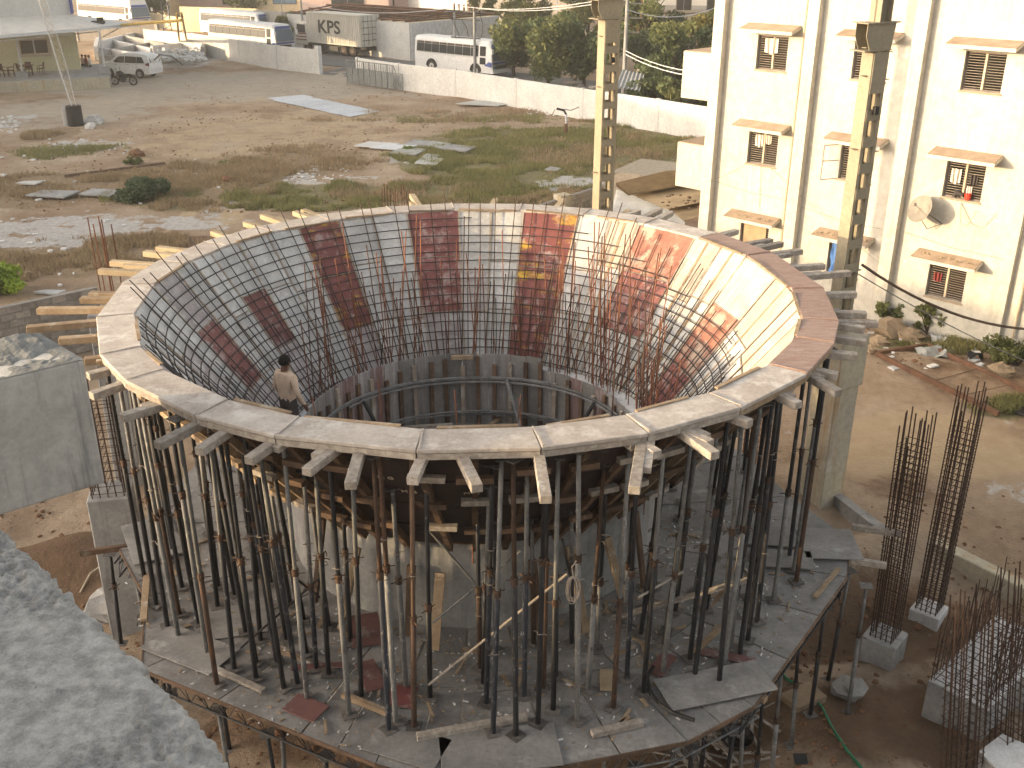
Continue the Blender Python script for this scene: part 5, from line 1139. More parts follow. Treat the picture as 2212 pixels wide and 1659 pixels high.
for k in range(9):
    p = g0 + gd*Lg*.84*k/8; mb = MB(); mb.bar(p + Vector((0, 0, .1)), p + Vector((0, 0, 1.98 + (.25 if k == 2 else 0))), .06, .06); mb.build('post', 'gate_grey', gate)
for k in range(22):
    p = g0 + gd*Lg*.84*(k+.5)/22; mb = MB(); mb.bar(p + Vector((0, .04, .2)), p + Vector((0, .04, 1.36)), Lg*.84/22-.03, .02, up=(gd.y, -gd.x, 0)); mb.build('panel', 'gate_grey', gate)
    mb = MB(); mb.bar(p + Vector((0, .03, 1.38)), p + Vector((0, .03, 1.93)), .05, .03); mb.build('picket', 'gate_grey', gate)
mb = MB(); mb.bar(g0 + gd*Lg*.84 + Vector((0, 0, 1.95)), g1 + Vector((0, 0, .2)), .05, .05); mb.bar(g1 + Vector((0, 0, .1)), g1 + Vector((0, 0, 1.4)), .05, .05); mb.build('brace', 'gate_grey', gate)

# ================================================================ FACTORY WITH PORCH (far left)
zf, zbk = 4.5, 5.3
B0, B1 = G(-150, 210), G(240, 190); fd = (B1-B0).normalized(); fn = Vector((-fd.y, fd.x, 0))
fac_ = thing('factory', B0, 'white factory building with a cream walled open porch at the far left', 'building')
mb = MB(); mb.prism([tuple(p.xy) for p in (B0, B1, B1 + fn*10, B0 + fn*10)], -.1, .85); mb.build('porch_floor', 'concrete_pedestal', fac_)
mb = MB(); mb.prism([tuple(p.xy) for p in (B0 + fn*.15, B1 + fn*.15 - fd*.1, B1 + fn*10, B0 + fn*10)], .85, .87); mb.build('floor_slab', 'concrete', fac_)
wc = G(176, 150, .87); wl0 = wc - fd*30; wn_ = Vector((-fd.y, fd.x, 0))
wx0 = (G(48, 118, 2.0) - wc).dot(fd); wx1 = (G(105, 118, 2.0) - wc).dot(fd); zw0 = HZ(75, 117, (wc + fd*wx0).y); zw1 = HZ(75, 88, (wc + fd*wx0).y)
mb = MB()
def wq(a_, b_, z0, z1): mb.add([wc + fd*a_ + Vector((0, 0, z0-.87)), wc + fd*b_ + Vector((0, 0, z0-.87)), wc + fd*b_ + Vector((0, 0, z1-.87)), wc + fd*a_ + Vector((0, 0, z1-.87))], [(0, 1, 2, 3)])
wq(-30, wx0, .87, 6); wq(wx1, 0, .87, 6); wq(wx0, wx1, .87, zw0); wq(wx0, wx1, zw1, 6)
mb.add([wc, wc + wn_*12, wc + wn_*12 + Vector((0, 0, 6)), wc + Vector((0, 0, 6))], [(0, 1, 2, 3)]); mb.build('porch_wall', 'cream_wall', fac_)
def fq(a_, b_, z0, z1, n_, t): return [wc + fd*a_ + wn_*n_ + Vector((0, 0, z0-.87)), wc + fd*b_ + wn_*n_ + Vector((0, 0, z0-.87)), wc + fd*b_ + wn_*n_ + Vector((0, 0, z1-.87)), wc + fd*a_ + wn_*n_ + Vector((0, 0, z1-.87))]
mb = MB(); mb.slab(fq(wx0-.25, wx1+.25, zw0-.25, zw0, -.06, 0), wn_, .05); mb.slab(fq(wx0-.25, wx1+.25, zw1, zw1+.25, -.06, 0), wn_, .05); mb.slab(fq(wx0-.25, wx0, zw0, zw1, -.06, 0), wn_, .05); mb.slab(fq(wx1, wx1+.25, zw0, zw1, -.06, 0), wn_, .05); wf_ = mb.build('window', 'pvc', fac_)
mb = MB(); mb.slab(fq(wx0, wx1, zw0, zw1, .10, 0), wn_, .02); mb.build('pane', 'glass_brown', wf_)
mb = MB(); mb.slab(fq((wx0+wx1)/2-.05, (wx0+wx1)/2+.05, zw0, zw1, .04, 0), wn_, .05); mb.build('mullion', 'roof_white', wf_)
R0, R1, R2, R3, R4 = G(-150, 88, zf), G(216, 58, zf), G(300, 51, zf), G(158, 32, zbk), G(-150, 42, zbk)
mb = MB(); corr(mb, [R0, R1, R3, R4], 60, .03); mb.add([R1, R2, R3], [(0, 1, 2)]); mb.build('porch_roof', 'roof_white', fac_)
mb = MB(); mb.bar(R0 - Vector((0, 0, .12)), R1 - Vector((0, 0, .12)), .15, .2); mb.bar(R1 - Vector((0, 0, .12)), R2 - Vector((0, 0, .12)), .12, .18); mb.build('gutter', 'galv_white', fac_)
mb = MB(); mb.bar(G(0, 88, zf-.5), G(213, 68, zf-.5), .08, .08); mb.build('eaves_rail', 'galv_white', fac_)
for bx0, tx in (((50, 166), 33), ((228, 160), 209)):
    b_ = G(*bx0, .87); b_.z = .87; mb = MB(); mb.tube([b_, (b_.x, b_.y, zf)], .09, 8); mb.build('porch_post', 'roof_white', fac_)
    mb = MB(); mb.box((b_.x, b_.y - .2, .75), (.9, .9, 1.6 if tx > 100 else 1.1), math.atan2(fd.y, fd.x)); mb.build('post_base', 'concrete', fac_)
b_ = G(185, 118, .87); mb = MB(); mb.tube([(b_.x-.2, b_.y-3, .87), (b_.x-.3, b_.y-3, zf)], .10, 8); mb.build('porch_post', 'road_yellow_steel', fac_)
q0 = G(216, 90, 3.1); mb = MB(); mb.bar(G(222, 80, 3.4), G(258, 60, 4.2), .08, .08); mb.build('brace', 'roof_white', fac_)
up = R3.copy(); mb = MB(); mb.add([R4, R3, R3 + Vector((0, 0, 9)), R4 + Vector((0, 0, 9))], [(0, 1, 2, 3)]); mb.add([R3, R3 + fn*40, R3 + fn*40 + Vector((0, 0, 9)), R3 + Vector((0, 0, 9))], [(0, 1, 2, 3)])
mb.add([R4 + Vector((0, 0, 9)), R3 + Vector((0, 0, 9)), R3 + fn*40 + Vector((0, 0, 9)), R4 + fn*40 + Vector((0, 0, 9))], [(0, 1, 2, 3)]); mb.build('upper_wall', 'roof_white', fac_)
mb = MB(); mb.bar(R3 + Vector((0, -.1, .1)), R3 + Vector((0, -.1, 9)), .45, .1); mb.build('corner_trim', 'blue_trim', fac_)
mb = MB(); p = G(212, 50, zf+.2); mb.box(p, (1.0, .5, .35)); mb.box(p + Vector((.2, 0, .3)), (.5, .3, .3), .5); tag(mb.build('flood_lamp', 'black'), 'black floodlight on the corner of the white porch roof', 'lamp')
# unseen blocks added outside the picture at left, to shade yard and tank
mb = MB(); mb.prism([(-92, 20), (-66, 14), (-66, 80), (-92, 80)], 0, 12.4); tag(mb.build('yard_shade_block', 'roof_white'), 'long unseen white block added left of the picture to shade the yard', 'building')
mb = MB(); mb.prism([(-70, -30), (-66, -34), (-66, 13), (-80, 13)], 0, 12.9); tag(mb.build('tank_shade_block', 'roof_white'), 'unseen flat block added left of the picture to shade the tank and lower facade', 'building')

# plastic chairs and table on the porch
def chair(p, rz, label):
    o = thing('plastic_chair', p, label, 'chair', 'brown plastic chairs on the porch'); s = 1.15
    c_, s_ = cos(rz), sin(rz); L = lambda x, y, z: p + Vector((x*c_-y*s_, x*s_+y*c_, z))*s
    mb = MB(); mb.box(L(0, 0, .42), (.44*s, .42*s, .04), rz); mb.build('seat', 'chair_brown', o)
    mb = MB(); mb.slab([L(-.2, .2, .45), L(.2, .2, .45), L(.2, .27, .85), L(-.2, .27, .85)], (0, 0, 1), .03); mb.build('backrest', 'chair_brown', o)
    for x in (-.2, .2):
        for y in (-.18, .18): mb = MB(); mb.bar(L(x, y, 0), L(x*.9, y*.9, .42), .04, .04); mb.build('leg', 'chair_brown', o)
        mb = MB(); mb.bar(L(x, -.15, .62), L(x, .22, .64), .04, .03); mb.bar(L(x, -.15, .42), L(x, -.15, .62), .03, .03); mb.build('armrest', 'chair_brown', o)
for i, (px_, py_, rz) in enumerate(((10, 166, 1.2), (26, 165, -1.0), (48, 164, 2.5), (64, 162, .4), (90, 161, -1.5))):
    q = G(px_, py_, .87); chair(q, rz, f'{ordinal(i)} brown plastic chair from the left on the far porch')
t_ = thing('plastic_table', G(58, 164, .87), 'brown plastic table among the chairs on the far porch', 'table')
q = G(58, 164, .87); mb = MB(); mb.box(q + Vector((0, 0, .82)), (1.0, .9, .05)); mb.build('table_top', 'chair_brown', t_)
for x in (-.4, .4):
    for y in (-.35, .35): mb = MB(); mb.bar(q + Vector((x, y, 0)), q + Vector((x, y, .8)), .05, .05); mb.build('leg', 'chair_brown', t_)
for i, (px_, py_, sh, lb) in enumerate(((184, 165, 'shirt_peach', 'person in a pale brown shirt standing at the porch end, leftmost of three'), (191, 166, 'shirt_red', 'person in a dark red shirt in the middle of three at the porch end'), (199, 167, 'shirt_white', 'person in a white shirt nearest the white car'))):
    q = G(px_, py_, 0.0); person(q, 1.85, (.4, -1.6, 1.8)[i], lb, sh, 'black', grp='people standing at the porch end')

# ================================================================ VEHICLES
def wheel(parent, p, r, w, ax, cap_m='roof_white'):
    """p centre, ax axle direction"""
    ax = Vector(ax).normalized(); mb = MB(); mb.tube([p - ax*w/2, p - ax*w*.3, p + ax*w*.3, p + ax*w/2], [r*.9, r, r, r*.9], 18); t = mb.build('wheel', 'rubber', parent)
    mb = MB(); mb.tube([p - ax*(w/2+.012), p + ax*(w/2+.012)], r*.58, 14); mb.build('rim', cap_m, t)
    mb = MB(); mb.tube([p - ax*(w/2+.03), p + ax*(w/2+.03)], r*.2, 8); mb.build('hub', 'prop_grey', t)
def bus(o_, rear, d, L, label, W=2.45, H=3.05, glassm='glass_dark', front=True, stripe=True, arches=True):
    """rear: ground point below the near side rear corner, d: heading"""
    d = d.normalized(); n_ = Vector((-d.y, d.x, 0)); o = thing(o_, rear, label, 'bus'); L3 = lambda x, y, z: rear + d*x + n_*y + Vector((0, 0, z))
    # body: cross-section swept along the length
    sec = [(0.0, .38), (-.02, 1.2), (.0, 1.75), (.10, 2.75), (.28, H-.05), (.6, H), (W-.6, H), (W-.28, H-.05), (W-.10, 2.75), (W, 1.75), (W+.02, 1.2), (W, .38)]
    xs_ = [(0, .93), (.12, 1.0), (L-.5, 1.0), (L-.15, .985), (L, .95)]; mb = MB(); N_ = len(sec); vs = []
    for x, k in xs_:
        for y, z in sec:
            zz = .38 + (z-.38)*(1 if x < L-.6 else (k if z > 1.6 else 1)); xo = x
            if x > L-.2: xo = x - .38*max(0, (z-1.35)/1.7)
            if x == 0: xo = .0 + .12*max(0, (z-1.4)/1.7)
            vs.append(L3(xo, W/2 + (y-W/2)*k, zz))
    mb.add(vs, [(i*N_+j, (i+1)*N_+j, (i+1)*N_+(j+1) % N_, i*N_+(j+1) % N_) for i in range(len(xs_)-1) for j in range(N_)] + [tuple(range(N_)), tuple((len(xs_)-1)*N_+j for j in range(N_))[::-1]])
    mb.build('body', 'paint_white', o)
    wn_ = 8; x0, x1 = .35, L-1.6; st = (x1-x0)/wn_
    for k in range(wn_):
        q = MB(); a_, b_ = x0 + k*st + .025, x0 + (k+1)*st - .025
        q.slab([L3(a_, -.035, 1.72), L3(b_, -.035, 1.72), L3(b_, .045, 2.42), L3(a_, .045, 2.42)], n_, .02); q.build('window', glassm, o)
        q = MB(); q.slab([L3(a_, .048, 2.44), L3(b_, .048, 2.44), L3(b_, .10, 2.68), L3(a_, .10, 2.68)], n_, .015); q.build('window', 'glass_brown', o)
    q = MB(); q.bar(L3(.3, -.03, 1.66), L3(L-1.5, -.03, 1.66), .03, .04); q.build('waist_rail', 'roof_white', o)
    q = MB(); q.slab([L3(L-1.45, -.035, 1.1), L3(L-.75, -.035, 1.1), L3(L-.75, .05, 2.6), L3(L-1.45, .05, 2.6)], n_, .015); q.build('door', glassm, o)
    # front
    q = MB(); q.slab([L3(L+.02, .12, 1.42), L3(L+.02, W-.12, 1.42), L3(L-.25, W-.25, 2.55), L3(L-.25, .25, 2.55)], d, .03); q.build('windscreen', 'glass_blue', o)
    q = MB(); q.slab([L3(L-.26, .28, 2.58), L3(L-.26, W-.28, 2.58), L3(L-.33, W-.33, 2.85), L3(L-.33, .33, 2.85)], d, .03); q.build('destination_board', 'graphic_blue', o)
    q = MB(); q.slab([L3(L+.01, .45, .75), L3(L+.01, W-.45, .75), L3(L+.01, W-.45, 1.05), L3(L+.01, .45, 1.05)], d, .03); q.build('grille', 'black', o)
    for y in (.12, W-.52): q = MB(); q.slab([L3(L+.01, y, .78), L3(L+.01, y+.4, .78), L3(L+.01, y+.34, 1.0), L3(L+.01, y+.04, 1.0)], d, .04); q.build('headlight', 'headlight' if y > 1 else 'glass_blue', o)
    q = MB(); q.bar(L3(L+.05, .02, .52), L3(L+.05, W-.02, .52), .12, .26); q.build('bumper', 'paint_white', o)
    if stripe:
        q = MB(); q.slab([L3(L-.9, -.038, 1.0), L3(L-.05, -.03, .9), L3(L-.02, -.03, 1.3), L3(L-.4, -.036, 1.35)], n_, .012); q.slab([L3(L+.015, .1, 1.15), L3(L+.015, W-.1, 1.15), L3(L+.015, W-.1, 1.32), L3(L+.015, .1, 1.32)], d, .012); q.build('blue_flash', 'graphic_blue', o)
    for y in (-.25, W+.05): q = MB(); q.bar(L3(L-.1, y+.12, 2.5), L3(L+.28, y, 2.45), .04, .04); q.box(L3(L+.3, y, 2.25), (.12, .25, .42), math.atan2(d.y, d.x)); q.build('mirror', 'paint_white', o)
    q = MB(); q.slab([L3(.2, -.03, 2.9), L3(.21, -.03, 2.9), L3(.21, -.03, 2.91), L3(.2, -.03, 2.91)], n_, .01)
    for x in (L*.235, L*.80):
        for y in (.12, W-.12): wheel(o, L3(x, y-.02 if y < 1 else y+.02, .50), .50, .28, n_)
        q = MB(); q.tube([L3(x + .62*cos(t), -.045, .5 + .62*sin(t)) for t in np.linspace(0, pi, 12)], .06, 4); q.build('wheel_arch', 'black', o)
        q = MB(); q.slab([L3(x-.6, -.024, .40), L3(x+.6, -.024, .40)] + [L3(x + .6*cos(t), -.024, .5 + .6*sin(t)) for t in np.linspace(0, pi, 10)], n_, .01); q.build('wheel_well', 'black', o)
    q = MB(); q.box(L3(L/2, W/2, .35), (L-.6, W-.4, .2), math.atan2(d.y, d.x)); q.build('chassis', 'black', o)
    return o
br, bf = G(896, 150), G(1063, 170)
bo = bus('parked_bus', br, bf-br, (bf-br).length, 'white bus with blue front parked on the road beside the utility poles')
dd = (bf-br).normalized(); text('J PPIAAR', .24, 'roof_white', bo, bf - dd*.22 + Vector((-dd.y, dd.x, 0))*1.22 + Vector((0, 0, 2.72)), (R(80), 0, math.atan2(dd.y, dd.x)+pi/2))
zfar = RD
q1 = G(598, 122); q0 = q1 - RD*11.8; bus('parked_bus', q0, RD, 11.8, 'white bus with dark windows parked behind the far compound wall, nearer of the pair')
q1 = G(562, 88); q0 = q1 - RD*12; bus('parked_bus', q0, RD, 12, 'white bus with sunlit windows parked just behind the dark windowed bus', glassm='glass_dark')
q1 = G(288, 62); q0 = q1 - RD*14; bus('parked_bus', q0, RD, 14, 'sunlit white bus at the far upper left beyond the grey block wall', W=2.8, H=3.6, glassm='glass_brown')
# container lorry
kc = G(782, 127); kd = -RD; kn = RN
kl = thing('container_lorry', kc, 'white container lorry lettered KPS parked on the road, its doors to the right', 'lorry')
Lk, Wk, z0, z1 = 8.2, 2.45, 1.12, 4.1; K = lambda x, y, z: kc + kd*x + kn*y + Vector((0, 0, z)); rk = math.atan2(kd.y, kd.x)
mb = MB(); mb.box(K(Lk/2, Wk/2, (z0+z1)/2), (Lk-.05, Wk-.06, z1-z0-.05), rk); mb.build('container', 'container_white', kl)
for k in range(30):
    mb = MB(); x = .22 + k*(Lk-.4)/29; mb.bar(K(x, -.0, z0+.12), K(x, -.0, z1-.12), .13, .05, up=tuple(kn)); mb.build('rib', 'container_white', kl)
mb = MB()
for z in (z0+.05, z1-.05): mb.bar(K(0, -.02, z), K(Lk, -.02, z), .1, .12); mb.bar(K(-.02, 0, z), K(-.02, Wk, z), .1, .12)
for y in (0, Wk): mb.bar(K(-.01, y, z0), K(-.01, y, z1), .12, .12)
mb.bar(K(Lk, 0, z0), K(Lk, 0, z1), .12, .12); mb.build('corner_frame', 'container_white', kl)
for y0, y1 in ((.1, Wk/2-.02), (Wk/2+.02, Wk-.1)):
    mb = MB(); mb.slab([K(-.02, y0, z0+.12), K(-.02, y1, z0+.12), K(-.02, y1, z1-.12), K(-.02, y0, z1-.12)], tuple(-kd), .04); dr = mb.build('door', 'container_white', kl)
    for y in (y0+.25, y1-.25): mb = MB(); mb.tube([K(-.09, y, z0+.1), K(-.09, y, z1-.1)], .025, 6); mb.build('lock_rod', 'prop_grey', dr)
    for z in (1.7, 2.3, 2.9, 3.5): mb = MB(); mb.bar(K(-.07, y0+.05, z), K(-.07, y1-.05, z), .03, .08); mb.build('hinge_bar', 'prop_grey', dr)
text('KPS', 1.75, 'black', kl, K(Lk*.58, -.05, (z0+z1)/2+.1), (R(90), 0, rk+pi), bold=.035, sx=1.25)
mb = MB(); mb.box(K(Lk/2+.8, .75, .92), (Lk+2, .18, .28), rk); mb.box(K(Lk/2+.8, 1.7, .92), (Lk+2, .18, .28), rk); mb.box(K(.05, Wk/2, .75), (.12, Wk, .14), rk); mb.build('chassis', 'black', kl)
for x in (1.5, 2.85, Lk-1.6, Lk+.4):
    for y in (.25, Wk-.25): wheel(kl, K(x, y, .53), .53, .32, kn, 'prop_rust')
mb = MB(); mb.box(K(Lk+1.2, Wk/2, 1.9), (2.0, Wk-.1, 2.3), rk); cb = mb.build('cab', 'container_white', kl); bevel(cb, .12, 2)
mb = MB(); mb.slab([K(Lk+.5, -.0, 2.0), K(Lk+1.9, -.0, 2.0), K(Lk+1.8, .02, 2.8), K(Lk+.5, .02, 2.8)], tuple(kn), .06); mb.build('cab_window', 'glass_dark', cb)
for z in (1.3, 1.6, 1.9): mb = MB(); mb.bar(K(Lk+.3, -.01, z), K(Lk+2.0, -.01, z), .03, .1); mb.build('red_stripe', 'shirt_red', cb)
mb = MB(); mb.bar(K(3.6, 0.05, .7), K(Lk-2.4, .05, .7), .04, .5); mb.build('side_guard', 'prop_black', kl)

# white people carrier
c0_ = G(326, 171); cN = G(214, 166); cdv = (cN - c0_); Lc = cdv.length; cdv.normalize(); cnv = Vector((cdv.y, -cdv.x, 0))
if cnv.y < 0: cnv = -cnv
car = thing('parked_car', c0_, 'white people carrier parked beside the porch facing left', 'car'); s = Lc/4.75; CP = lambda x, y, z: c0_ + (cdv*x + cnv*y)*s + Vector((0, 0, z*s))
prof = [(.05, .35), (.0, .75), (.06, 1.12), (.22, 1.70), (.5, 1.80), (1.5, 1.86), (2.5, 1.83), (3.0, 1.68), (3.62, 1.18), (4.3, 1.05), (4.66, .85), (4.75, .6), (4.70, .32)]
Wc = 1.8; mb = MB(); vs = []; N_ = len(prof)
def cy(z, far_): ins = .02 if z < 1.1 else .02 + (z-1.1)*.28; return Wc - ins if far_ else ins
for layer in range(4):
    for x, z in prof:
        k = (layer in (0, 3)); y = cy(z, layer > 1); 
        if layer in (1, 2): y = Wc*.5 + (y-Wc*.5)*.62; z = z + (.035 if z > 1.0 else 0); x = x + (.06 if x > 4 else -.06 if x < .3 else 0)
        vs.append(CP(x, y, z))
mb.add(vs, [(a_*N_+i, a_*N_+(i+1) % N_, (a_+1)*N_+(i+1) % N_, (a_+1)*N_+i) for a_ in range(3) for i in range(N_)] + [tuple(range(N_)), tuple(3*N_+i for i in range(N_))[::-1]]); mb.build('body', 'paint_white', car)
for q_ in ([(.42, 1.18), (1.15, 1.16), (1.15, 1.62), (.72, 1.62)], [(1.2, 1.16), (2.2, 1.16), (2.2, 1.63), (1.2, 1.62)], [(2.26, 1.16), (3.35, 1.16), (2.95, 1.5), (2.75, 1.60), (2.26, 1.63)]):
    mb = MB(); mb.slab([CP(x, cy(z, False)-.012, z) for x, z in q_], tuple(cnv), .01); mb.build('window', 'glass_dark', car)
mb = MB(); mb.slab([CP(.03, .25, 1.2), CP(.03, Wc-.25, 1.2), CP(.17, Wc-.32, 1.62), CP(.17, .32, 1.62)], tuple(-cdv), .02); mb.build('rear_window', 'glass_dark', car)
mb = MB(); mb.slab([CP(3.05, .3, 1.66), CP(3.05, Wc-.3, 1.66), CP(3.62, Wc-.2, 1.24), CP(3.62, .2, 1.24)], (0, 0, 1), .03); mb.build('windscreen', 'glass_dark', car)
mb = MB(); mb.slab([CP(.01, .02, .95), CP(.34, .0, 1.02), CP(.36, .0, 1.14), CP(.02, .03, 1.22)], tuple(cnv), .02); mb.build('tail_light', 'shirt_red', car)
for x in (.95, 3.72):
    mb = MB(); mb.slab([CP(x-.40, .008, .34), CP(x+.40, .008, .34)] + [CP(x + .4*cos(t), .008, .36 + .4*sin(t)) for t in np.linspace(0, pi, 10)], tuple(cnv), .02); mb.build('wheel_arch', 'black', car)
    for y in (.1, Wc-.1): wheel(car, CP(x, y-.04, .34), .34*s, .22, cnv, 'galv')
mb = MB()
for x in (1.2, 2.22): mb.bar(CP(x, .005, .5), CP(x, .005, 1.12), .012, .012)
for x in (1.85, 2.9): mb.bar(CP(x, -.0, 1.02), CP(x+.22, -.0, 1.02), .03, .03)
mb.build('door_gaps', 'prop_grey', car)
mb = MB(); mb.box(CP(3.2, -.1, 1.15), (.2, .2, .16)); mb.build('wing_mirror', 'paint_white', car)
# motorcycle
m0, m1 = G(290, 184), G(248, 183); md = (m1-m0).normalized(); Lm = (m1-m0).length; mo = thing('motorcycle', m0, 'black motorcycle parked in front of the white car', 'motorcycle'); MP = lambda x, z, y=0: m0 + md*x + Vector((-md.y, md.x, 0))*y + Vector((0, 0, z))
for x in (.05, Lm-.05):
    ax = Vector((-md.y, md.x, 0)); mb = MB(); pts = [MP(x + .31*cos(t), .33 + .31*sin(t)) for t in np.linspace(0, 2*pi, 15)[:-1]]; mb.tube(pts, .075, 6, closed=True); w_o = mb.build('wheel', 'rubber', mo)
    mb = MB(); mb.tube([MP(x, .33, -.06), MP(x, .33, .06)], .12, 10); mb.build('hub', 'prop_grey', w_o)
for nm, pts, r_, m_ in (('tank', [(.85, .85), (1.1, .92), (1.38, .88)], [.14, .24, .16], 'black'), ('seat', [(.15, .86), (.5, .80), (.85, .82)], [.06, .11, .10], 'black'), ('engine', [(.72, .42), (1.0, .48), (1.2, .52)], [.20, .28, .2], 'black'), ('fork', [(Lm-.05, .33), (Lm-.35, .85), (Lm-.42, 1.02)], [.03, .03, .03], 'galv'), ('exhaust', [(1.1, .32), (.6, .28), (-.05, .36)], [.04, .06, .07], 'prop_grey'), ('mudguard', [(-.2, .70), (.05, .76), (.35, .72)], [.04, .07, .07], 'black'), ('frame', [(.2, .75), (.7, .6), (1.3, .75), (Lm-.4, .95)], [.03]*4, 'black')):
    mb = MB(); mb.tube([MP(x, z) for x, z in pts], r_, 7); mb.build(nm, m_, mo)
mb = MB(); mb.tube([MP(Lm-.5, 1.10, -.36), MP(Lm-.42, 1.05, 0), MP(Lm-.5, 1.10, .36)], .018, 5); mb.build('handlebar', 'black', mo)
mb = MB(); mb.tube([MP(Lm-.38, .90), MP(Lm-.24, .90)], [.11, .09], 8); mb.build('headlight', 'headlight', mo)
for y in (-.3, .3): mb = MB(); mb.tube([MP(Lm-.46, 1.08, y), MP(Lm-.46, 1.26, y*1.1)], .01, 4); mb.box(MP(Lm-.46, 1.3, y*1.1), (.03, .12, .09)); mb.build('mirror', 'black', mo)

# ================================================================ YARD THINGS
# lattice mast on a black drum
mast = thing('lattice_mast', G(165, 272), 'thin pale lattice mast standing in a black drum in the yard', 'mast')
mbp = G(165, 272); tp = mbp + Vector((-3.4, 2.2, 19)); 
b_ = mbp + Vector((0, 0, 1.25)); mb = MB(); mb.tube([mbp, mbp + Vector((0, 0, 1.3))], .48, 16); mb.build('drum', 'black', mast)
mb = MB(); mb.tube([mbp + Vector((-.55, .2, 0)), mbp + Vector((-.5, .2, 1.2))], .35, 12); mb.build('concrete_footing', 'concrete', mast)
mv = (tp-b_); legs = [Vector((.28*cos(t), .28*sin(t), 0)) for t in (0.3, 2.4, 4.5)]
for l_ in legs: mb = MB(); mb.tube([b_ + l_*.6, b_ + mv*.12 + l_*1.1, b_ + mv + l_], .020, 5); mb.build('leg', 'galv_white', mast)
mb = MB(); N_ = 44
for k in range(N_):
    for i in range(3):
        a_ = b_ + mv*(k/N_) + legs[i]; c_ = b_ + mv*((k+1)/N_) + legs[(i+1) % 3]; mb.tube([a_, c_], .016, 4)
mb.build('lacing', 'pvc', mast)
# corrugated sheets laid out on the earth
A0, A1, A2, A3 = G(575, 214), G(655, 207), G(817, 242), G(750, 254)
for k in range(9):
    s0, s1 = k/9 - .008, (k+1)/9 + .012; z = Vector((0, 0, .05 + .012*(k % 2)))
    off = Vector((U_(-.1, .1), U_(-.15, .15), 0)); mb = MB(); corr(mb, [A0*(1-s0) + A3*s0 + z + off, A0*(1-s1) + A3*s1 + z + off, A1*(1-s1) + A2*s1 + z + off, A1*(1-s0) + A2*s0 + z + off], 7, .02, 1)
    tag(mb.build('roofing_sheet', 'galv_white'), f'{ordinal(k)} pale corrugated roofing sheet from the left in the row on the yard', 'roofing sheet', 'roofing sheets laid on the yard')
# thin stone slabs lying about
SL = [(815, 318, 50, 7, 'roof_white', 'long pale board at the near edge of the bare yard'), (850, 323, 52, 5, 'galv_white', 'second long pale board beside the first one'), (880, 331, 36, 8, 'granite', 'slab lying by the yellow tuft'), (930, 343, 20, 4, 'concrete', 'dark slab in the grass behind the two pale ones'), (905, 314, 34, 6, 'concrete', 'far slab at the edge of the grass'), (928, 353, 32, 10, 'granite', 'nearest pale slab in the grass'), (882, 333, 40, 8, 'granite', 'left pale slab at the grass edge'),
      (945, 318, 30, 7, 'granite', 'grey slab among the grass, upper right'), (990, 325, 40, 7, 'concrete', 'rightmost slab in the grass'), (115, 425, 60, 9, 'concrete', 'grey sheet lying on the brown earth at far left'), (218, 422, 48, 8, 'concrete', 'grey sheet lying between the weeds left of the bush'), (65, 400, 30, 4, 'debris_white', 'white board on the brown earth at far left'), (0, 384, 18, 4, 'debris_white', 'white scrap at the left edge of the picture'),
      (1050, 227, 66, 6, 'granite', 'pale board lying at the foot of the white wall'), (110, 640, 35, 5, 'debris_white', 'white board lying on the earth above the block wall'), (1195, 370, 18, 4, 'concrete', 'small slab in the dry grass'), (932, 384, 0, 0, '', ''), (1222, 366, 0, 0, '', ''), (250, 200, 0, 0, '', '')]
for px_, py_, w_, h_, m_, lb in SL:
    if not w_: continue
    a_ = [G(px_-w_, py_+h_*.3), G(px_-w_*.35, py_-h_), G(px_+w_, py_-h_*.5), G(px_+w_*.4, py_+h_)]; mb = MB(); mb.slab([p + Vector((0, 0, .06 + U_(0, .08))) for p in a_], (0, 0, 1), .06); tag(mb.build('flat_slab', m_), lb, 'slab', 'flat slabs and boards lying in the yard')
mb = MB(); mb.bar(GG(140, 384) + Vector((0, 0, .1)), GG(357, 357) + Vector((0, 0, .12)), .14, .12); tag(mb.build('wooden_pole', 'timber_dark'), 'long dark pole lying across the brown weeds at left', 'pole')
# hand pump
hp = thing('hand_pump', G(1222, 293), 'hand pump with bent handle standing in the green grass', 'pump'); p = G(1222, 293)
for nm, pts, r_, m_ in (('stand', [(0, 0), (0, .75)], .11, 'rusty_iron'), ('pump_body', [(0, .75), (0, 1.3)], .07, 'galv_white'), ('head', [(0, 1.3), (-.15, 1.55), (-.6, 1.65)], .07, 'black'), ('handle', [(-.6, 1.65), (.3, 1.55), (.8, 1.75)], .03, 'prop_grey'), ('prop_stick', [(-.7, 1.6), (-1.6, 0)], .03, 'timber_tan')):
    mb = MB(); mb.tube([p + Vector((x, 0, z)) for x, z in pts], r_, 7); mb.build(nm, m_, hp)
# rubble, paper, clods spread on the yard
W_ = MB(); D_ = MB()
for k in range(260):
    px_, py_ = random.choice([(U_(0, 330), U_(470, 620)), (U_(100, 300), U_(300, 330)), (U_(600, 760), U_(360, 395)), (U_(1120, 1200), U_(225, 250)), (U_(0, 500), U_(330, 470)), (U_(1850, 2200), U_(720, 800)), (U_(0, 40), U_(250, 290))]); p = GG(px_, py_)
    W_.box(p + Vector((0, 0, .03)), (U_(.05, .35)*abs(U_(.3, 1)), U_(.05, .25), U_(.02, .08)), U_(0, 3))
for k in range(1500):
    px_, py_ = U_(400, 1250), U_(180, 330)
    if random.random() < .4: px_, py_ = U_(0, 1000), U_(250, 460)
    p = G(px_, py_); rock(D_, p, U_(.02, .085), .5, 5)
stuff(W_.build('white_litter', 'debris_white'), 'white plaster scraps and litter scattered over the earth'); stuff(D_.build('yard_stones', 'soil_clod'), 'small brown stones and clods scattered over the yard')
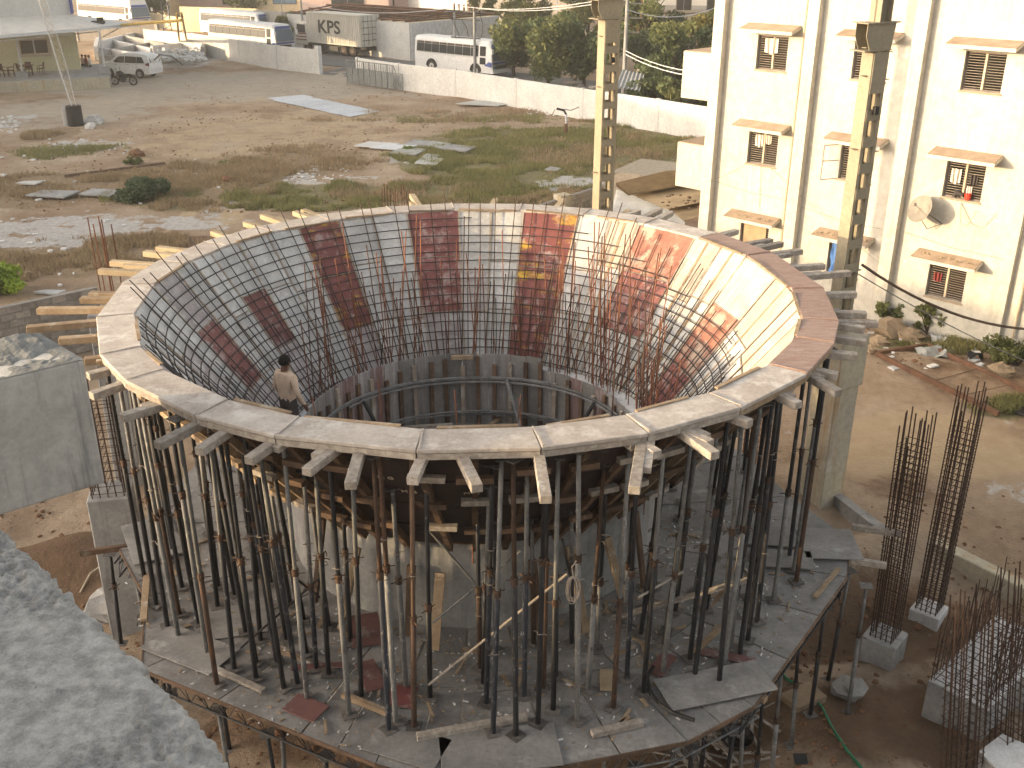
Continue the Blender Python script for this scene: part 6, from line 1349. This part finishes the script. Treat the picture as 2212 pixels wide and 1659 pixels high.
for px_, py_, r_, m_, lb in ((175, 270, .35, 'debris_white', 'small white lump right of the black drum'), (205, 268, .62, 'debris_white', 'large white sack like lump right of the mast'), (195, 278, .4, 'debris_white', 'middle white lump right of the mast'), (296, 338, .42, 'soil_clod', 'small heap of dark brown soil in the yard'), (490, 392, .28, 'soil_orange', 'small orange soil heap beside the footpath'), (565, 132, .45, 'concrete', 'left one of the grey lumps near the far wall'), (574, 134, .5, 'concrete', 'right one of the grey lumps near the far wall')):
    mb = MB(); rock(mb, G(px_, py_) + Vector((0, 0, r_*.3)), r_, .7, 8); tag(mb.build('lump' if 'soil' not in m_ else 'soil_heap', m_), lb, 'lump' if 'soil' not in m_ else 'soil heap')
# boulders and plants at the foot of the apartment block
for px_, py_, r_, lb in ((1925, 722, .55, 'big tan boulder at the foot of the white block'), (1968, 735, .38, 'smaller boulder right of the big tan one'), (1900, 745, .28, 'low boulder in front of the big tan one'), (1880, 760, .22, 'small stone beside the joist ends at right'), (2160, 810, .35, 'reddish stone at the right edge near the steel frame')):
    mb = MB(); rock(mb, GG(px_, py_) + Vector((0, 0, r_*.35)), r_, .65, 9); tag(mb.build('boulder', 'rock'), lb, 'boulder')
for px_, py_, s_, lb in ((2028, 737, .3, 'white crumpled sheet among the rubble by the block'), (2010, 768, .4, 'grey crumpled plastic inside the rusty frame'), (2105, 777, .22, 'black bag in the weeds at right')):
    p = GG(px_, py_); vs = [p + Vector((s_*(i/4-.5)*2, s_*(j/4-.5)*1.4, U_(.02, .24))) for i in range(5) for j in range(5)]; mb = MB(); mb.add(vs, [(i*5+j, (i+1)*5+j, (i+1)*5+j+1, i*5+j+1) for i in range(4) for j in range(4)]); tag(mb.build('plastic_sheet', 'black' if 'black' in lb else 'debris_white' if 'white' in lb else 'granite'), lb, 'litter')
# rusty steel frame on the ground, bar bundle
fr = thing('iron_rack', GG(1896, 773), 'rusty rectangular steel frame lying on the earth at right', 'steel frame')
fz = Vector((0, 0, .12)); K1, K2, K3, K4 = GG(1893, 772) + fz, GG(2001, 753) + fz, GG(2230, 862) + fz, GG(2155, 903) + fz
for a_, b_ in ((K1, K2), (K2, K3), (K1, K4)): mb = MB(); mb.bar(a_, b_, .10, .13); mb.build('frame_bar', 'rusty_iron', fr)
for a_, b_ in (((2020, 830), (2110, 805)), ((2090, 860), (2170, 842))): mb = MB(); mb.tube([GG(*a_) + fz, GG(*b_) + fz], .012, 5); mb.build('thin_bar', 'rusty_iron', fr)
bd = thing('bar_bundle', GG(2180, 885), 'bundle of dark reinforcing bars lying on the earth at the right edge', 'rebar')
for k in range(22):
    o_ = U_(-9, 9); mb = MB(); mb.tube([GG(2125 + U_(0, 14), 868 + o_*.6) + Vector((0, 0, .04)), GG(2235, 900 + o_*1.5) + Vector((0, 0, .05 + U_(0, .06)))], .012, 4); mb.build('bar', 'rebar_dark', bd)
# cable from the steel column across to the right
def cable(p0, p1, sag, r_, m_, label, n_=16, grp=None):
    mb = MB(); mb.tube([p0*(1-t) + p1*t - Vector((0, 0, sag*4*t*(1-t))) for t in np.linspace(0, 1, n_)], r_, 5); return tag(mb.build('cable', m_), label, 'cable', grp)
cable(XY(1862, 572, 19.9), XY(2260, 712, 22), .35, .030, 'timber_dark', 'thick brown cable sagging from the steel column past the white block')
cable(XY(1850, 590, 19.9), XY(2240, 790, 24), .1, .012, 'prop_grey', 'thin straight wire below the thick brown cable')
# ================================================================ POLES, WIRES
def pole(b_, top_y, label, r_=.13, m_='concrete', arms=(), grp=None):
    z = HZ(b_[2] if len(b_) > 2 else b_[0], top_y, G(b_[0], b_[1]).y); p = G(b_[0], b_[1]); o = thing('utility_pole', p, label, 'utility pole', grp)
    mb = MB(); mb.tube([p, p + Vector((0, 0, z))], [r_, r_*.7], 8); mb.build('pole', m_, o)
    for za, w_ in arms:
        mb = MB(); mb.bar(p + Vector((-w_, 0, z-za)), p + Vector((w_, 0, z-za)), .08, .1); a_ = mb.build('crossarm', 'prop_grey', o)
        for x in (-w_*.9, 0, w_*.9): mb = MB(); mb.tube([p + Vector((x, 0, z-za+.05)), p + Vector((x, 0, z-za+.30))], [.04, .06], 6); mb.build('insulator', 'chair_brown', a_)
    return o, p, z
o1, p1_, z1_ = pole((984, 157, 978), 12, 'left pole of the transformer pair in front of the white bus', arms=((.5, .9),), grp='transformer poles')
o2, p2_, z2_ = pole((1026, 166, 1019), 12, 'right pole of the transformer pair in front of the white bus', arms=((.5, .9),), grp='transformer poles')
tf = thing('transformer_frame', (p1_+p2_)/2, 'dark steel frame with switches fixed between the two transformer poles', 'switch frame')
for z in (2.2, 3.1, 4.6, 5.3):
    mb = MB(); mb.bar(p1_ + Vector((-.3, -.15, z)), p2_ + Vector((.5, -.15, z+.1)), .08, .09); mb.build('beam', 'prop_black', tf)
for k in range(5):
    c = p1_*(1-k/4) + p2_*(k/4) + Vector((0, -.15, 5.4)); mb = MB(); mb.tube([c, c + Vector((0, 0, .5))], [.06, .09], 6); mb.build('insulator', 'chair_brown', tf)
for (a_, b_) in (((-.2, 4.6), (.5, 2.2)), ((.6, 4.6), (1.2, 3.1)), ((1.9, 4.9), (1.5, 2.2)), ((2.2, 5.3), (2.4, 3.1))):
    mb = MB(); mb.tube([p1_ + Vector((a_[0], -.2, a_[1])), p1_ + Vector(((a_[0]+b_[0])/2+.2, -.2, (a_[1]+b_[1])/2)), p1_ + Vector((b_[0], -.2, b_[1]))], .025, 4); mb.build('lead', 'black', tf)
mb = MB(); mb.tube([p1_ + Vector((.45 + .28*cos(t), -.2, 2.0 + .5*sin(t))) for t in np.linspace(0, 2*pi, 14)[:-1]], .02, 4, closed=True); mb.build('cable_loop', 'black', tf)
pole((658, 108, 650), -30, 'grey utility pole standing left of the container lorry', grp='utility poles along the road')
pole((369, 62, 364), -40, 'grey utility pole beyond the far end of the compound wall', grp='utility poles along the road')
oR, pR, zR = pole((1346, 216, 1353), -40, 'utility pole with crossarms just right of the far steel column', r_=.17, arms=((1.5, 1.2), (2.5, 1.2), (3.5, 1.0)), grp='utility poles along the road')
pole((207, 28, 203), -40, 'thin pole in front of the sunlit bus at far left', .08, grp='thin poles far away')
pole((1202, 70, 1200), -30, 'thin pale lamp pole among the far trees', .07, 'galv_white', grp='thin poles far away')
pole((615, 92, 613), -5, 'thin dark pole behind the pair of buses', .06, grp='thin poles far away')
for i, (a_, b_, s_) in enumerate(((XY(1000, 14, 93), XY(1310, -2, 70), .4), (XY(1019, 16, 92), XY(1310, 4, 70), .4), (XY(650, 5, 110), XY(979, 16, 93), .7), (XY(1352, 110, 55), XY(1640, 150, 44), .5), (XY(1352, 118, 55), XY(1640, 162, 44), .5), (XY(1352, 20, 55), XY(1560, 10, 60), .5))):
    cable(a_, b_, s_, .022, 'galv_white', ['highest', 'second highest', 'long leftmost', 'upper right hand', 'lower right hand', 'topmost right hand'][i] + ' overhead wire strung between the utility poles', 10, 'overhead wires')
# yellow gantry and frames in the far yard corner
gt = thing('yellow_gantry', G(395, 100), 'yellow painted steel gantry frame beyond the far yard wall', 'gantry')
ga, gb = G(352, 52, 5.0), G(390, 46, 5.0)
for pts, r_ in (([G(388, 98), G(382, 28, 6.3)], .09), ([G(405, 97), G(392, 28, 6.3)], .09), ([G(215, 58, 4), G(392, 44, 5.6)], .12), ([G(388, 98) + Vector((0, 0, 1.5)), G(405, 97) + Vector((0, 0, 1.6))], .05), ([G(388, 98) + Vector((0, 0, 3)), G(404, 97) + Vector((0, 0, 3))], .05), ([G(388, 98) + Vector((0, 0, 4.2)), G(404, 97) + Vector((0, 0, 4.2))], .05)):
    mb = MB(); mb.tube(pts, r_, 5); mb.build('beam', 'road_yellow_steel', gt)
gt = thing('lattice_post', G(366, 98), 'short grey lattice post standing on the white plaster heap', 'post')
for dx in (-.5, .5):
    mb = MB(); mb.tube([G(366, 98) + Vector((dx, 0, 0)), G(366, 98) + Vector((dx*.7, 0, 4.6))], .06, 5); mb.build('leg', 'prop_grey', gt)
mb = MB()
for k in range(8): s = -1 if k % 2 else 1; mb.tube([G(366, 98) + Vector((.45*s, 0, k*.55)), G(366, 98) + Vector((-.45*s, 0, (k+1)*.55))], .04, 4)
mb.build('lacing', 'prop_grey', gt)
# low concrete chambers
ch = thing('concrete_chambers', G(300, 130), 'low unfinished pale concrete chambers beyond the white car', 'concrete foundation')
CH = [((210, 130), (380, 98)), ((210, 112), (310, 86)), ((310, 86), (395, 108)), ((235, 100), (330, 122)), ((268, 96), (360, 116)), ((210, 130), (215, 108)), ((215, 140), (440, 132)), ((330, 122), (445, 110)), ((440, 132), (448, 112)), ((218, 120), (300, 133))]
for i, (a_, b_) in enumerate(CH):
    a_, b_ = G(*a_), G(*b_); h = .8 + .25*(i % 3); mb = MB(); mb.bar(a_ + Vector((0, 0, h/2)), b_ + Vector((0, 0, h/2)), .35, h); mb.build('chamber_wall', 'concrete_white' if i % 2 else 'concrete', ch)
mb = MB()
for k in range(90): rock(mb, G(U_(340, 440), U_(108, 130), U_(.4, 1.2)), U_(.15, .5), .6, 6)
stuff(mb.build('plaster_heap', 'debris_white'), 'heap of white plaster rubble beside the concrete chambers')
mb = MB(); mb.tube([G(325, 138, .9), G(345, 118, 2.2), G(372, 122, 1.6), G(395, 140, .2)], .08, 5); tag(mb.build('bent_pipe', 'prop_grey'), 'bent grey pipe over the chambers behind the white car', 'pipe')

# ================================================================ FAR BUILDINGS
def hall(p0, d, L, D, h, m_, label, wins=(), nm='far_building', roof=None, z0=0):
    """p0 near corner, d along the front, wins: (x, w, z0, z1, material)"""
    d = Vector((d[0], d[1], 0)).normalized(); n_ = Vector((-d.y, d.x, 0))
    if n_.y < 0: n_ = -n_
    o = thing(nm, p0, label, 'building'); Q = lambda x, y, z: Vector((p0.x, p0.y, 0)) + d*x + n_*y + Vector((0, 0, z))
    mb = MB(); mb.prism([tuple(Q(0, 0, 0).xy), tuple(Q(L, 0, 0).xy), tuple(Q(L, D, 0).xy), tuple(Q(0, D, 0).xy)], z0, h); mb.build('wall', m_, o)
    mb = MB(); mb.prism([tuple(Q(-.2, -.2, 0).xy), tuple(Q(L+.2, -.2, 0).xy), tuple(Q(L+.2, D+.2, 0).xy), tuple(Q(-.2, D+.2, 0).xy)], h, h+.25); mb.build('roof', roof or m_, o)
    for x, w_, a_, b_, wm in wins:
        mb = MB(); mb.slab([Q(x, -.08, a_), Q(x+w_, -.08, a_), Q(x+w_, -.08, b_), Q(x, -.08, b_)], tuple(n_), .06); f_ = mb.build('window', 'window_frame', o)
        mb = MB(); mb.slab([Q(x+.1, -.11, a_+.1), Q(x+w_-.1, -.11, a_+.1), Q(x+w_-.1, -.11, b_-.1), Q(x+.1, -.11, b_-.1)], tuple(n_), .02); mb.build('pane', wm, f_)
        mb = MB(); mb.slab([Q(x+w_/2-.05, -.13, a_), Q(x+w_/2+.05, -.13, a_), Q(x+w_/2+.05, -.13, b_), Q(x+w_/2-.05, -.13, b_)], tuple(n_), .02); mb.build('mullion', 'prop_grey', f_)
        mb = MB(); c = Q(x+w_/2, -.4, b_+.2); mb.box(c, (w_+.8, .9, .12), math.atan2(d.y, d.x)); mb.build('sunshade', m_, f_)
    return o
fd2 = RD
def onpx(px_, py_): return G(px_, py_)
hall(onpx(383, 32), (1, -.08), 5.5, 10, 9, 'pink_wall', 'narrow pink building at the left of the sunlit far row', [(1.5, 2.6, 2.2, 4.2, 'glass_dark')])
hall(onpx(436, 33), (1, -.10), 12, 10, 9, 'pink_wall', 'pink building with a dark window in the far row, left of the cream one', [(3.5, 4, 1.6, 4.2, 'glass_dark')])
hall(onpx(568-12, 40), (1, -.04), 12, 12, 9, 'yellow_wall', 'sunlit cream building in the middle of the far row', [(2.5, 3.5, 2.0, 4.4, 'blue_shutter')])
hall(onpx(668-12, 42), (1, -.05), 12.5, 10, 9, 'pink_wall', 'pink building with a wide dark window above the container lorry', [(4.2, 4.8, 1.2, 4.0, 'glass_dark')])
hall(onpx(770, 38), (1, -.05), 26, 10, 9, 'pink_wall', 'long pale building with blue shutters in the upper middle of the picture', [(.8, 5, .8, 3.6, 'glass_dark'), (8, 7.5, -.2, 3.6, 'blue_shutter'), (18.5, 3, 1.4, 3.6, 'glass_dark')])
hall(onpx(1010, 30), (1, -.05), 24, 10, 8, 'pink_wall', 'pale building with blue shutters right of the long one', [(1, 6, -.2, 3.2, 'blue_shutter'), (10, 6, -.2, 3.2, 'blue_shutter')])
hall(onpx(1160, 42), (1, .02), 40, 14, 9, 'roof_white', 'pale blue grey factory shed behind the far trees', [(24, 6, 4.5, 6.5, 'blue_shutter')])
hall(onpx(240, 40), (1, 0), 8, 8, 6, 'yellow_wall', 'small sunlit cream house behind the far left bus')
# walls in the middle distance
def lowwall(a_, b_, h, m_, label):
    a_, b_ = G(*a_), G(*b_); mb = MB(); mb.bar(a_ + Vector((0, 0, h/2)), b_ + Vector((0, 0, h/2)), .3, h); return tag(mb.build('boundary_wall', m_), label, 'wall')
lowwall((395, 68), (560, 74), 3.0, 'yellow_wall', 'sunlit cream boundary wall behind the pair of buses')
lowwall((555, 84), (668, 92), 3.2, 'concrete', 'grey boundary wall left of the container lorry')
lowwall((885, 40), (1010, 50), 3.0, 'whitewash', 'long grey white wall behind the roofless warehouse')
lowwall((1010, 50), (1240, 66), 3.6, 'block', 'grey block wall behind the far trees')
lowwall((320, 54), (395, 66), 1.6, 'yellow_wall', 'low sunlit wall beyond the yard corner')
# roofless warehouse with rusty trusses
wc0 = G(889, 131); wh = thing('warehouse', wc0, 'white walled warehouse with bare rusty roof trusses behind the lorry and bus', 'warehouse')
Hw = HZ(889, 50, wc0.y); Lw = 19; Dw = 13; Wp = lambda x, y, z: wc0 - RD*x + RN*y + Vector((0, 0, z))
for a_, b_, m_ in ((Wp(0, 0, 0), Wp(Lw, 0, 0), 'whitewash'), (Wp(0, 0, 0), Wp(0, Dw, 0), 'concrete_white'), (Wp(0, Dw, 0), Wp(Lw, Dw, 0), 'yellow_wall'), (Wp(Lw, 0, 0), Wp(Lw, Dw, 0), 'whitewash')):
    mb = MB(); mb.bar(a_ + Vector((0, 0, Hw/2)), b_ + Vector((0, 0, Hw/2)), .3, Hw); mb.build('wall', m_, wh)
for k in range(11):
    x = .8 + k*(Lw-1.6)/10; mb = MB(); mb.tube([Wp(x, .1, Hw+.1), Wp(x, Dw/2, Hw+.75), Wp(x, Dw-.1, Hw+.1)], .10, 5); mb.tube([Wp(x, .1, Hw+.1), Wp(x, Dw-.1, Hw+.1)], .08, 4)
    for j in range(7):
        y = Dw*(j+.5)/7; zz_ = .1 + .65*(1-abs(y-Dw/2)/(Dw/2)); mb.tube([Wp(x, y, Hw+.1), Wp(x, y, Hw+zz_)], .05, 4)
    mb.build('truss', 'rusty_iron', wh)
for j in range(6):
    y = .2 + j*(Dw-.4)/5; zz_ = .2 + .65*(1-abs(y-Dw/2)/(Dw/2)); mb = MB(); mb.tube([Wp(.3, y, Hw+zz_), Wp(Lw-.3, y, Hw+zz_)], .07, 4); mb.build('purlin', 'rusty_iron', wh)
# block building upper right
hall(G(1418, 100), (1, -.25), 9.0, 8, HZ(1418, 26, G(1418, 100).y), 'block_tan', 'unfinished tan block house with dark openings between the far trees and the white block', [(1.9, 1.7, 3.6, 5.6, 'interior_shade'), (5.2, 1.8, 3.6, 5.6, 'interior_shade')])  # flat dark panes stand in for the shade inside the openings
hall(G(1375, 218), (1, -.55), 3.0, 2, 2.1, 'block', 'small grey block shed beyond the wall behind the utility pole', nm='block_shed')
mb = MB()
for k in range(260): rock(mb, G(U_(1190, 1330), U_(185, 212), U_(0, .5)), U_(.08, .32), .6, 5)
stuff(mb.build('rubbish_heap', 'rock_grey'), 'heap of rubble and rubbish beyond the white wall below the trees')
mb = MB(); corr(mb, [G(1330, 188, 1.6), G(1382, 196, 1.6), G(1392, 160, 2.3), G(1345, 150, 2.3)], 6, .05); tag(mb.build('tin_sheet', 'galv'), 'tin sheet shelter leaning by the utility pole beyond the wall', 'tin sheet')

# ================================================================ TREES, BUSHES, GRASS
def leafcloud(name, m_, parent, clumps, n_leaf, size, seed):
    """leaf-sized faces spread through uneven clumps (centre, radius)"""
    r = np.random.default_rng(seed); cs = np.array([c for c, _ in clumps]); rs = np.array([q for _, q in clumps]); w_ = rs**2/np.sum(rs**2)
    k = r.choice(len(clumps), n_leaf, p=w_); u = r.normal(size=(n_leaf, 3)); u /= np.linalg.norm(u, axis=1)[:, None]
    rad = r.random(n_leaf)**.45; c = cs[k] + u*(rs[k]*rad)[:, None]*np.array([1, 1, .8])
    a = r.normal(size=(n_leaf, 3)); a /= np.linalg.norm(a, axis=1)[:, None]; b = np.cross(a, r.normal(size=(n_leaf, 3))); b /= np.linalg.norm(b, axis=1)[:, None]
    s = size*(.5 + r.random(n_leaf))[:, None]; v = np.stack([c - a*s, c + b*s*.5, c + a*s, c - b*s*.5], 1).reshape(-1, 3)
    base = np.array(wloc(parent)) if parent is not None else np.array([cs[:, 0].mean(), cs[:, 1].mean(), 0.0])
    me = bpy.data.meshes.new(name); me.from_pydata((v-base).tolist(), [], np.arange(n_leaf*4).reshape(-1, 4).tolist()); me.materials.append(MATS[m_])
    o = bpy.data.objects.new(name, me); COL.objects.link(o)
    if parent is not None: o.parent = parent
    else: o.location = base
    return o
def tree(base, h, w_, m_, label, n_leaf=7000, size=.16, seed=1, trunk=.18, low=.25, m2=None, grp='trees beyond the white wall'):
    r = random.Random(seed); o = thing('tree', base, label, 'tree', grp); B = Vector(base); mb = MB(); top = B + Vector((r.uniform(-.4, .4), 0, h*.62))
    mb.tube([B - Vector((0, 0, .2)), B*.5 + top*.5 + Vector((r.uniform(-.2, .2), 0, 0)), top], [trunk, trunk*.7, trunk*.35], 7); cl = []
    for k in range(16):
        a_ = r.uniform(0, 2*pi); q = r.uniform(.35, 1)*w_; z = h*(low + (1-low)*r.uniform(0, .92)); f = math.sqrt(max(.08, 1-((z/h-(.45+low*.3))/.62)**2)); c = B + Vector((q*f*cos(a_), q*f*sin(a_), z)); cr = w_*r.uniform(.22, .42)*f + .2
        cl.append((tuple(c), cr)); s_ = B + (top-B)*min(1, z/h*r.uniform(.7, 1)); mb.tube([s_, s_*.45 + c*.55 + Vector((0, 0, -.1)), c], [trunk*.4, trunk*.25, .02], 5)
    mb.build('trunk', 'bark', o)
    leafcloud('crown', m_, o, cl, n_leaf if not m2 else n_leaf*2//3, size, seed)
    if m2: leafcloud('crown_highlights', m2, o, [(tuple(Vector(c) + Vector((0, 0, q*.25))), q) for c, q in cl[::2]], n_leaf//3, size, seed+50)  # second leaf colour in raised clumps; the yellow one paints sunlit tips
    return o
TR = [((1185, 190), 6.0, 3.7, 'leaf_dark', 'leaf_mid', 12000, 'broad dark green bushy tree right of the white bus'), ((1110, 165), 4.6, 2.0, 'leaf_dark', None, 5000, 'dark bush touching the front of the white bus'), ((1262, 195), 5.2, 2.6, 'leaf_dark', 'leaf_mid', 8000, 'dark green tree left of the far steel column'),
      ((1152, 120), 7.5, 3.2, 'leaf_mid', 'leaf_sunlit', 8000, 'tall sunlit yellowish tree behind the broad dark tree'), ((1262, 130), 9.5, 3.4, 'leaf_mid', 'leaf_sunlit', 9000, 'tall olive tree just left of the far steel column'), ((1044, 90), 5.0, 1.7, 'leaf_mid', 'leaf_sunlit', 4000, 'small round tree by the warehouse corner behind the poles'),
      ((1385, 160), 9.0, 3.0, 'leaf_mid', 'leaf_dark', 8000, 'tall green tree just right of the far steel column'), ((1460, 225), 5.5, 2.6, 'leaf_dark', 'leaf_mid', 8000, 'dense green tree in front of the tan block house'), ((1525, 210), 6.8, 2.2, 'leaf_mid', 'leaf_sunlit', 8000, 'green tree touching the corner of the white block'), ((1425, 170), 5.0, 3.0, 'leaf_dark', None, 6000, 'low dark tree behind the utility pole'), ((1490, 258), 3.4, 1.8, 'leaf_mid', 'leaf_dark', 5000, 'low bushy tree right behind the white wall'),
      ((1415, 240), 2.2, 1.5, 'leaf_dark', None, 3000, 'low bush behind the white wall left of the bushy tree'), ((1330, 150), 7.0, 2.6, 'leaf_dark', 'leaf_mid', 6000, 'dark tree partly hidden by the far steel column')]
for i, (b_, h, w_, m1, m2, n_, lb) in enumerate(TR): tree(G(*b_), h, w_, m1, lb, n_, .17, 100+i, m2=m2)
for i, (b_, h, w_, lb) in enumerate((((545, 38), 7, 4, 'dark tree between the sunlit bus and the pink houses'), ((340, 45), 5, 3.5, 'low green tree far behind the yard corner'), ((510, 30), 8, 4, 'tree behind the pink houses at the upper left'), ((628, 103), 4, 1.0, 'thin sapling behind the far wall left of the lorry'))):
    tree(G(*b_), h, w_, 'leaf_mid' if i != 1 else 'leaf_dark', lb, 2500, .3, 140+i, grp='trees far away')
def bush(p, h, w_, m_, label, n_=2500, size=.06, seed=5, nm='bush'):
    o = thing(nm, p, label, 'bush'); r = random.Random(seed); cl = [((p.x + r.uniform(-w_, w_)*.75, p.y + r.uniform(-w_, w_)*.5, p.z + h*r.uniform(.2, .8)), w_*r.uniform(.25, .5)) for _ in range(12)]
    mb = MB(); [mb.tube([p, Vector(c)], [.03, .01], 4) for c, _ in cl]; mb.build('stems', 'bark', o); leafcloud('leaves', m_, o, cl, n_, size, seed); return o
bush(GG(312, 432), 1.1, 1.35, 'leaf_pale', 'round pale green bush on the brown earth at left', 5000, .09, 61)
bush(GG(1917, 702), .9, .45, 'leaf_mid', 'leafy weed growing left by the wall of the white block', 900, .07, 62)
bush(GG(2003, 722), 1.1, .5, 'leaf_mid', 'taller leafy weed at the foot of the white block', 1100, .07, 63)
bush(GG(2195, 790), .9, .8, 'leaf_mid', 'green weeds at the foot of the white block at the right edge', 2500, .06, 64)
bush(GG(8, 635), .9, 1.1, 'leaf_lime', 'bright lime green bush at the left edge above the block wall', 2500, .09, 65)
bush(GG(290, 355) , .35, .5, 'leaf_mid', 'low green weed by the footpath', 500, .07, 66)
bush(GG(882, 327), .3, .3, 'leaf_lime', 'small yellow green tuft beside the stone slabs', 400, .06, 67)
def tufts(name, m_, regions, label, hgt, w_, seed):
    """blades standing on the ground; region = (px, py, rx, ry, count)"""
    r = np.random.default_rng(seed); P_ = []
    for (px_, py_, rx, ry, n_) in regions:
        c = G(px_, py_); ax = abs(G(px_+rx, py_).x - c.x); ay = abs(G(px_, py_-ry).y - G(px_, py_+ry).y)/2
        m = n_*3; t = r.random(m)*2*pi; q = np.sqrt(r.random(m))*1.12; x = c.x + ax*q*np.cos(t); y = c.y + ay*q*np.sin(t)
        dens = vnoise(x+50, y+50, 1.6, seed)*.6 + vnoise(x+50, y+50, .5, seed+1)*.4; keep = dens + r.normal(size=m)*.07 > (.42 + .22*q*q); P_.append(np.stack([x, y], 1)[keep][:n_])
    P_ = np.concatenate(P_); n = len(P_); z = relief(P_[:, 0], P_[:, 1]); a = r.random(n)*2*pi; hh = hgt*(.4 + r.random(n)*.9)*(.6 + .8*vnoise(P_[:, 0]+50, P_[:, 1]+50, 1.6, seed)); ww = w_*(.5 + r.random(n))
    dx, dy = np.cos(a)*ww, np.sin(a)*ww; lx, ly = r.normal(size=n)*hh*.35, r.normal(size=n)*hh*.35
    v = np.stack([np.stack([P_[:, 0]-dx, P_[:, 1]-dy, z-.02], 1), np.stack([P_[:, 0]+dx, P_[:, 1]+dy, z-.02], 1), np.stack([P_[:, 0]+lx, P_[:, 1]+ly, z+hh], 1)], 1).reshape(-1, 3)
    me = bpy.data.meshes.new(name); me.from_pydata(v.tolist(), [], np.arange(n*3).reshape(-1, 3).tolist()); me.materials.append(MATS[m_])
    o = bpy.data.objects.new(name, me); COL.objects.link(o); stuff(o, label)
tufts('green_grass', 'grass_green', [(1180, 330, 320, 55, 26000), (1400, 300, 190, 42, 12000), (700, 425, 200, 28, 14000), (1050, 415, 230, 30, 12000), (980, 345, 120, 32, 8000), (330, 425, 100, 22, 3000), (120, 325, 90, 16, 1500), (2000, 745, 230, 18, 3500), (500, 352, 26, 6, 400), (1150, 260, 300, 8, 2500), (2170, 885, 80, 16, 2000), (230, 318, 60, 8, 700), (560, 440, 70, 12, 2500)], 'green grass and weeds growing over the yard', .19, .028, 71)
tufts('dry_grass', 'grass_dry', [(420, 385, 230, 46, 12000), (120, 570, 240, 36, 9000), (60, 410, 220, 35, 5000), (640, 350, 180, 34, 5000), (1180, 425, 120, 22, 6000), (110, 290, 50, 13, 1500), (1300, 330, 250, 50, 8000), (300, 520, 200, 14, 4000), (1150, 245, 350, 9, 1500), (1000, 420, 260, 30, 5000), (430, 450, 110, 12, 2500), (1020, 260, 380, 5, 1500)], 'dry brown grass and weeds growing over the yard', .20, .030, 81)
# ================================================================ AIR
hm = bpy.data.materials.new('air'); hm.use_nodes = True; hn = hm.node_tree; hn.nodes.clear()
ho = hn.nodes.new('ShaderNodeOutputMaterial'); hv = hn.nodes.new('ShaderNodeVolumePrincipled'); hv.inputs['Density'].default_value = .0008; hv.inputs['Color'].default_value = (.93, .92, .90, 1); hv.inputs['Anisotropy'].default_value = .3  # haze volume added to lift the far darks and soften contrast
hn.links.new(hv.outputs[0], ho.inputs['Volume'])
mb = MB(); gx0, gx1, gy0, gy1 = xs.min()-5, xs.max()+5, ys.min()-5, ys.max()+5; mb.box(((gx0+gx1)/2, (gy0+gy1)/2, 10), (gx1-gx0, gy1-gy0, 24)); ob = mb.build('haze', None, loc=(0, 0, 0)); ob.data.materials.append(hm); stuff(ob, 'thin haze added over the whole site to soften far contrast')
